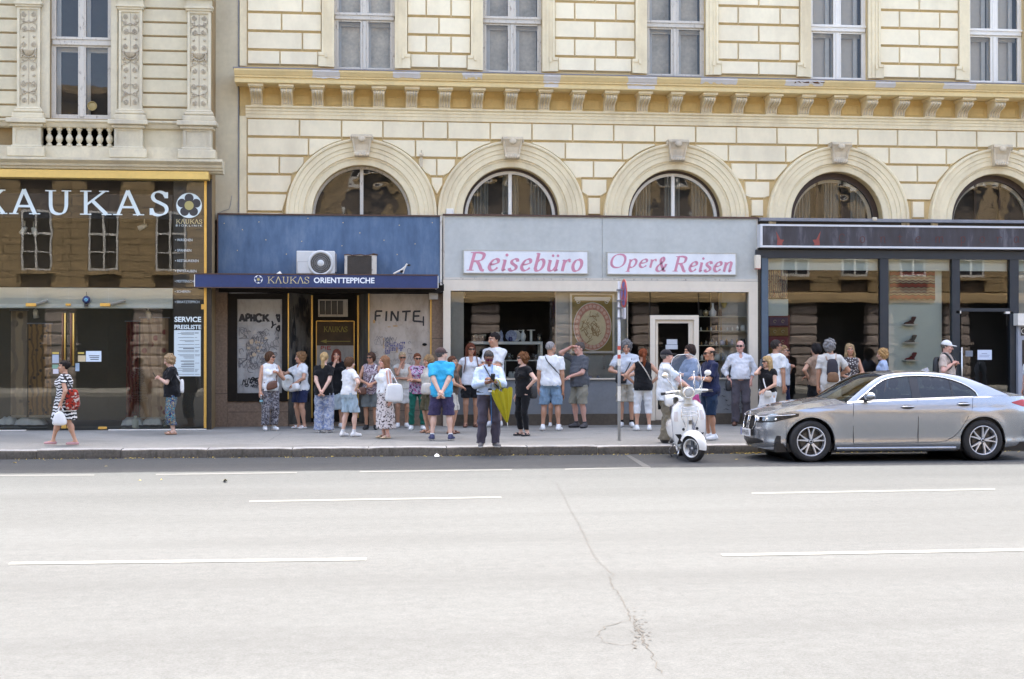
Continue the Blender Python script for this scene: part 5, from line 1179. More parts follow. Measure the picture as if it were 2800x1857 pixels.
for k in range(22):
 a = rng.uniform(0,6.28); q = rng.uniform(.1,.6); x,z = c0.x + rr*q*math.cos(a),c0.z + rr*q*1.2*math.sin(a); strokes_to_mesh(m,[('c',[(x + rng.uniform(-.1,.1),z + rng.uniform(-.12,.12)) for _ in range(4)])],lambda u,v: (u,v),y-.024,.012,.012,0,.1,True)
m.build('flourish',kind='stuff',mat=mat('poster_tan',(.42,.28,.13),.7,.2,12,0),parent=pl); m = MB(); pquad(m,1572,1668,812,822,y-.003); m.build('title_band',M_wfr2,pl)
for s_ in (-1,1):
 m = MB(); x = c0.x + s_*rr*.86; z = Z_(1620,818,y)
 for k in range(3): strokes_to_mesh(m,[('c',[(x + s_*.05*math.cos(t+k)*(1-t/8)-s_*.02*k,z - .03*k + .05*math.sin(t+k)*(1-t/8)) for t in range(7)])],lambda u,v: (u,v),y-.003,.012,.012,0,.1,True)
 m.build('corner_scroll',M_wfr2,pl)
# --- display table and porcelain
M_tab = mat('table_white',(.62,.66,.63),.5,.04,4,0); M_porc = mat('porcelain',(.60,.64,.62),.25,.06,9,0); M_porcb = mat('porcelain_blue',(.30,.36,.50),.25,.5,26,0); M_cob = mat('cobalt_pot',(.03,.04,.16),.2,.1,9,0); M_cry = glass('crystal',(.75,.80,.80),1.5,2.5)
yt = GF+.35; T_ = thing('display_table','white display table carrying porcelain in the agency window','table',P(1385,1040,yt)); x0,x1,z0,z1 = pr(1288,1484,934,942,yt)
m = MB(); m.box(x0,x1,yt,yt+.5,z0,z1,bev=.006); m.build('table_top',M_tab,T_); zlo_ = zs-.3
for x in (x0,x1-.05):
 for y_ in (yt+.003,yt+.447): m = MB(); m.box(x,x+.05,y_,y_+.05,zlo_,z0); m.build('leg',M_tab,T_)
z2 = Z_(1385,985,yt); T2 = thing('lower_shelf','low white rack below the display table full of glassware','shelf',P(1385,1035,yt));
for k,(pyy) in enumerate((985,1031)): m = MB(); pbox(m,1290,1475,pyy,pyy+2.5,yt+.06,yt+.4); m.build('shelf_board',M_tab,T2)
for px in (1290,1382,1474): m = MB(); pbox(m,px-1.2,px+1.2,985,1040,yt+.055,yt+.075); m.build('upright',M_tab,T2)
VASE = [(0,0),(.14,0),(.15,.02),(.22,.2),(.27,.4),(.24,.58),(.12,.74),(.08,.86),(.11,.98),(.13,1),(.1,1),(0,.9)]
URN = [(0,0),(.3,0),(.28,.05),(.32,.3),(.42,.7),(.5,.93),(.52,1),(.46,1),(.4,.8),(0,.3)]
POT = [(0,0),(.3,0),(.42,.1),(.46,.4),(.38,.72),(.3,.85),(.36,.95),(.34,1),(.2,1),(0,.8)]
GLS = [(0,0),(.2,0),(.2,.02),(.03,.06),(.03,.5),(.16,.6),(.2,1),(.18,1),(.14,.62),(0,.56)]
TALL = [(0,0),(.2,0),(.21,.04),(.15,.2),(.2,.45),(.15,.68),(.16,.74),(.08,.85),(.03,.95),(0,1)]
yv = yt+.2
def ware(n,lab,px,a,c,prof,mm,y=yv,cat='vase',grp=None): return lathe_thing(n,lab,cat,px,a,c,y,prof,mm,16,grp)
ware('porcelain_urn','wide cream porcelain pot on the display table',1355,908,934,URN,M_porc); ware('coffee_pot','tall blue and white coffee pot on the display table',1370,902,934,TALL,M_porcb)
ware('blue_pot','small dark blue pot before the white plates',1396,921,934,POT,M_cob); jug = lathe_thing('porcelain_jug','slender white porcelain jug with a looped handle on the display table','jug',1430,902,934,yv,VASE,M_porc)
c = P(1424,912,yv); h_ = MB(); h_.tube([c + Vector((.02,0,.06)),c + Vector((-.05,0,.07)),c + Vector((-.06,0,0)),c + Vector((-.02,0,-.07))],.009,6); h_.build('handle',M_porc,jug,smooth=True)
ware('cake_stand','white T shaped pedestal on the display table',1452,902,934,[(0,0),(.11,0),(.11,.93),(.36,.94),(.36,1),(0,1)],M_porc,cat='stand'); ware('storage_jar','squat glass jar at the right end of the display table',1475,913,934,[(0,0),(.34,0),(.36,.1),(.36,.7),(.25,.8),(.28,.84),(.28,1),(0,1)],M_cry,cat='jar')
for k,px in enumerate((1398,1409)):
 c = P(px,919,yv+.1+.04*k); m = MB(); m.lathe([(0,0),(.07,.0),(.12,-.02),(.125,-.022),(.12,-.012),(0,.01)],c,'y',20); tag(m.build('plate',M_porc if k else M_porcb,None,smooth=True),('pale plate standing on edge left of the white jug','patterned plate standing behind the small blue pot')[1-k],'plate')
for k,px in enumerate((1297,1304,1313,1320,1327)): ware('crystal_glass',('first','second','third','fourth','fifth')[k] + ' crystal glass from the left end of the display table',px,914,934,GLS if k else TALL,M_cry,cat='glass',grp='glasses on the display table')
for k,px in enumerate((1302,1318,1335,1392,1402,1445,1458,1466)): ware('glass_dish','first second third fourth fifth sixth seventh eighth'.split()[k] + ' crystal dish from the left on the rack below the display table',px,966 + (k % 3)*4,985,POT if k % 2 else GLS,M_cry,y=yt+.25,cat='dish',grp='crystal on the lower shelf')
for k,px in enumerate((1396,1408,1420,1432)): ware('cup',('first','second','third','fourth')[k] + ' small white cup from the left under the display table',px,1016,1031,POT,M_porc,y=yt+.2,cat='cup',grp='cups under the display table')
# --- shelves right of the agency door
ys = GF+.14; SH = thing('glass_shelves','stacked glass shelves of small bottles right of the agency door','shelf',P(1975,1036,ys))
for pyy in (865,904,944,985): m = MB(); pbox(m,1912,2045,pyy,pyy+1.6,ys-.02,ys+.18); m.build('shelf_board',mat('shelf_edge',(.45,.45,.33),.4,.05,5,0),SH)
for px in (1944,1966,1972): m = MB(); pbox(m,px-.8,px+.8,800,1036,ys+.181,ys+.2); m.build('upright',mat('shelf_brass',(.35,.28,.15),.4,.1,5,0),SH)
ware('silver_tumbler','dark tumbler on the top glass shelf',1911+4,847,865,[(0,0),(.28,0),(.32,1),(.3,1),(.26,.05),(0,.05)],mat('dark_glaze',(.06,.06,.05),.3,.2,9,0),y=ys+.08,cat='tumbler'); ware('gold_globe','round gilded lidded bowl on the top glass shelf',1930,845,865,[(0,0),(.25,0),(.2,.05),(.42,.3),(.44,.5),(.36,.75),(.12,.85),(.06,.9),(.07,1),(0,1)],mat('gilt',(.32,.26,.14),.3,.2,9,0,metal=.5),y=ys+.08,cat='bowl')
ware('tall_white_vase','tall white bottle vase on the top glass shelf',1949,829,865,[(0,0),(.2,0),(.28,.15),(.28,.35),(.12,.55),(.08,.7),(.08,.95),(.11,1),(0,1)],M_porc,y=ys+.08); ware('tulip_vase','yellow and violet tulip shaped glass above the top shelf',1980,828,842,[(0,0),(.2,0),(.45,.5),(.7,1),(.6,1),(.3,.4),(0,.3)],mat('tulip',(.50,.40,.14),.3,.4,7,0),y=ys+.1); ware('brown_bottle','small brown bottle right of the tall white vase',1970,842,865,TALL,mat('brown_glaze',(.16,.10,.06),.3,.2,9,0),y=ys+.06)
ORD = 'first second third fourth fifth sixth seventh eighth ninth'.split(); rng = random.Random(7)
for j,pyy in enumerate((904,944,985,1036)):
 for k in range(9):
  px = 1918 + k*14 + rng.uniform(-3,3); hh = rng.uniform(9,19); pf = rng.choice((TALL,VASE,POT,BOTTLE)); mm = rng.choice((M_porc,M_porc,M_cry,M_porcb,mat('amber',(.30,.18,.05),.3,.2,9,0)))
  ware('perfume_bottle',ORD[k] + ' vessel from the agency door ' + ('on the second glass shelf','on the third glass shelf','on the fourth glass shelf','in the bottom row under the glass shelves')[j],px,pyy-hh,pyy,pf,mm,y=ys+.08,cat='bottle',grp=('second shelf','third shelf','fourth shelf','bottom row')[j] + ' vessels')
# bead necklaces hanging under the poster
for k,(px,py) in enumerate(((1652,975),(1662,972),(1675,975),(1684,900),(1690,905))):
 c = P(px,py,GF+.185); m = MB()
 for i in range(20): t = i/19*2*math.pi; m.sphere(c + Vector((.022*math.sin(t)*(1+.4*math.cos(t)),0,-.12 + .14*math.cos(t))),.008,5,4)
 tag(m.build('bead_necklace',(mat('bead_brown',(.22,.10,.06),.4,.2,9,0),mat('bead_teal',(.20,.26,.24),.4,.2,9,0))[k % 2]),('first','second','third','fourth','fifth')[k] + ' string of beads from the left on the linen board by the poster','necklace','bead necklaces on the linen board')
for k,px in enumerate((1614,1635,1690)): ware('small_dish',('first','second','third')[k] + ' little ornament from the left on the sill under the poster',px,1027,1037,POT,M_porcb,y=GF+.2,cat='ornament',grp='ornaments on the agency sill')
for px in (1268,1520):
 c = P(px+2,806,GF+.5); s = thing('spotlight','small white clip spotlight at the %s upper corner of the porcelain window' % ('left' if px < 1400 else 'right'),'spotlight',c); MB().tube([c + Vector((0,0,.07)),c,c + Vector((-.03,-.05,-.06))],[.008,.02,.028],8).build('lamp_head',M_wfr2,s)
# ================================================================== dark rug boutique on the right
DY = WY-.22
DS = thing('dark_shopfront','blue-grey framed boutique with a black sign band, rightmost shop','shopfront',(X_(2500,1150,DY),DY,PZ1))
M_slate = mat('slate_blue_frame',(.015,.021,.028),.45,.12,4,.05); M_slate2 = mat('slate_blue_light',(.07,.105,.14),.45,.15,4,.05)
xL = X_(2078,640,DY); xR_ = 30.0; zD = lambda py: Z_(2450,py,DY)
def blackglass():
 m,n,b = mat_new('streaky_black_sign'); v = n.coord((1,1,.22)); f = n.noise(v,3.5,6,.65)
 n.link(n.ramp(f,[(.35,(.022,.022,.028,1)),(.55,(.035,.036,.048,1)),(.75,(.15,.155,.175,1))]),b.inputs['Base Color']); b.inputs['Roughness'].default_value = .35; return m
ysn = DY-.22; z0,z1 = Z_(2450,679,ysn),Z_(2450,616,ysn)
SB = thing('sign_band','long black sign band with faint red lettering in a silver frame','sign',(X_(2450,650,ysn),ysn,z0)); xs0 = X_(2079,650,ysn)
m = MB(); m.box(xs0+.05,xR_,ysn+.02,DY+.1,z0+.04,z1-.04); m.build('panel',blackglass(),SB); m = MB()
for a,c,p,q in ((xs0,xR_,z1-.04,z1),(xs0,xR_,z0,z0+.04),(xs0,xs0+.05,z0+.04,z1-.04)): m.box(a,c,ysn,DY+.1,p,q)
m.build('silver_frame',mat('silver_frame',(.60,.60,.60),.4,.05,6,.05),SB)
M_fred = mat('faint_red',(.075,.022,.02),.6,.2,8,0); m = MB()
for ch,px in zip('Contempora',(2301,2357,2413,2460,2509,2567,2632,2685,2730,2778)):
 a = X_(px-8 - (4 if ch == 'm' else 0),655,ysn+.016); c = X_(px+10+(6 if ch == 'm' else 0),655,ysn+.016); nib_text(m,ch,a,c,Z_(px,664,ysn+.016),.21 if ch != 'C' else .19,ysn+.016,.09,.06,mono=False)
m.build('lettering',M_fred,SB); m = MB()
for px,s_ in ((2136,1),(2230,-1)):
 q = lambda dx,py: P(px + s_*dx,py,ysn+.016); m.poly([q(-14,632),q(-2,655),q(8,656) ,q(2,668),q(6,671),q(-12,671),q(-10,655)][::s_])
m.build('horn_emblem',mat('red_emblem',(.24,.055,.04),.6,.2,8,0),SB)
m = MB(); m.box(xL-.02,xR_,DY-.10,WY,zD(608),zD(600)); m.build('flashing',M_lead,DS); m = MB(); m.box(xL,xR_,DY+.1,WY+.3,zD(684),zD(604)); m.build('backing',M_black,DS)
m = MB(); m.box(X_(2068,700,DY-.05),xR_,DY-.05,DY+.1,zD(708),zD(686)); m.build('head_beam',M_slate,DS)
pz_ = zD(1165)
for a,c,mm in ((2083,2101,M_slate2),(2407,2430,M_slate),(2604,2625,M_slate),(2762,2786,M_slate)):
 m = MB(); x0,x1 = X_(a,900,DY-.03),X_(c,900,DY-.03); m.box(x0,x1,DY-.03,DY+.12,pz_-.2,zD(708)); m.build('post',mm,DS)
m = MB(); m.box(X_(2072,900,DY),X_(2083,900,DY),DY+.02,WY+.2,pz_-.2,zD(690)); m.build('side_gap',M_black,DS)
m = MB(); pbox(m,2625,2762,843,852,DY-.02,DY+.1); m.build('transom',M_slate,DS)
m = MB(); m.box(X_(2101,1150,DY),X_(2604,1150,DY),DY-.01,DY+.3,pz_-.2,zD(1118)); m.build('plinth',M_slate,DS)
M_dglass = glass('boutique_glass',(.93,.95,.94),1.5,1.3,wave=.012)
for a,c,p,q in ((2101,2407,708,1118),(2430,2604,708,1118),(2625,2762,708,843),(2786,3000,708,1118),(3000,3300,708,1118)): m = MB(); pquad(m,a,c,p,q,DY+.03); m.build('glass_pane',M_dglass,DS)
m = MB(); pquad(m,2628,2760,853,1150,DY+.04); m.build('door_glass',M_dglass,DS)
m = MB(); pbox(m,2615,2628,850,857,DY-.03,DY+.05); pbox(m,2750,2770,852,858,DY-.03,DY+.05); m.build('door_hinge',M_wfr2,DS)
m = MB(); x = X_(2630,990,DY-.08); m.tube([(x,DY-.08,zD(1090)),(x,DY-.08,zD(950))],.02,8); x2 = X_(2623,990,DY-.02); m.tube([(x,DY-.08,zD(962)),(x,DY+.03,zD(962))],.01,6); m.build('door_handle',mat('steel',(.55,.55,.52),.3,.05,6,0,metal=.8),DS,smooth=True)
m = MB(); pquad(m,2673,2712,957,984,DY+.036); n1 = m.build('notice',mat('notice_blue',(.58,.64,.74),.6,.04,8,0),DS); m = MB(); pquad(m,2684,2699,966,967.5,DY+.033); pquad(m,2678,2706,971,972,DY+.033); pquad(m,2678,2704,975,976,DY+.033); m.build('print',mat('print_blue',(.2,.24,.36),.6,.05,8,0),n1)
m = MB(); pquad(m,2640,2660,959,975,DY+.036); m.build('sticker',mat('sticker_grey',(.18,.20,.23),.6,.4,90,0),DS)
# interior
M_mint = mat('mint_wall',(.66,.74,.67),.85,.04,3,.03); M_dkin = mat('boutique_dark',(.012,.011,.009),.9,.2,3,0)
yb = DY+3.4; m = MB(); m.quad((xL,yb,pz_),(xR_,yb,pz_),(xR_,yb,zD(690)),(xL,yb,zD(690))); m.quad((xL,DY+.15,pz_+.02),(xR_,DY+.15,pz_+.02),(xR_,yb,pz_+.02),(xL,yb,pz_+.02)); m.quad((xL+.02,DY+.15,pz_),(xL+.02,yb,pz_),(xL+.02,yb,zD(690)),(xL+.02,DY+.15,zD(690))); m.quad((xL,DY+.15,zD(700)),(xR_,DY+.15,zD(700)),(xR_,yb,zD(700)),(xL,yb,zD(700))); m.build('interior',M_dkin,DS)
m = MB(); pbox(m,2101,2800,708,740,DY+.14,DY+.2); m.build('pelmet',M_mint,DS)
m = MB(); pquad(m,2101,2155,818,865,DY+.3); m.build('mint_panel',M_mint,DS)
m = MB(); pquad(m,2430,2575,740,1118,DY+.32); x0 = X_(2575,900,DY+.5); m.quad((x0,DY+.5,zD(1118)),(x0+.25,DY+.12,zD(1118)),(x0+.25,DY+.12,zD(740)),(x0,DY+.5,zD(740))) if 0 else None; m.build('mint_panel',M_mint,DS)
m = MB(); pquad(m,2786,3200,740,1118,DY+.4); m.build('mint_panel',mat('pale_panel',(.5,.5,.44),.85,.05,3,0),DS)
def zigzag():
 m,n,b = mat_new('zigzag_kilim'); tc = n.new('TexCoord'); sx = n.new('SeparateXYZ'); n.link(tc.outputs['Object'],sx.inputs[0])
 tri = n.math('PINGPONG',n.math('MULTIPLY',sx.outputs['X'],7.3),.5); zz = n.math('ADD',n.math('MULTIPLY',sx.outputs['Z'],3.9),n.math('MULTIPLY',tri,.16)); fr = n.math('FRACT',zz)
 c = n.ramp(fr,[(0,(.30,.24,.15,1)),(.14,(.06,.03,.025,1)),(.2,(.24,.045,.03,1)),(.38,(.30,.07,.04,1)),(.46,(.05,.03,.025,1)),(.54,(.40,.33,.22,1)),(.66,(.16,.08,.06,1)),(.74,(.42,.35,.24,1)),(.9,(.28,.16,.10,1))],'CONSTANT')
 n.link(c,b.inputs['Base Color']); b.inputs['Roughness'].default_value = .95; n.link(n.bump(n.noise(tc.outputs['Object'],150,2),.4,.004),b.inputs['Normal']); return m
rug(2433,2556,718,822,DY+.24,zigzag(),'red and beige zigzag kilim hanging in the rightmost shop'); rug(2102,2153,712,815,DY+.24,rugmat('rug_motif',(.30,.25,.17),(.20,.05,.03),(.05,.05,.08),22),'beige rug with red and blue motifs in the upper left of the rightmost shop',False)
# painted drawer chest
DC = thing('painted_drawer_chest','tall chest of painted red and yellow drawers in the rightmost shop','chest',P(2128,1118,DY+.25)); x0,x1,z0,z1 = pr(2102,2156,864,1118,DY+.25); m = MB(); m.box(x0,x1,DY+.26,DY+.7,z0,z1); m.box(x1,x1+.03,DY+.25,DY+.7,z0,z1+.02); m.build('carcass',mat('chest_red',(.16,.04,.03),.7,.2,6,.05),DC)
dcol = [(.10,.06,.10),(.22,.14,.03),(.18,.03,.04),(.16,.11,.02),(.20,.16,.06),(.14,.05,.03)]
for k in range(9):
 p = 866 + k*27.5; m = MB(); pbox(m,2103,2155,p+2,p+25,DY+.235,DY+.262,bev=.006); dw = m.build('drawer',mat('drawer_%d' % (k % 6),dcol[k % 6],.6,.25,14,.05),DC)
 m = MB()
 for q in (2119,2141): c = P(q,p+13,DY+.228); m.tube([c + Vector((.03*math.cos(t),0,.03*math.sin(t))) for t in [i*math.pi/6 for i in range(11)]],.005,5)
 m.build('scroll_motif',mat('motif_cream',(.35,.30,.18),.6,.1,9,0),dw)
lathe_thing('tea_glass','dark green glass on top of the painted drawer chest','glass',2110,853,866,DY+.4,[(0,0),(.3,0),(.38,1),(.34,1),(.26,.05),(0,.05)],mat('dark_green_glass',(.03,.08,.07),.2,.1,9,0))
# three shoe shelves
for k,(py,px,cc) in enumerate(((886,2492,(.10,.04,.03)),(936,2494,(.14,.12,.09)),(984,2494,(.16,.03,.03)))):
 y = DY+.2; s = thing('wall_shelf',('topmost','middle','lowest')[k] + ' of the three small white shelves carrying shoes','shelf',P(px,py+3,y)); m = MB(); pbox(m,px-18,px+18,py,py+3.5,y-.07,y+.115,bev=.004); m.build('board',M_wfr2,s)
 sh = thing('slipper_pair',('topmost','middle','lowest')[k] + ' pair of dark woven slippers on a white wall shelf','slippers',P(px,py,y))
 for j,(dx,ang) in enumerate(((-.05,.5),(.05,-.9))):
  c = P(px,py,y) + Vector((dx,0,.0)); m = MB(); rows = []
  for i in range(9):
   t = i/8; w_ = .045*math.sin(math.pi*min(1,t*.85+.12))**.6; h_ = (.05 + .055*math.exp(-((t-.75)/.22)**2)) * math.sin(math.pi*min(1,t*.9+.08))**.5; rows.append([(-.12+.24*t,w_*math.cos(a),h_*max(0,math.sin(a))) for a in [math.pi*q/8 - .0 for q in range(9)]])
  m.grid(rows); M4 = Matrix.Translation(c) @ (Matrix.Rotation(ang,4,'Y') @ Matrix.Rotation(.3*j,4,'Z') if j else Matrix.Rotation(.2,4,'Z')); m.xform(M4); m.v = [(v[0],v[1],max(v[2],c.z+.001)) for v in m.v] if not j else [(v[0],v[1],v[2]+.06) for v in m.v]; m.build('slipper',mat('slipper_%d' % k,cc,.8,.5,18,.2),sh,smooth=True)
# intercom, alarm box, post box at the far right
m = MB(); pbox(m,2066,2081,697,735,DY-.16,DY-.02,bev=.015); al = thing('alarm_box','white wall alarm box between the grey and dark shops','alarm',P(2073,735,DY-.1)); m.build('casing',M_pinkw,al); m = MB(); pbox(m,2067,2080,731,736,DY-.155,DY-.025); m.build('red_base',mat('alarm_red',(.35,.08,.06),.5,.1,6,0),al)
CM = thing('cash_machine','grey cash machine housing at the right picture edge','machine',P(2800,1150,DY-.1)); m = MB(); pbox(m,2784,2830,890,1150,DY-.12,DY+.02,bev=.01); m.build('housing',mat('machine_grey',(.30,.31,.34),.5,.1,4,.05),CM); m = MB(); pbox(m,2784,2830,857,890,DY-.25,DY+.02); m.build('hood',M_wfr2,CM); m = MB(); pquad(m,2791,2825,895,918,DY-.124); sc_ = m.build('sign_plate',M_black,CM); m = MB(); c = P(2800,906,DY-.126)
m.lathe([(.05,-.001),(.062,-.001)],c,'y',20,caps=False); m.build('ring_symbol',M_wfr2,sc_); m = MB(); pquad(m,2795,2825,930,1000,DY-.124); m.build('screen',M_black,CM)
m = MB(); c = P(2391,602,DY-.08); m.box(c.x-.05,c.x+.05,c.y-.04,c.y+.04,c.z-.01,c.z+.06,bev=.015); tag(m.build('stone_lump',M_stone),'small pale lump lying on the ledge under the fourth arched window','debris')
# ================================================================== the far side of the street: seen only as reflections in the panes
OY = -3.2
OB = thing('opposite_building','sunlit stone building across the street, seen only mirrored in the shop panes','building',(4,OY,0))
M_ow = mat('opposite_stone',(.29,.21,.105),.9,.12,1.2,.2,20); M_oj = mat('opposite_joint',(.10,.075,.05),.9,.2,3,0); M_of = mat('opposite_frame',(.55,.55,.52),.7,.05,5,0); M_pier = mat('opposite_pier',(.26,.22,.195),.9,.12,2,.2,20)
m = MB(); X0,X1 = -34,46; m.quad((X1,OY-.1,3.9),(X0,OY-.1,3.9),(X0,OY-.1,12.5),(X1,OY-.1,12.5)); m.build('wall',M_oj,OB)
M_oroom = mat('opposite_room',(.008,.008,.009),.5,.2,3,0)
m = MB(); m.box(X0,X1,OY-8,OY-1.4,0,12.4); m.build('inner_wall',M_oroom,OB)
sp = 2.75; nW = int((X1-X0)/sp)
wb = []
for k in range(nW):
 cx = X0 + sp*(k+.5)
 for z0,z1 in ((5.1,7.6),(9.2,11.6)):
  f = MB();
  for a,c,p,q in ((-.62,-.54,z0,z1),(.54,.62,z0,z1),(-.54,.54,z0,z0+.09),(-.54,.54,z1-.09,z1),(-.04,.04,z0+.09,z1-.09),(-.54,-.04,z0+1.5,z0+1.58),(.04,.54,z0+1.5,z0+1.58),(-.54,-.04,z0+.75,z0+.80),(.04,.54,z0+.75,z0+.80)): f.box(cx+a,cx+c,OY-.09,OY+.01,p,q)
  wo = f.build('window',M_of,OB); MB().quad((cx+.6,OY-.06,z0),(cx-.6,OY-.06,z0),(cx-.6,OY-.06,z1),(cx+.6,OY-.06,z1)).build('pane',M_oroom,wo)
  MB().box(cx-.8,cx+.8,OY-.1,OY+.16,z0-.16,z0-.02).build('sill',M_ow,OB)
b = MB(); rng = random.Random(1)
for k in range(nW+1):   # stone courses between the windows
 a = X0 + sp*(k-.5)+.64; c = X0 + sp*(k+.5)-.64
 z = 4.4; j = 0
 while z < 12.2:
  h = (.42,.26)[j % 2]
  if j % 2 == 0: cuts = [a,(a+c)/2 + .04,c]
  else: cuts = [a,a+(c-a)*.3,a+(c-a)*.7,c]
  for u,v in zip(cuts[:-1],cuts[1:]): b.box(u+.012,v-.012,OY-.09,OY,z+.012,z+h-.012)
  z += h; j += 1
o = b.build('stone_course',M_ow,OB); o['kind'] = 'stuff'
MB().prism([(OY-.1,3.9),(OY+.35,3.9),(OY+.35,4.05),(OY+.25,4.3),(OY-.1,4.38)],X0,X1).build('string_course',M_ow,OB)
MB().prism([(OY-.1,12.4),(OY+.6,12.6),(OY+.6,12.9),(OY-.1,13.0)],X0,X1).build('cornice',M_ow,OB)
p = MB()
for k in range(int((X1-X0)/3.6)+1):
 cx = X0 + 3.6*k
 z = .15
 while z < 3.8:
  p.box(cx-.62,cx+.62,OY-.5,OY+.06,z+.02,min(z+.42,3.88),bev=.05); z += .46
 p.box(cx-.75,cx+.75,OY-.5,OY+.12,2.0,2.1); p.box(cx-.55,cx+.55,OY-.5,OY-.02,.15,3.9)
o = p.build('rusticated_pier',M_pier,OB); o['kind'] = 'stuff'
# ================================================================== parked saloon car
CARX = G(2215,1260).x - .89; CARY = KY - .22      # front bumper tip, far tyre wall
CW = .913
CAR = thing('parked_car','silver-grey saloon car parked at the kerb on the right','car',(CARX+2.35,CARY-CW,0))
def paint():
 m,n,b = mat_new('metallic_grey_paint'); v = n.coord(); fl = n.noise(v,900,2,.8); n.link(n.ramp(fl,[(.3,(.28,.295,.315,1)),(.7,(.43,.45,.475,1))]),b.inputs['Base Color'])
 b.inputs['Metallic'].default_value = .75; b.inputs['Roughness'].default_value = .27; b.inputs['Coat Weight'].default_value = 1.0; b.inputs['Coat Roughness'].default_value = .02; return m
M_car = paint(); M_trimk = mat('car_black_trim',(.012,.012,.013),.35,.1,6,.03); M_rubber = mat('tyre_rubber',(.022,.021,.020),.85,.2,10,.2,80); M_chrome = mat('chrome',(.78,.78,.78),.12,.02,5,0,metal=1.0); M_alloy = mat('alloy',(.66,.67,.69),.32,.03,5,0,metal=.55); M_alloyd = mat('alloy_dark',(.05,.05,.052),.4,.1,5,0,metal=.5)
M_cglass = glass('car_glass',(.30,.34,.32),1.5,1.35); M_wsg = glass('windscreen',(.52,.58,.54),1.5,1.4); M_seat = mat('car_seat',(.05,.048,.045),.8,.2,12,.1)
def interp(x,pts):
 if x <= pts[0][0]: return pts[0][1]
 for (a,u),(c,v) in zip(pts[:-1],pts[1:]):
  if x <= c: t = (x-a)/(c-a); return u + (v-u)*t
 return pts[-1][1]
def smooth_interp(x,pts):
 """monotone-ish cubic through the points"""
 if x <= pts[0][0]: return pts[0][1]
 if x >= pts[-1][0]: return pts[-1][1]
 n = len(pts); i = max(k for k in range(n) if pts[k][0] <= x); i = min(i,n-2)
 def sl(k):
  if k == 0: return (pts[1][1]-pts[0][1])/(pts[1][0]-pts[0][0])
  if k == n-1: return (pts[-1][1]-pts[-2][1])/(pts[-1][0]-pts[-2][0])
  return (pts[k+1][1]-pts[k-1][1])/(pts[k+1][0]-pts[k-1][0])
 h = pts[i+1][0]-pts[i][0]; t = (x-pts[i][0])/h; a,b,ma,mb = pts[i][1],pts[i+1][1],sl(i)*h,sl(i+1)*h
 return (2*t**3-3*t*t+1)*a + (t**3-2*t*t+t)*ma + (-2*t**3+3*t*t)*b + (t**3-t*t)*mb
PL = catmull([(0,0),(.012,.25),(.06,.50),(.17,.68),(.36,.80),(.70,.875),(1.2,.906),(2.4,.913),(3.4,.906),(3.95,.882),(4.32,.82),(4.55,.70),(4.67,.45),(4.71,0)],14)
UL = [0.0]
for a,b in zip(PL[:-1],PL[1:]): UL.append(UL[-1] + (b-a).length)
def plan(u):
 u = min(max(u,0),UL[-1]); import bisect
 i = min(max(bisect.bisect_right(UL,u)-1,0),len(PL)-2); t = (u-UL[i])/(UL[i+1]-UL[i]); p = PL[i].lerp(PL[i+1],t)
 j0,j1 = max(i-1,0),min(i+2,len(PL)-1); d = (PL[j1]-PL[j0]).normalized(); nrm = Vector((-d.y,d.x))   # outward
 if i < 3: nrm = Vector((-1,.35*t + .35*i)).normalized() if i else Vector((-1,.3*t)).normalized()
 return p,nrm
def u_of_s(s):
 lo,hi = 0,UL[-1]
 for _ in range(40):
  md = (lo+hi)/2
  if plan(md)[0].x < s: lo = md
  else: hi = md
 return lo
FW,RW,WR,AR = .80,3.651,.332,.385
def z_top(s): return smooth_interp(s,[(0,.735),(.15,.762),(.4,.80),(.8,.865),(1.3,.93),(1.7,.955),(2.6,.985),(3.5,1.015),(4.0,1.03),(4.5,1.035),(4.71,1.02)])
def z_bot(s):
 z = smooth_interp(s,[(0,.20),(.3,.17),(.5,.165),(1.2,.185),(3.2,.19),(4.1,.22),(4.71,.30)])
 for c in (FW,RW):
  if abs(s-c) < AR: z = max(z,WR + math.sqrt(AR*AR - (s-c)**2)*(1.0))
 return z
def inset(s,z):
 i = smooth_interp(z,[(.15,.085),(.22,.050),(.295,.024),(.33,.029),(.36,.034),(.42,.031),(.52,.018),(.64,.004),(.76,0),(.81,.001),(.85,.012),(.89,.021),(.94,.034),(1.04,.066)])
 fl = 0
 for c in (FW,RW):
  d = math.hypot(s-c,z-WR); fl = max(fl,.022*math.exp(-((d-AR)/.09)**2) if abs(s-c) < .7 else 0)
 return i - fl
def body_pt(u,z,off=0.0):
 p,n = plan(u); s = p.x; q = p - n*(inset(s,z) - off)
 x = q.x; f = max(0,1-s/.9)                     # the nose leans back above the bumper and tucks in below
 x += f*f*(max(0,z-.52)*.34 + max(0,.36-z)*.22); r = max(0,(s-4.0)/.7); x -= r*r*(max(0,z-.8)*.3 + max(0,.45-z)*.35)
 return Vector((x,q.y,z))
def W(v,side=-1): return (CARX + v[0],CARY - CW + side*v[1],v[2])   # car space to the street; side -1 faces the camera
us = sorted(set([UL[-1]*k/150 for k in range(151)] + [u_of_s(c+d*AR) for c in (FW,RW) for d in [math.cos(math.pi*k/24) for k in range(25)]] + [u_of_s(c + d) for c in (FW,RW) for d in (-AR-.002,AR+.002)]))
NR = 22; b = MB()
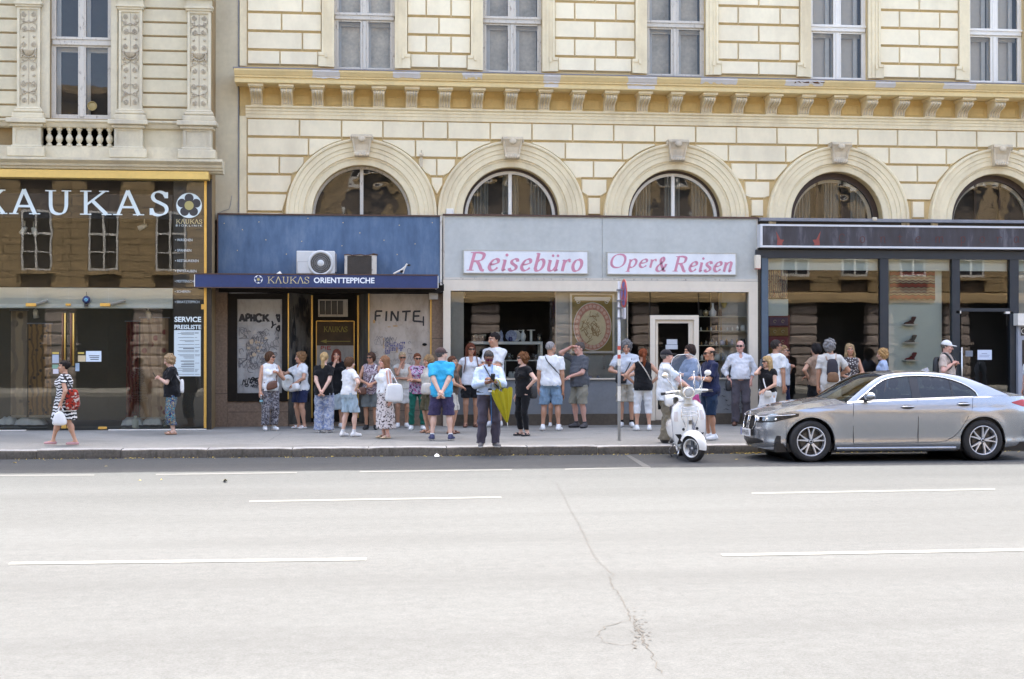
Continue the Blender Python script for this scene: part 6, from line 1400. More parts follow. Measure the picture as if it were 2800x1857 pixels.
for side in (-1,1):
 rows = []
 for u in us:
  s = plan(u)[0].x; zb,zt = z_bot(s),z_top(s); rows.append([W(body_pt(u,zb + (zt-zb)*k/NR),side) for k in range(NR+1)])
 b.grid(rows,flip=side < 0)
 # arch lips turned inward
 for c in (FW,RW):
  lip = [[],[]]
  for k in range(25):
   t = math.pi*k/24; s = c + AR*math.cos(t); z = max(WR + AR*math.sin(t),.2); v = body_pt(u_of_s(s),z); lip[0].append(W(v,side)); lip[1].append(W((v.x,v.y-.06,z-.0),side))
  b.grid(lip,flip=side > 0)
b.build('body',M_car,CAR,auto=42)
def crown(s): return smooth_interp(s,[(0,.0),(.12,.035),(.5,.075),(1.0,.088),(1.5,.075)])
h = MB()
for side in (-1,1):
 rows = []
 for u in [u for u in us if plan(u)[0].x <= 1.56]:
  s = plan(u)[0].x; e = body_pt(u,z_top(s)); row_ = []
  for k in range(9):
   t = k/8; y = e.y*(1-t); bul = .012*math.exp(-((abs(y)-.55)/.10)**2)*min(1,s/.4); row_.append(W((e.x - .0*t,y,e.z + crown(s)*(1-(1-t)**2.2) + bul),side))
  rows.append(row_)
 h.grid(rows,flip=side < 0)
h.build('hood',M_car,CAR,smooth=True)
d = MB()
for side in (-1,1):
 rows = []
 for u in [u for u in us if plan(u)[0].x >= 3.58]:
  s = plan(u)[0].x; e = body_pt(u,z_top(s)); cr = interp(s,[(3.58,.10),(4.1,.09),(4.45,.06),(4.71,.02)])
  rows.append([W((e.x,e.y*(1-k/8),e.z + cr*(1-(1-k/8)**1.6)),side) for k in range(9)])
 d.grid(rows,flip=side < 0)
d.build('boot_lid',M_car,CAR,smooth=True)
# greenhouse
def ys(z): return .848 - (z-.955)*.50 - max(0,z-1.2)*.12
rail = catmull([(1.40,.955),(1.62,1.115),(1.88,1.285),(2.08,1.372),(2.35,1.412),(2.75,1.422),(3.1,1.402),(3.42,1.345),(3.72,1.235),(3.98,1.120),(4.12,1.055)],8)
dlo = catmull([(1.56,.972),(1.75,1.105),(1.95,1.238),(2.12,1.318),(2.4,1.362),(2.75,1.370),(3.05,1.345),(3.28,1.285),(3.46,1.200),(3.57,1.110),(3.60,1.035)],8)
for side in (-1,1):
 b = MB(); n = len(rail)
 rows = [[W((p.x,ys(p.y)+.004,p.y),side) for p in dlo],[W((p.x,ys(p.y)+.002 - (.0 if i else 0),p.y),side) for i,p in enumerate(rail)]]
 mid = [W(((a.x+c.x)/2,ys((a.y+c.y)/2)+.012,(a.y+c.y)/2),side) for a,c in zip(dlo,rail)]
 b.grid([rows[0],mid,rows[1]],flip=side > 0)
 # foot of the rear pillar and the belt
 b.grid([[W((p,ys(z)+.004,z),side) for p,z in ((3.60,1.035),(3.75,1.045),(3.95,1.05),(4.12,1.055))],[W(body_pt(u_of_s(s),z_top(s)),side) for s in (3.60,3.78,3.98,4.15)]],flip=side < 0)
 b.grid([[W((s,ys(1.035)+.004 if 0 else ys(interp(s,[(1.4,.955),(1.56,.972),(3.6,1.035)])) + .004,interp(s,[(1.4,.955),(1.56,.972),(3.6,1.035)])),side) for s in [1.4+2.2*k/30 for k in range(31)]],[W(body_pt(u_of_s(s),z_top(s)),side) for s in [1.4+2.2*k/30 for k in range(31)]]],flip=side < 0)
 b.build('roof_pillar',M_car,CAR,smooth=True)
 # bright window surround
 c = MB(); loop = [W((p.x,ys(p.y)+.012,p.y),side) for p in dlo] + [W((s,ys(z)+.012,z),side) for s,z in [(3.60 - 2.04*k/16,1.035 - .063*k/16) for k in range(1,17)]]
 c.tube(loop,.0075,6); c.build('window_trim',M_chrome,CAR,smooth=True)
 # side glass: front door, rear door, quarter light; black centre pillar
 def zlow(s): return interp(s,[(1.56,.972),(3.6,1.035)])
 def zup(s):
  for a,e in zip(dlo[:-1],dlo[1:]):
   if a.x <= s <= e.x and e.x > a.x: return a.y + (e.y-a.y)*(s-a.x)/(e.x-a.x)
  return zlow(s)
 for a,e,nm,mm,off in ((1.57,2.50,'side_window',M_cglass,0),(2.50,2.64,'centre_pillar',M_trimk,.006),(2.64,3.17,'side_window',M_cglass,0),(3.17,3.195,'glass_divider',M_trimk,.006),(3.195,3.595,'quarter_window',M_cglass,0)):
  g = MB(); cols = [a + (e-a)*k/14 for k in range(15)]
  rows = [[W((s,ys(zlow(s) + (zup(s)-zlow(s))*t) + off - .004,zlow(s) + (zup(s)-zlow(s))*t),side) for s in cols] for t in (0,.33,.66,1)]
  g.grid(rows,flip=side > 0); g.build(nm,mm,CAR,smooth=True)
r = MB(); top = [p for p in rail if 2.06 <= p.x <= 3.30]
r.grid([[W((p.x,ys(p.y)*q,p.y + .032*(1-q*q)),1) for p in top] for q in [-1+2*k/10 for k in range(11)]],flip=False); r.build('roof',M_car,CAR,smooth=True)
def screen(cs,ce,name,mm,cen0,cen1):
 """glass between the two pillars: cs, ce index range of rail, sagging forward in the middle by cen0 (foot) and cen1 (head)"""
 pts = [p for p in rail if cs <= p.x <= ce]; g = MB(); m_ = len(pts)
 g.grid([[W((p.x + ((cen0*(1-i/(m_-1)) + cen1*i/(m_-1))*(1-q*q)),ys(p.y)*q,p.y + .032*(1-q*q)*1.0),1) for i,p in enumerate(pts)] for q in [-1+2*k/12 for k in range(13)]]); return g.build(name,mm,CAR,smooth=True)
screen(1.40,2.09,'windscreen',M_wsg,-.20,-.06); screen(3.28,4.12,'rear_window',M_cglass,.05,.12)
m = MB(); m.grid([[W((1.27+.17*abs(q)**2,.83*q,.958 + .05*(1-q*q)),1) for q in [-1+2*k/10 for k in range(11)]],[W((1.46+.05*abs(q)**2,.80*q,.965 + .05*(1-q*q)),1) for q in [-1+2*k/10 for k in range(11)]]]); m.build('cowl',M_trimk,CAR)
# interior
m = MB(); m.box(CARX+1.5,CARX+4.0,CARY-2*CW+.13,CARY-.13,.3,.8); m.box(CARX+1.45,CARX+1.95,CARY-2*CW+.16,CARY-.16,.7,.97,bev=.05); m.build('dashboard',M_trimk,CAR)
for sx,ny in ((2.25,2),(3.15,3)):
 for k in range(ny):
  y = CARY - CW + ((-.36,.36) if ny == 2 else (-.42,0,.42))[k]; m = MB(); m.box(CARX+sx,CARX+sx+.18,y-.22,y+.22,.7,1.13,bev=.06); m.box(CARX+sx+.05,CARX+sx+.16,y-.13,y+.13,1.15,1.32,bev=.05); m.box(CARX+sx-.45,CARX+sx+.1,y-.22,y+.22,.6,.76,bev=.05); m.build('seat',M_seat,CAR)
m = MB(); c = Vector((CARX+2.0,CARY-CW-.36,.98)); m.tube([c + Vector((.08*math.cos(t)*.6,.18*math.sin(t),.17*math.cos(t))) for t in [2*math.pi*k/24 for k in range(25)]],.014,6); m.build('steering_wheel',M_trimk,CAR)
# underside, wheel housings
m = MB(); m.box(CARX+.25,CARX+4.4,CARY-2*CW+.12,CARY-.12,.16,.30)
for c in (FW,RW):
 for side in (-1,1): pass
m.build('underbody',M_trimk,CAR)
for c in (FW,RW):
 m = MB(); m.lathe([(AR+.01,-CW+.07),(AR+.01,CW-.07)],(CARX+c,CARY-CW,WR),'y',32,caps=False); m.lathe([(0,-CW+.42),(AR+.01,-CW+.42)],(CARX+c,CARY-CW,WR),'y',32,caps=False); m.lathe([(0,CW-.42),(AR+.01,CW-.42)],(CARX+c,CARY-CW,WR),'y',32,caps=False)
 m.build('wheel_housing',M_trimk,CAR)
# wheels
def wheel(cs,side):
 c = Vector((CARX+cs,CARY-CW + side*(CW-.115),WR)); o = side; prof = lambda L: [(r,o*y) for r,y in L]
 w = MB().lathe(prof([(.215,-.10),(.30,-.105),(.322,-.09),(WR,-.06),(WR+.001,0),(WR,.06),(.325,.088),(.305,.102),(.27,.108),(.238,.10),(.232,.09)]),c,'y',48,caps=False).build('wheel',M_rubber,CAR,smooth=True)
 MB().lathe(prof([(.236,.099),(.228,.104),(.222,.10),(.218,.08),(.213,-.05)]),c,'y',48,caps=False).build('rim',M_alloy,w,smooth=True)
 MB().lathe(prof([(0,-.01),(.214,-.01)]),c,'y',32,caps=False).build('rim_barrel',M_alloyd,w)
 MB().lathe(prof([(.06,.012),(.155,.012),(.155,.0)]),c,'y',32,caps=False).build('brake_disc',mat('brake_steel',(.10,.095,.09),.4,.1,8,0,metal=.7),w)
 for k in range(5):
  a0 = 2*math.pi*k/5 + (.3 if cs == FW else .1)
  for dq in (-.26,.26):
   m = MB(); ra,rb = .035,.224; a1,a2 = a0+dq*.42,a0+dq*.92; rows = []
   for t in (0,.3,.7,1):
    rr = ra+(rb-ra)*t; aa = a1+(a2-a1)*t; hw = .017*(1-.45*t); ct = Vector((rr*math.cos(aa),0,rr*math.sin(aa))); tn = Vector((-math.sin(aa),0,math.cos(aa))); yo = .075 + .022*t
    rows.append([c + ct + tn*hw + Vector((0,o*(yo-.035),0)),c + ct + tn*hw*.8 + Vector((0,o*yo,0)),c + ct - tn*hw*.8 + Vector((0,o*yo,0)),c + ct - tn*hw + Vector((0,o*(yo-.035),0))])
   m.grid(rows); m.build('spoke',M_alloy,w)
   m2 = MB(); hw = .004; rows = []
 MB().lathe(prof([(0,.085),(.028,.084),(.034,.078),(.05,.074),(.056,.04)]),c,'y',20,caps=False).build('hub_cap',M_alloyd,w,smooth=True); MB().lathe(prof([(.02,.087),(.026,.0865),(.030,.083)]),c,'y',20,caps=False).build('hub_ring',M_alloy,w)
for cs in (FW,RW):
 for side in (-1,1): wheel(cs,side)
# surface parts laid on the body
def skin_patch(poly,off,nsub=7):
 """polygon given as rows of (u, z): each row a list; builds a smooth patch following the body"""
 m = MB(); m.grid([[W(body_pt(u,z,off)) for u,z in row_] for row_ in poly],flip=True); return m
def band_patch(ua,ub,lo,hi,off,n=14):
 return skin_patch([[(ua+(ub-ua)*k/n,lo(k/n) + (hi(k/n)-lo(k/n))*j/4) for k in range(n+1)] for j in range(5)],off)
L = lambda *p: (lambda t: interp(t,list(p)))
uF = lambda y: UL[min(range(len(PL)//2),key=lambda i: abs(PL[i].y-y))]
for side in (-1,1):
 WW = W; W = lambda v,s_=0,sd=side: WW(v,sd)
 fl = side > 0
 def fin(m):
  if side > 0: m.f = [f[::-1] for f in m.f]
  return m
 hl = fin(band_patch(uF(.34),u_of_s(.60),L((0,.615),(.5,.632),(1,.735)),L((0,.715),(.35,.735),(.8,.772),(1,.775)),.006)).build('headlight',M_trimk,CAR,smooth=True)
 g = fin(band_patch(uF(.36),u_of_s(.56),L((0,.645),(.5,.655),(1,.742)),L((0,.70),(.35,.722),(.8,.763),(1,.768)),.012)); g.build('headlight_lens',glass('lens',(.8,.84,.86),1.5,1.0),hl,smooth=True)
 for uu,rr in ((u_of_s(.12),.034),(u_of_s(.24),.032)):
  c = Vector(W(body_pt(uu,.675,.005))); MB().sphere(c,(rr*.6,rr*.8,rr*.75),12,8).build('projector_lamp',M_chrome,hl,smooth=True)
 m = MB(); m.tube([W(body_pt(uF(.36) + (u_of_s(.54)-uF(.36))*k/10,.705 + .055*k/10,.013)) for k in range(11)],.006,5); m.build('light_bar',mat('lamp_white',(.8,.82,.85),.3,.02,5,0),hl)
 # grille half
 gr = fin(band_patch(uF(.05),uF(.32),L((0,.52),(.3,.485),(.75,.50),(1,.56)),L((0,.70),(.4,.728),(.8,.722),(1,.66)),.004)).build('grille',M_trimk,CAR,smooth=True)
 lo_,hi_ = L((0,.52),(.3,.485),(.75,.50),(1,.56)),L((0,.70),(.4,.728),(.8,.722),(1,.66)); q0,q1 = uF(.05),uF(.32)
 m = MB(); pts = [W(body_pt(q0+(q1-q0)*k/12,lo_(k/12),.012)) for k in range(13)] + [W(body_pt(q1-(q1-q0)*k/12,hi_(1-k/12),.012)) for k in range(13)]; m.tube(pts + pts[:1],.009,6); m.build('grille_surround',M_chrome,gr,smooth=True)
 m = MB()
 for k in range(1,9): t = k/9; m.tube([W(body_pt(q0+(q1-q0)*t,lo_(t)+.012,.008)),W(body_pt(q0+(q1-q0)*t,hi_(t)-.012,.008))],.004,4)
 m.build('grille_slat',M_trimk,gr)
 fin(band_patch(uF(.0),uF(.56),L((0,.235),(1,.30)),L((0,.35),(.7,.36),(1,.33)),.004)).build('lower_intake',M_trimk,CAR,smooth=True)
 fin(band_patch(u_of_s(.23),u_of_s(.33),L((0,.285),(1,.275)),L((0,.33),(.4,.42),(1,.415)),.005)).build('bumper_vent',M_trimk,CAR,smooth=True)
 fin(band_patch(uF(.3),u_of_s(.42),L((0,.20),(1,.19)),L((0,.215),(.7,.235),(1,.20)),.012)).build('splitter',M_alloy,CAR,smooth=True)
 tl = fin(band_patch(u_of_s(4.18),uF(.3) if 0 else UL[-1]-.42,L((0,.93),(.3,.87),(1,.86)),L((0,.945),(.3,.985),(1,.97)),.006)).build('tail_light',mat('tail_red',(.35,.02,.015),.15,.1,8,0),CAR,smooth=True)
 # shut lines
 m = MB()
 def seam(pts,w=.0045): m.tube([W(body_pt(u_of_s(s),z,.001)) for s,z in pts],w,5)
 seam([(1.50,.945),(1.485,.8),(1.49,.5),(1.50,.285)]); seam([(2.565,.98),(2.56,.7),(2.565,.29)]); seam([(3.50,1.01),(3.47,.85),(3.36,.66),(3.26,.5),(3.17,.40),(3.05,.335),(2.9,.31)]); seam([(1.50,.285)] + [(1.5+1.4*k/8,.285+.025*k/8) for k in range(1,9)]); seam([(.40,.60),(.42,.45),(.43,.36)],.003)
 seam([(.05,.742),(.2,.766),(.4,.792),(.8,.855),(1.3,.918),(1.44,.935)],.0035); m.build('shut_line',M_trimk,CAR)
 for s,z in ((2.385,.875),(3.33,.915)):
  m = MB(); rows = [[W(body_pt(u_of_s(s-.105+.21*k/10),z + .034*math.sin(a)*math.sin(math.pi*(k+.5)/11)**.5,.004)) for k in range(11)] for a in (-1.57,-.7,0,.7,1.57)]; m.grid(rows,flip=side < 0); hh = m.build('handle_recess',M_trimk,CAR,smooth=True)
  m = MB(); m.tube([W(body_pt(u_of_s(s-.11+.22*k/10),z+.006*math.sin(math.pi*k/10),.012+.02*math.sin(math.pi*k/10))) for k in range(11)],[.008]+[.015]*9+[.008],8); m.build('door_handle',M_car,CAR,smooth=True)
 # mirror
 m = MB(); rows = []
 for i in range(9):
  t = i/8; yy = .87 + .215*t; sc = math.sin(math.pi*min(1,.18+.82*(1-t)**.8))**.5 if t < 1 else .05; sc = [.55,.85,1,1.02,1.0,.95,.85,.62,.05][i]
  rows.append([W((1.73 + .035*t + (.075*math.cos(a) if math.cos(a) < 0 else .05*math.cos(a))*sc*1.2,yy,1.045 + .068*math.sin(a)*sc + .012*t)) for a in [2*math.pi*k/14 for k in range(14)]])
 m.grid(rows,closed=True,flip=side > 0); mi_ = m.build('door_mirror',M_car,CAR,smooth=True)
 m = MB(); m.tube([W((1.70,.83,.975)),W((1.72,.90,1.0)),W((1.735,.95,1.01))],[.035,.028,.03],8); m.build('mirror_foot',M_trimk,mi_,smooth=True)
 m = MB(); rows = [[W((s,ys(z)+.016,z)) for s,z in ((1.585,.985),(1.70,.99))],[W((s,ys(z)+.016,z)) for s,z in ((1.69,1.055),(1.70,1.062))]]; m.grid(rows,flip=side < 0); m.build('mirror_triangle',M_trimk,CAR)
 # sill
 sk = [u_of_s(1.22+1.98*k/24) for k in range(25)]
 m = MB(); m.grid([[W(body_pt(u,z,o_)) for u in sk] for z,o_ in ((.165,-.01),(.17,.016),(.20,.026),(.225,.016),(.235,.0))],flip=side < 0); m.build('sill_skirt',M_car,CAR,smooth=True)
 W = WW
# number plate
m = MB(); c = [W((body_pt(0,.40,.03)).to_tuple() if 0 else (-.012,y,z),1) for y,z in ((-.26,.395),(.26,.395),(.26,.505),(-.26,.505))]; x = CARX-.03
npz = MB().box(x,x+.02,CARY-CW-.26,CARY-CW+.26,.385,.50); pl_ = npz.build('number_plate',mat('plate_white',(.72,.73,.74),.4,.03,5,0),CAR)
MB().box(x-.002,x+.001,CARY-CW+.215,CARY-CW+.26,.385,.50).build('country_strip',mat('plate_blue',(.03,.06,.35),.4,.03,5,0),pl_)
t = MB(); sans(t,'W\u00b791676',-.19,.22,.405,.075,0,.02); t.v = [(x-.003,CARY-CW-v[0],v[2]) for v in t.v]; t.build('plate_text',M_trimk,pl_)
MB().box(x+.02,x+.16,CARY-CW-.2,CARY-CW+.2,.39,.49).build('plate_carrier',M_trimk,CAR)
m = MB(); m.add([W((2.95,-.02,1.44),1),W((2.95,.02,1.44),1),W((3.12,.012,1.435),1),W((3.12,-.012,1.435),1),W((3.09,0,1.50),1)],[(0,1,4),(1,2,4),(2,3,4),(3,0,4)]); m.build('roof_antenna',M_car,CAR)
m = MB(); c = Vector(W((.055,.0,.752),1)); m.lathe([(0,-.006),(.032,-.004),(.036,.002)],c,'x',16); m.build('badge',M_alloy,CAR)
# ================================================================== motor scooter
SC0 = G(1898,1263); SCR = R(-4)      # front wheel contact; nose towards the street, turned slightly
SC = thing('motor_scooter','white motor scooter with clear windscreen parked nose-out at the kerb','scooter',SC0)
MS = Matrix.Translation(SC0) @ Matrix.Rotation(SCR,4,'Z') @ Matrix.Rotation(R(-4),4,'Y')
M_sw = mat('scooter_white',(.82,.81,.76),.25,.03,3,0,coat=.8); M_sgl = glass('scooter_screen',(.92,.95,.96),1.5,1.6)
def sb(m,name,mm,par=SC,**kw): m.xform(MS); return m.build(name,mm,par,**kw)
# local: -y nose, +y tail, wheel axle at y=0
def loft(secs,n=20,closed=True):
 """secs: (cx, cy, cz, rx, rz or ry, tilt, plane, power)"""
 rows = []
 for (c,ax,ay,rx,ry,pw) in secs:
  c,ax,ay = Vector(c),Vector(ax),Vector(ay); rows.append([c + ax*rx*math.copysign(abs(math.cos(a))**pw,math.cos(a)) + ay*ry*math.copysign(abs(math.sin(a))**pw,math.sin(a)) for a in [2*math.pi*k/n for k in range(n)]])
 return rows
Xa,Ya,Za = (1,0,0),(0,1,0),(0,0,1)
# front wheel, turned to the scooter's left
WM = Matrix.Rotation(R(42),4,'Z')
def wh(cy,r,turn,name):
 T = Matrix.Translation((0,cy,r)) @ (WM if turn else Matrix.Identity(4)); t = MB().lathe([(r-.075,-.055),(r-.04,-.06),(r-.012,-.045),(r,-.02),(r,.02),(r-.012,.045),(r-.04,.06),(r-.075,.055)],(0,0,0),'x',40,caps=False); t.xform(T); w = sb(t,name,M_rubber,smooth=True)
 t = MB().lathe([(r-.078,-.056),(r-.07,-.062),(r-.082,-.064),(r-.09,-.05),(r-.095,.05),(r-.082,.064),(r-.07,.062),(r-.078,.056)],(0,0,0),'x',36,caps=False); t.xform(T); sb(t,'rim',M_sw,w,smooth=True)
 t = MB()
 for k in range(5):
  a = 2*math.pi*k/5 + .3; d = Vector((0,math.cos(a),math.sin(a))); q = Vector((0,-math.sin(a),math.cos(a))); t.obox(d*(r*.33),Vector((.022,0,0)),q*.021,d*(r*.30))
 t.lathe([(.0,-.03),(.045,-.03),(.045,.03),(0,.03)],(0,0,0),'x',16); t.xform(T); sb(t,'spoke',mat('spoke_grey',(.10,.105,.115),.4,.1,6,0,metal=.5),w)
 t = MB().lathe([(0,-.036),(.018,-.036),(.02,-.03)],(0,0,0),'x',12); t.xform(T); sb(t,'axle_cap',M_alloy,w); return w
wh(0,.222,True,'front_wheel'); wh(1.34,.222,False,'rear_wheel')
# mudguard turned with the wheel
m = MB(); rows = []
for i in range(15):
 a = R(-62 + 165*i/14); rr = .262 + .01*math.sin(math.pi*i/14); wd = .105*(.6 + .4*math.sin(math.pi*min(1,max(0,(i+1.2)/15.5)))); row_ = []
 for k in range(11):
  q = -1 + 2*k/10; dr = -.085*abs(q)**2.4; row_.append((q*wd,-math.sin(a)*(rr+dr),.222 + math.cos(a)*(rr+dr) + .02))
 rows.append(row_)
m.grid(rows,flip=True); m.xform(WM); sb(m,'front_mudguard',M_sw,smooth=True)
m = MB(); m.tube([(0,.0,.222),(.07,.02,.24),(.075,.05,.42),(.03,.13,.62),(0,.17,.8)],[.02,.025,.025,.03,.03],8); sb(m,'fork',M_lead,smooth=True)
# leg shield: a curved white board
def shield_pt(q,t,off=0):
 """q -1..1 across, t 0..1 up"""
 w = interp(t,[(0,.17),(.12,.235),(.35,.262),(.7,.272),(.9,.235),(1,.14)]); z = .20 + .76*t; y = interp(t,[(0,.24),(.2,.21),(.6,.16),(1,.19)]) + .085*abs(q)**2.6 - .035*(1-q*q)*math.sin(math.pi*min(1,t*1.05))
 return (q*w,y-off,z)
m = MB(); m.grid([[shield_pt(-1+2*k/16,t) for k in range(17)] for t in [i/18 for i in range(19)]]); m.grid([[(p[0],p[1]+.03+.02*abs(p[0])/.27,p[2]) for p in [shield_pt(-1+2*k/16,t) for k in range(17)]] for t in [i/18 for i in range(19)]],flip=True); sb(m,'leg_shield',M_sw,smooth=True)
m = MB(); e = [shield_pt(-1,i/18) for i in range(19)] + [shield_pt(-1+2*k/16,1) for k in range(1,16)] + [shield_pt(1,1-i/18) for i in range(19)]; m.tube([(p[0],p[1]+.012,p[2]) for p in e],.014,6); sb(m,'shield_edge',mat('edge_grey',(.5,.5,.5),.35,.05,5,0),smooth=True)
for s_ in (-1,1):
 m = MB(); m.grid([[shield_pt(s_*(.70+.20*k/4),.30+.20*t/6 + .30,.008) for k in range(5)] for t in range(7)],flip=s_ < 0); sb(m,'indicator',mat('indicator',(.62,.55,.50),.2,.1,6,0),smooth=True)
 m = MB(); c = shield_pt(s_*.42,.42,.012); m.sphere(c,(.024,.014,.024),10,6); sb(m,'horn_hole',M_black,smooth=True)
 m = MB(); m.grid([[shield_pt(s_*(.42+.32*k/4 + .06*abs(t-3)),.10+.22*t/6,.006) for k in range(5)] for t in range(7)],flip=s_ < 0); sb(m,'air_vent',M_black,smooth=True)
# horn cover and badge
m = MB(); rows = [[(q*.055*(1-.4*t),shield_pt(0,.32+.5*t)[1] - .045*math.sqrt(max(0,1-q*q)) - .004,.20+.76*(.32+.5*t)) for q in [-1+2*k/8 for k in range(9)]] for t in [i/8 for i in range(9)]]; m.grid(rows); sb(m,'horn_cover',M_sw,smooth=True)
m = MB()
for k in range(5): z = .60+.014*k; m.box(-.032,.032,shield_pt(0,(z-.2)/.76)[1]-.062,shield_pt(0,(z-.2)/.76)[1]-.04,z,z+.006)
sb(m,'horn_grille',M_alloyd)
# chromed front rack
m = MB()
for z in (.74,.80,.87): m.tube([(-.13,.10,z),(-.06,.055,z),(.06,.055,z),(.13,.10,z)],.007,6)
for s_ in (-1,1): m.tube([(s_*.13,.12,.90),(s_*.13,.10,.86),(s_*.135,.10,.72),(s_*.09,.10,.60),(s_*.08,.13,.56)],.007,6)
sb(m,'front_rack',M_chrome,smooth=True)
# headset with round lamp
m = MB(); m.grid(loft([((0,.03,1.10),Xa,Za,.02,.02,1),((0,.035,1.10),Xa,Za,.088,.088,1),((0,.10,1.105),Xa,Za,.115,.10,.9),((0,.19,1.10),Xa,Za,.13,.085,.85),((0,.27,1.09),Xa,Za,.10,.06,.9),((0,.30,1.09),Xa,Za,.02,.02,1)]),closed=True,flip=True); m.grid(loft([((0,.15,1.06),Xa,Ya,.075,.08,1),((0,.17,.98),Xa,Ya,.07,.06,1),((0,.18,.92),Xa,Ya,.08,.06,1)]),closed=True)
hs = sb(m,'headset',M_sw,smooth=True)
m = MB().lathe([(.074,.028),(.088,.022),(.09,.036)],(0,.0,1.10),'y',28,caps=False); sb(m,'lamp_ring',M_chrome,hs,smooth=True); m = MB().lathe([(0,.012),(.04,.016),(.076,.030)],(0,0,1.10),'y',28,caps=False); sb(m,'lamp_lens',mat('lamp_glass',(.42,.42,.40),.1,.35,30,.2,60),hs,smooth=True)
for s_ in (-1,1):
 m = MB(); m.tube([(s_*.10,.19,1.105),(s_*.22,.22,1.12),(s_*.34,.25,1.115)],[.05,.035,.024],10); sb(m,'handlebar',M_sw,smooth=True)
 m = MB(); m.tube([(s_*.30,.24,1.115),(s_*.42,.265,1.11)],.021,10); m.tube([(s_*.24,.19,1.11),(s_*.33,.17,1.105),(s_*.42,.20,1.09)],.008,6); sb(m,'grip',M_black,smooth=True)
 m = MB(); m.tube([(s_*.2,.22,1.15),(s_*.27,.20,1.28),(s_*.33,.16,1.38)],.008,6); ms_ = sb(m,'mirror',M_chrome,smooth=True); m = MB(); m.sphere((s_*.345,.15,1.40),(.058,.024,.046),14,8); sb(m,'mirror_shell',M_chrome if s_ < 0 else M_sw,ms_,smooth=True)
# windscreen
def scr(q,t): w = interp(t,[(0,.20),(.25,.245),(.7,.24),(.92,.19),(1,.10)]); return (q*w,.02 + .10*q*q + .16*t,1.06 + .66*t - .0*q*q)
m = MB(); m.grid([[scr(-1+2*k/14,i/14) for k in range(15)] for i in range(15)]); sb(m,'windscreen',M_sgl,smooth=True)
m = MB(); e = [scr(-1,i/14) for i in range(15)] + [scr(-1+2*k/14,1) for k in range(1,14)] + [scr(1,1-i/14) for i in range(15)]; m.tube(e,.005,5); sb(m,'screen_edge',mat('clear_edge',(.66,.70,.72),.2,.05,5,0),smooth=True)
for s_ in (-1,1):
 m = MB(); m.tube([(s_*.10,.14,1.14),(s_*.11,.055,1.20),(s_*.11,.085,1.42)],.007,6); m.sphere((s_*.11,.08,1.43),.014,8,6); sb(m,'screen_bracket',M_chrome,smooth=True)
# floor, seat, tail
m = MB(); m.grid(loft([((0,.20,.26),Xa,Za,.18,.03,.6),((0,.45,.25),Xa,Za,.20,.04,.6),((0,.72,.27),Xa,Za,.20,.06,.7)]),closed=True,flip=True); sb(m,'floorboard',M_sw,smooth=True)
m = MB(); m.grid(loft([((0,.60,.45),Xa,Za,.05,.12,.8),((0,.64,.46),Xa,Za,.16,.24,.8),((0,.80,.46),Xa,Za,.21,.25,.85),((0,1.10,.47),Xa,Za,.245,.22,.9),((0,1.40,.50),Xa,Za,.22,.17,.9),((0,1.62,.55),Xa,Za,.13,.11,.9),((0,1.70,.56),Xa,Za,.04,.05,1)]),closed=True,flip=True); sb(m,'rear_body',M_sw,smooth=True)
m = MB(); m.grid(loft([((0,.62,.76),Xa,Za,.04,.03,.8),((0,.66,.77),Xa,Za,.11,.06,.7),((0,.95,.78),Xa,Za,.155,.07,.7),((0,1.3,.80),Xa,Za,.15,.075,.7),((0,1.45,.80),Xa,Za,.05,.03,.9)]),closed=True,flip=True); sb(m,'seat',mat('seat_black',(.018,.017,.017),.6,.2,12,.1),smooth=True)
m = MB(); m.grid(loft([((-.0,1.50,.93),Xa,Za,.05,.06,.8),((0,1.52,.93),Xa,Za,.15,.10,.6),((0,1.70,.93),Xa,Za,.17,.12,.6),((0,1.82,.92),Xa,Za,.12,.09,.7),((0,1.84,.92),Xa,Za,.02,.02,1)]),closed=True,flip=True); sb(m,'top_case',M_sw,smooth=True)
m = MB(); m.tube([(-.16,.66,.3),(-.26,.78,.18),(-.26,.95,.12),(-.2,1.02,.02)],.012,6); m.tube([(-.19,.5,.32),(-.25,.55,.26),(-.25,.95,.26),(-.2,1.0,.32)],.011,6); m.tube([(.19,.5,.32),(.25,.55,.26),(.25,.95,.26),(.2,1.0,.32)],.011,6); m.tube([(-.1,.72,.2),(-.17,.70,.0)],.014,6); sb(m,'guard_rail',M_chrome,smooth=True)
# ================================================================== no-stopping sign on its post
pp = GP(1693,1205); PS = thing('street_sign','grey post with red and white bands and a round no-stopping sign seen edge-on','sign',pp); r = .028; zt = P(1693,769,pp.y).z
MB().tube([pp,(pp.x,pp.y,zt)],r,14).build('post',mat('galvanised',(.44,.45,.45),.5,.12,6,.1,metal=.4),PS,smooth=True)
M_red = mat('sign_red',(.50,.075,.05),.45,.06,5,0); zz = lambda py: P(1693,py,pp.y).z
for a,c,mm,e in ((946,957,M_red,.002),(957,970,M_wfr2,.0015),(970,981,M_red,.002),(981,1000,M_wfr2,.0015),(1056,1096,M_wfr2,.002)):
 MB().lathe([(r+e,zz(c)),(r+e,zz(a))],(pp.x,pp.y,0),'z',14,caps=False).build('band',mm,PS,smooth=True)
sc = P(1704,803,pp.y-.0); c = Vector((pp.x+.085,pp.y-.01,sc.z)); tn = R(1); rad = .262
RM_ = Matrix.Translation(c) @ Matrix.Rotation(tn - math.pi/2,4,'Z')      # local -y is the face
def sd(m,n,mm,p=PS,**k): m.xform(RM_); return m.build(n,mm,p,**k)
M_sblue = mat('sign_blue',(.13,.14,.36),.5,.05,5,0)
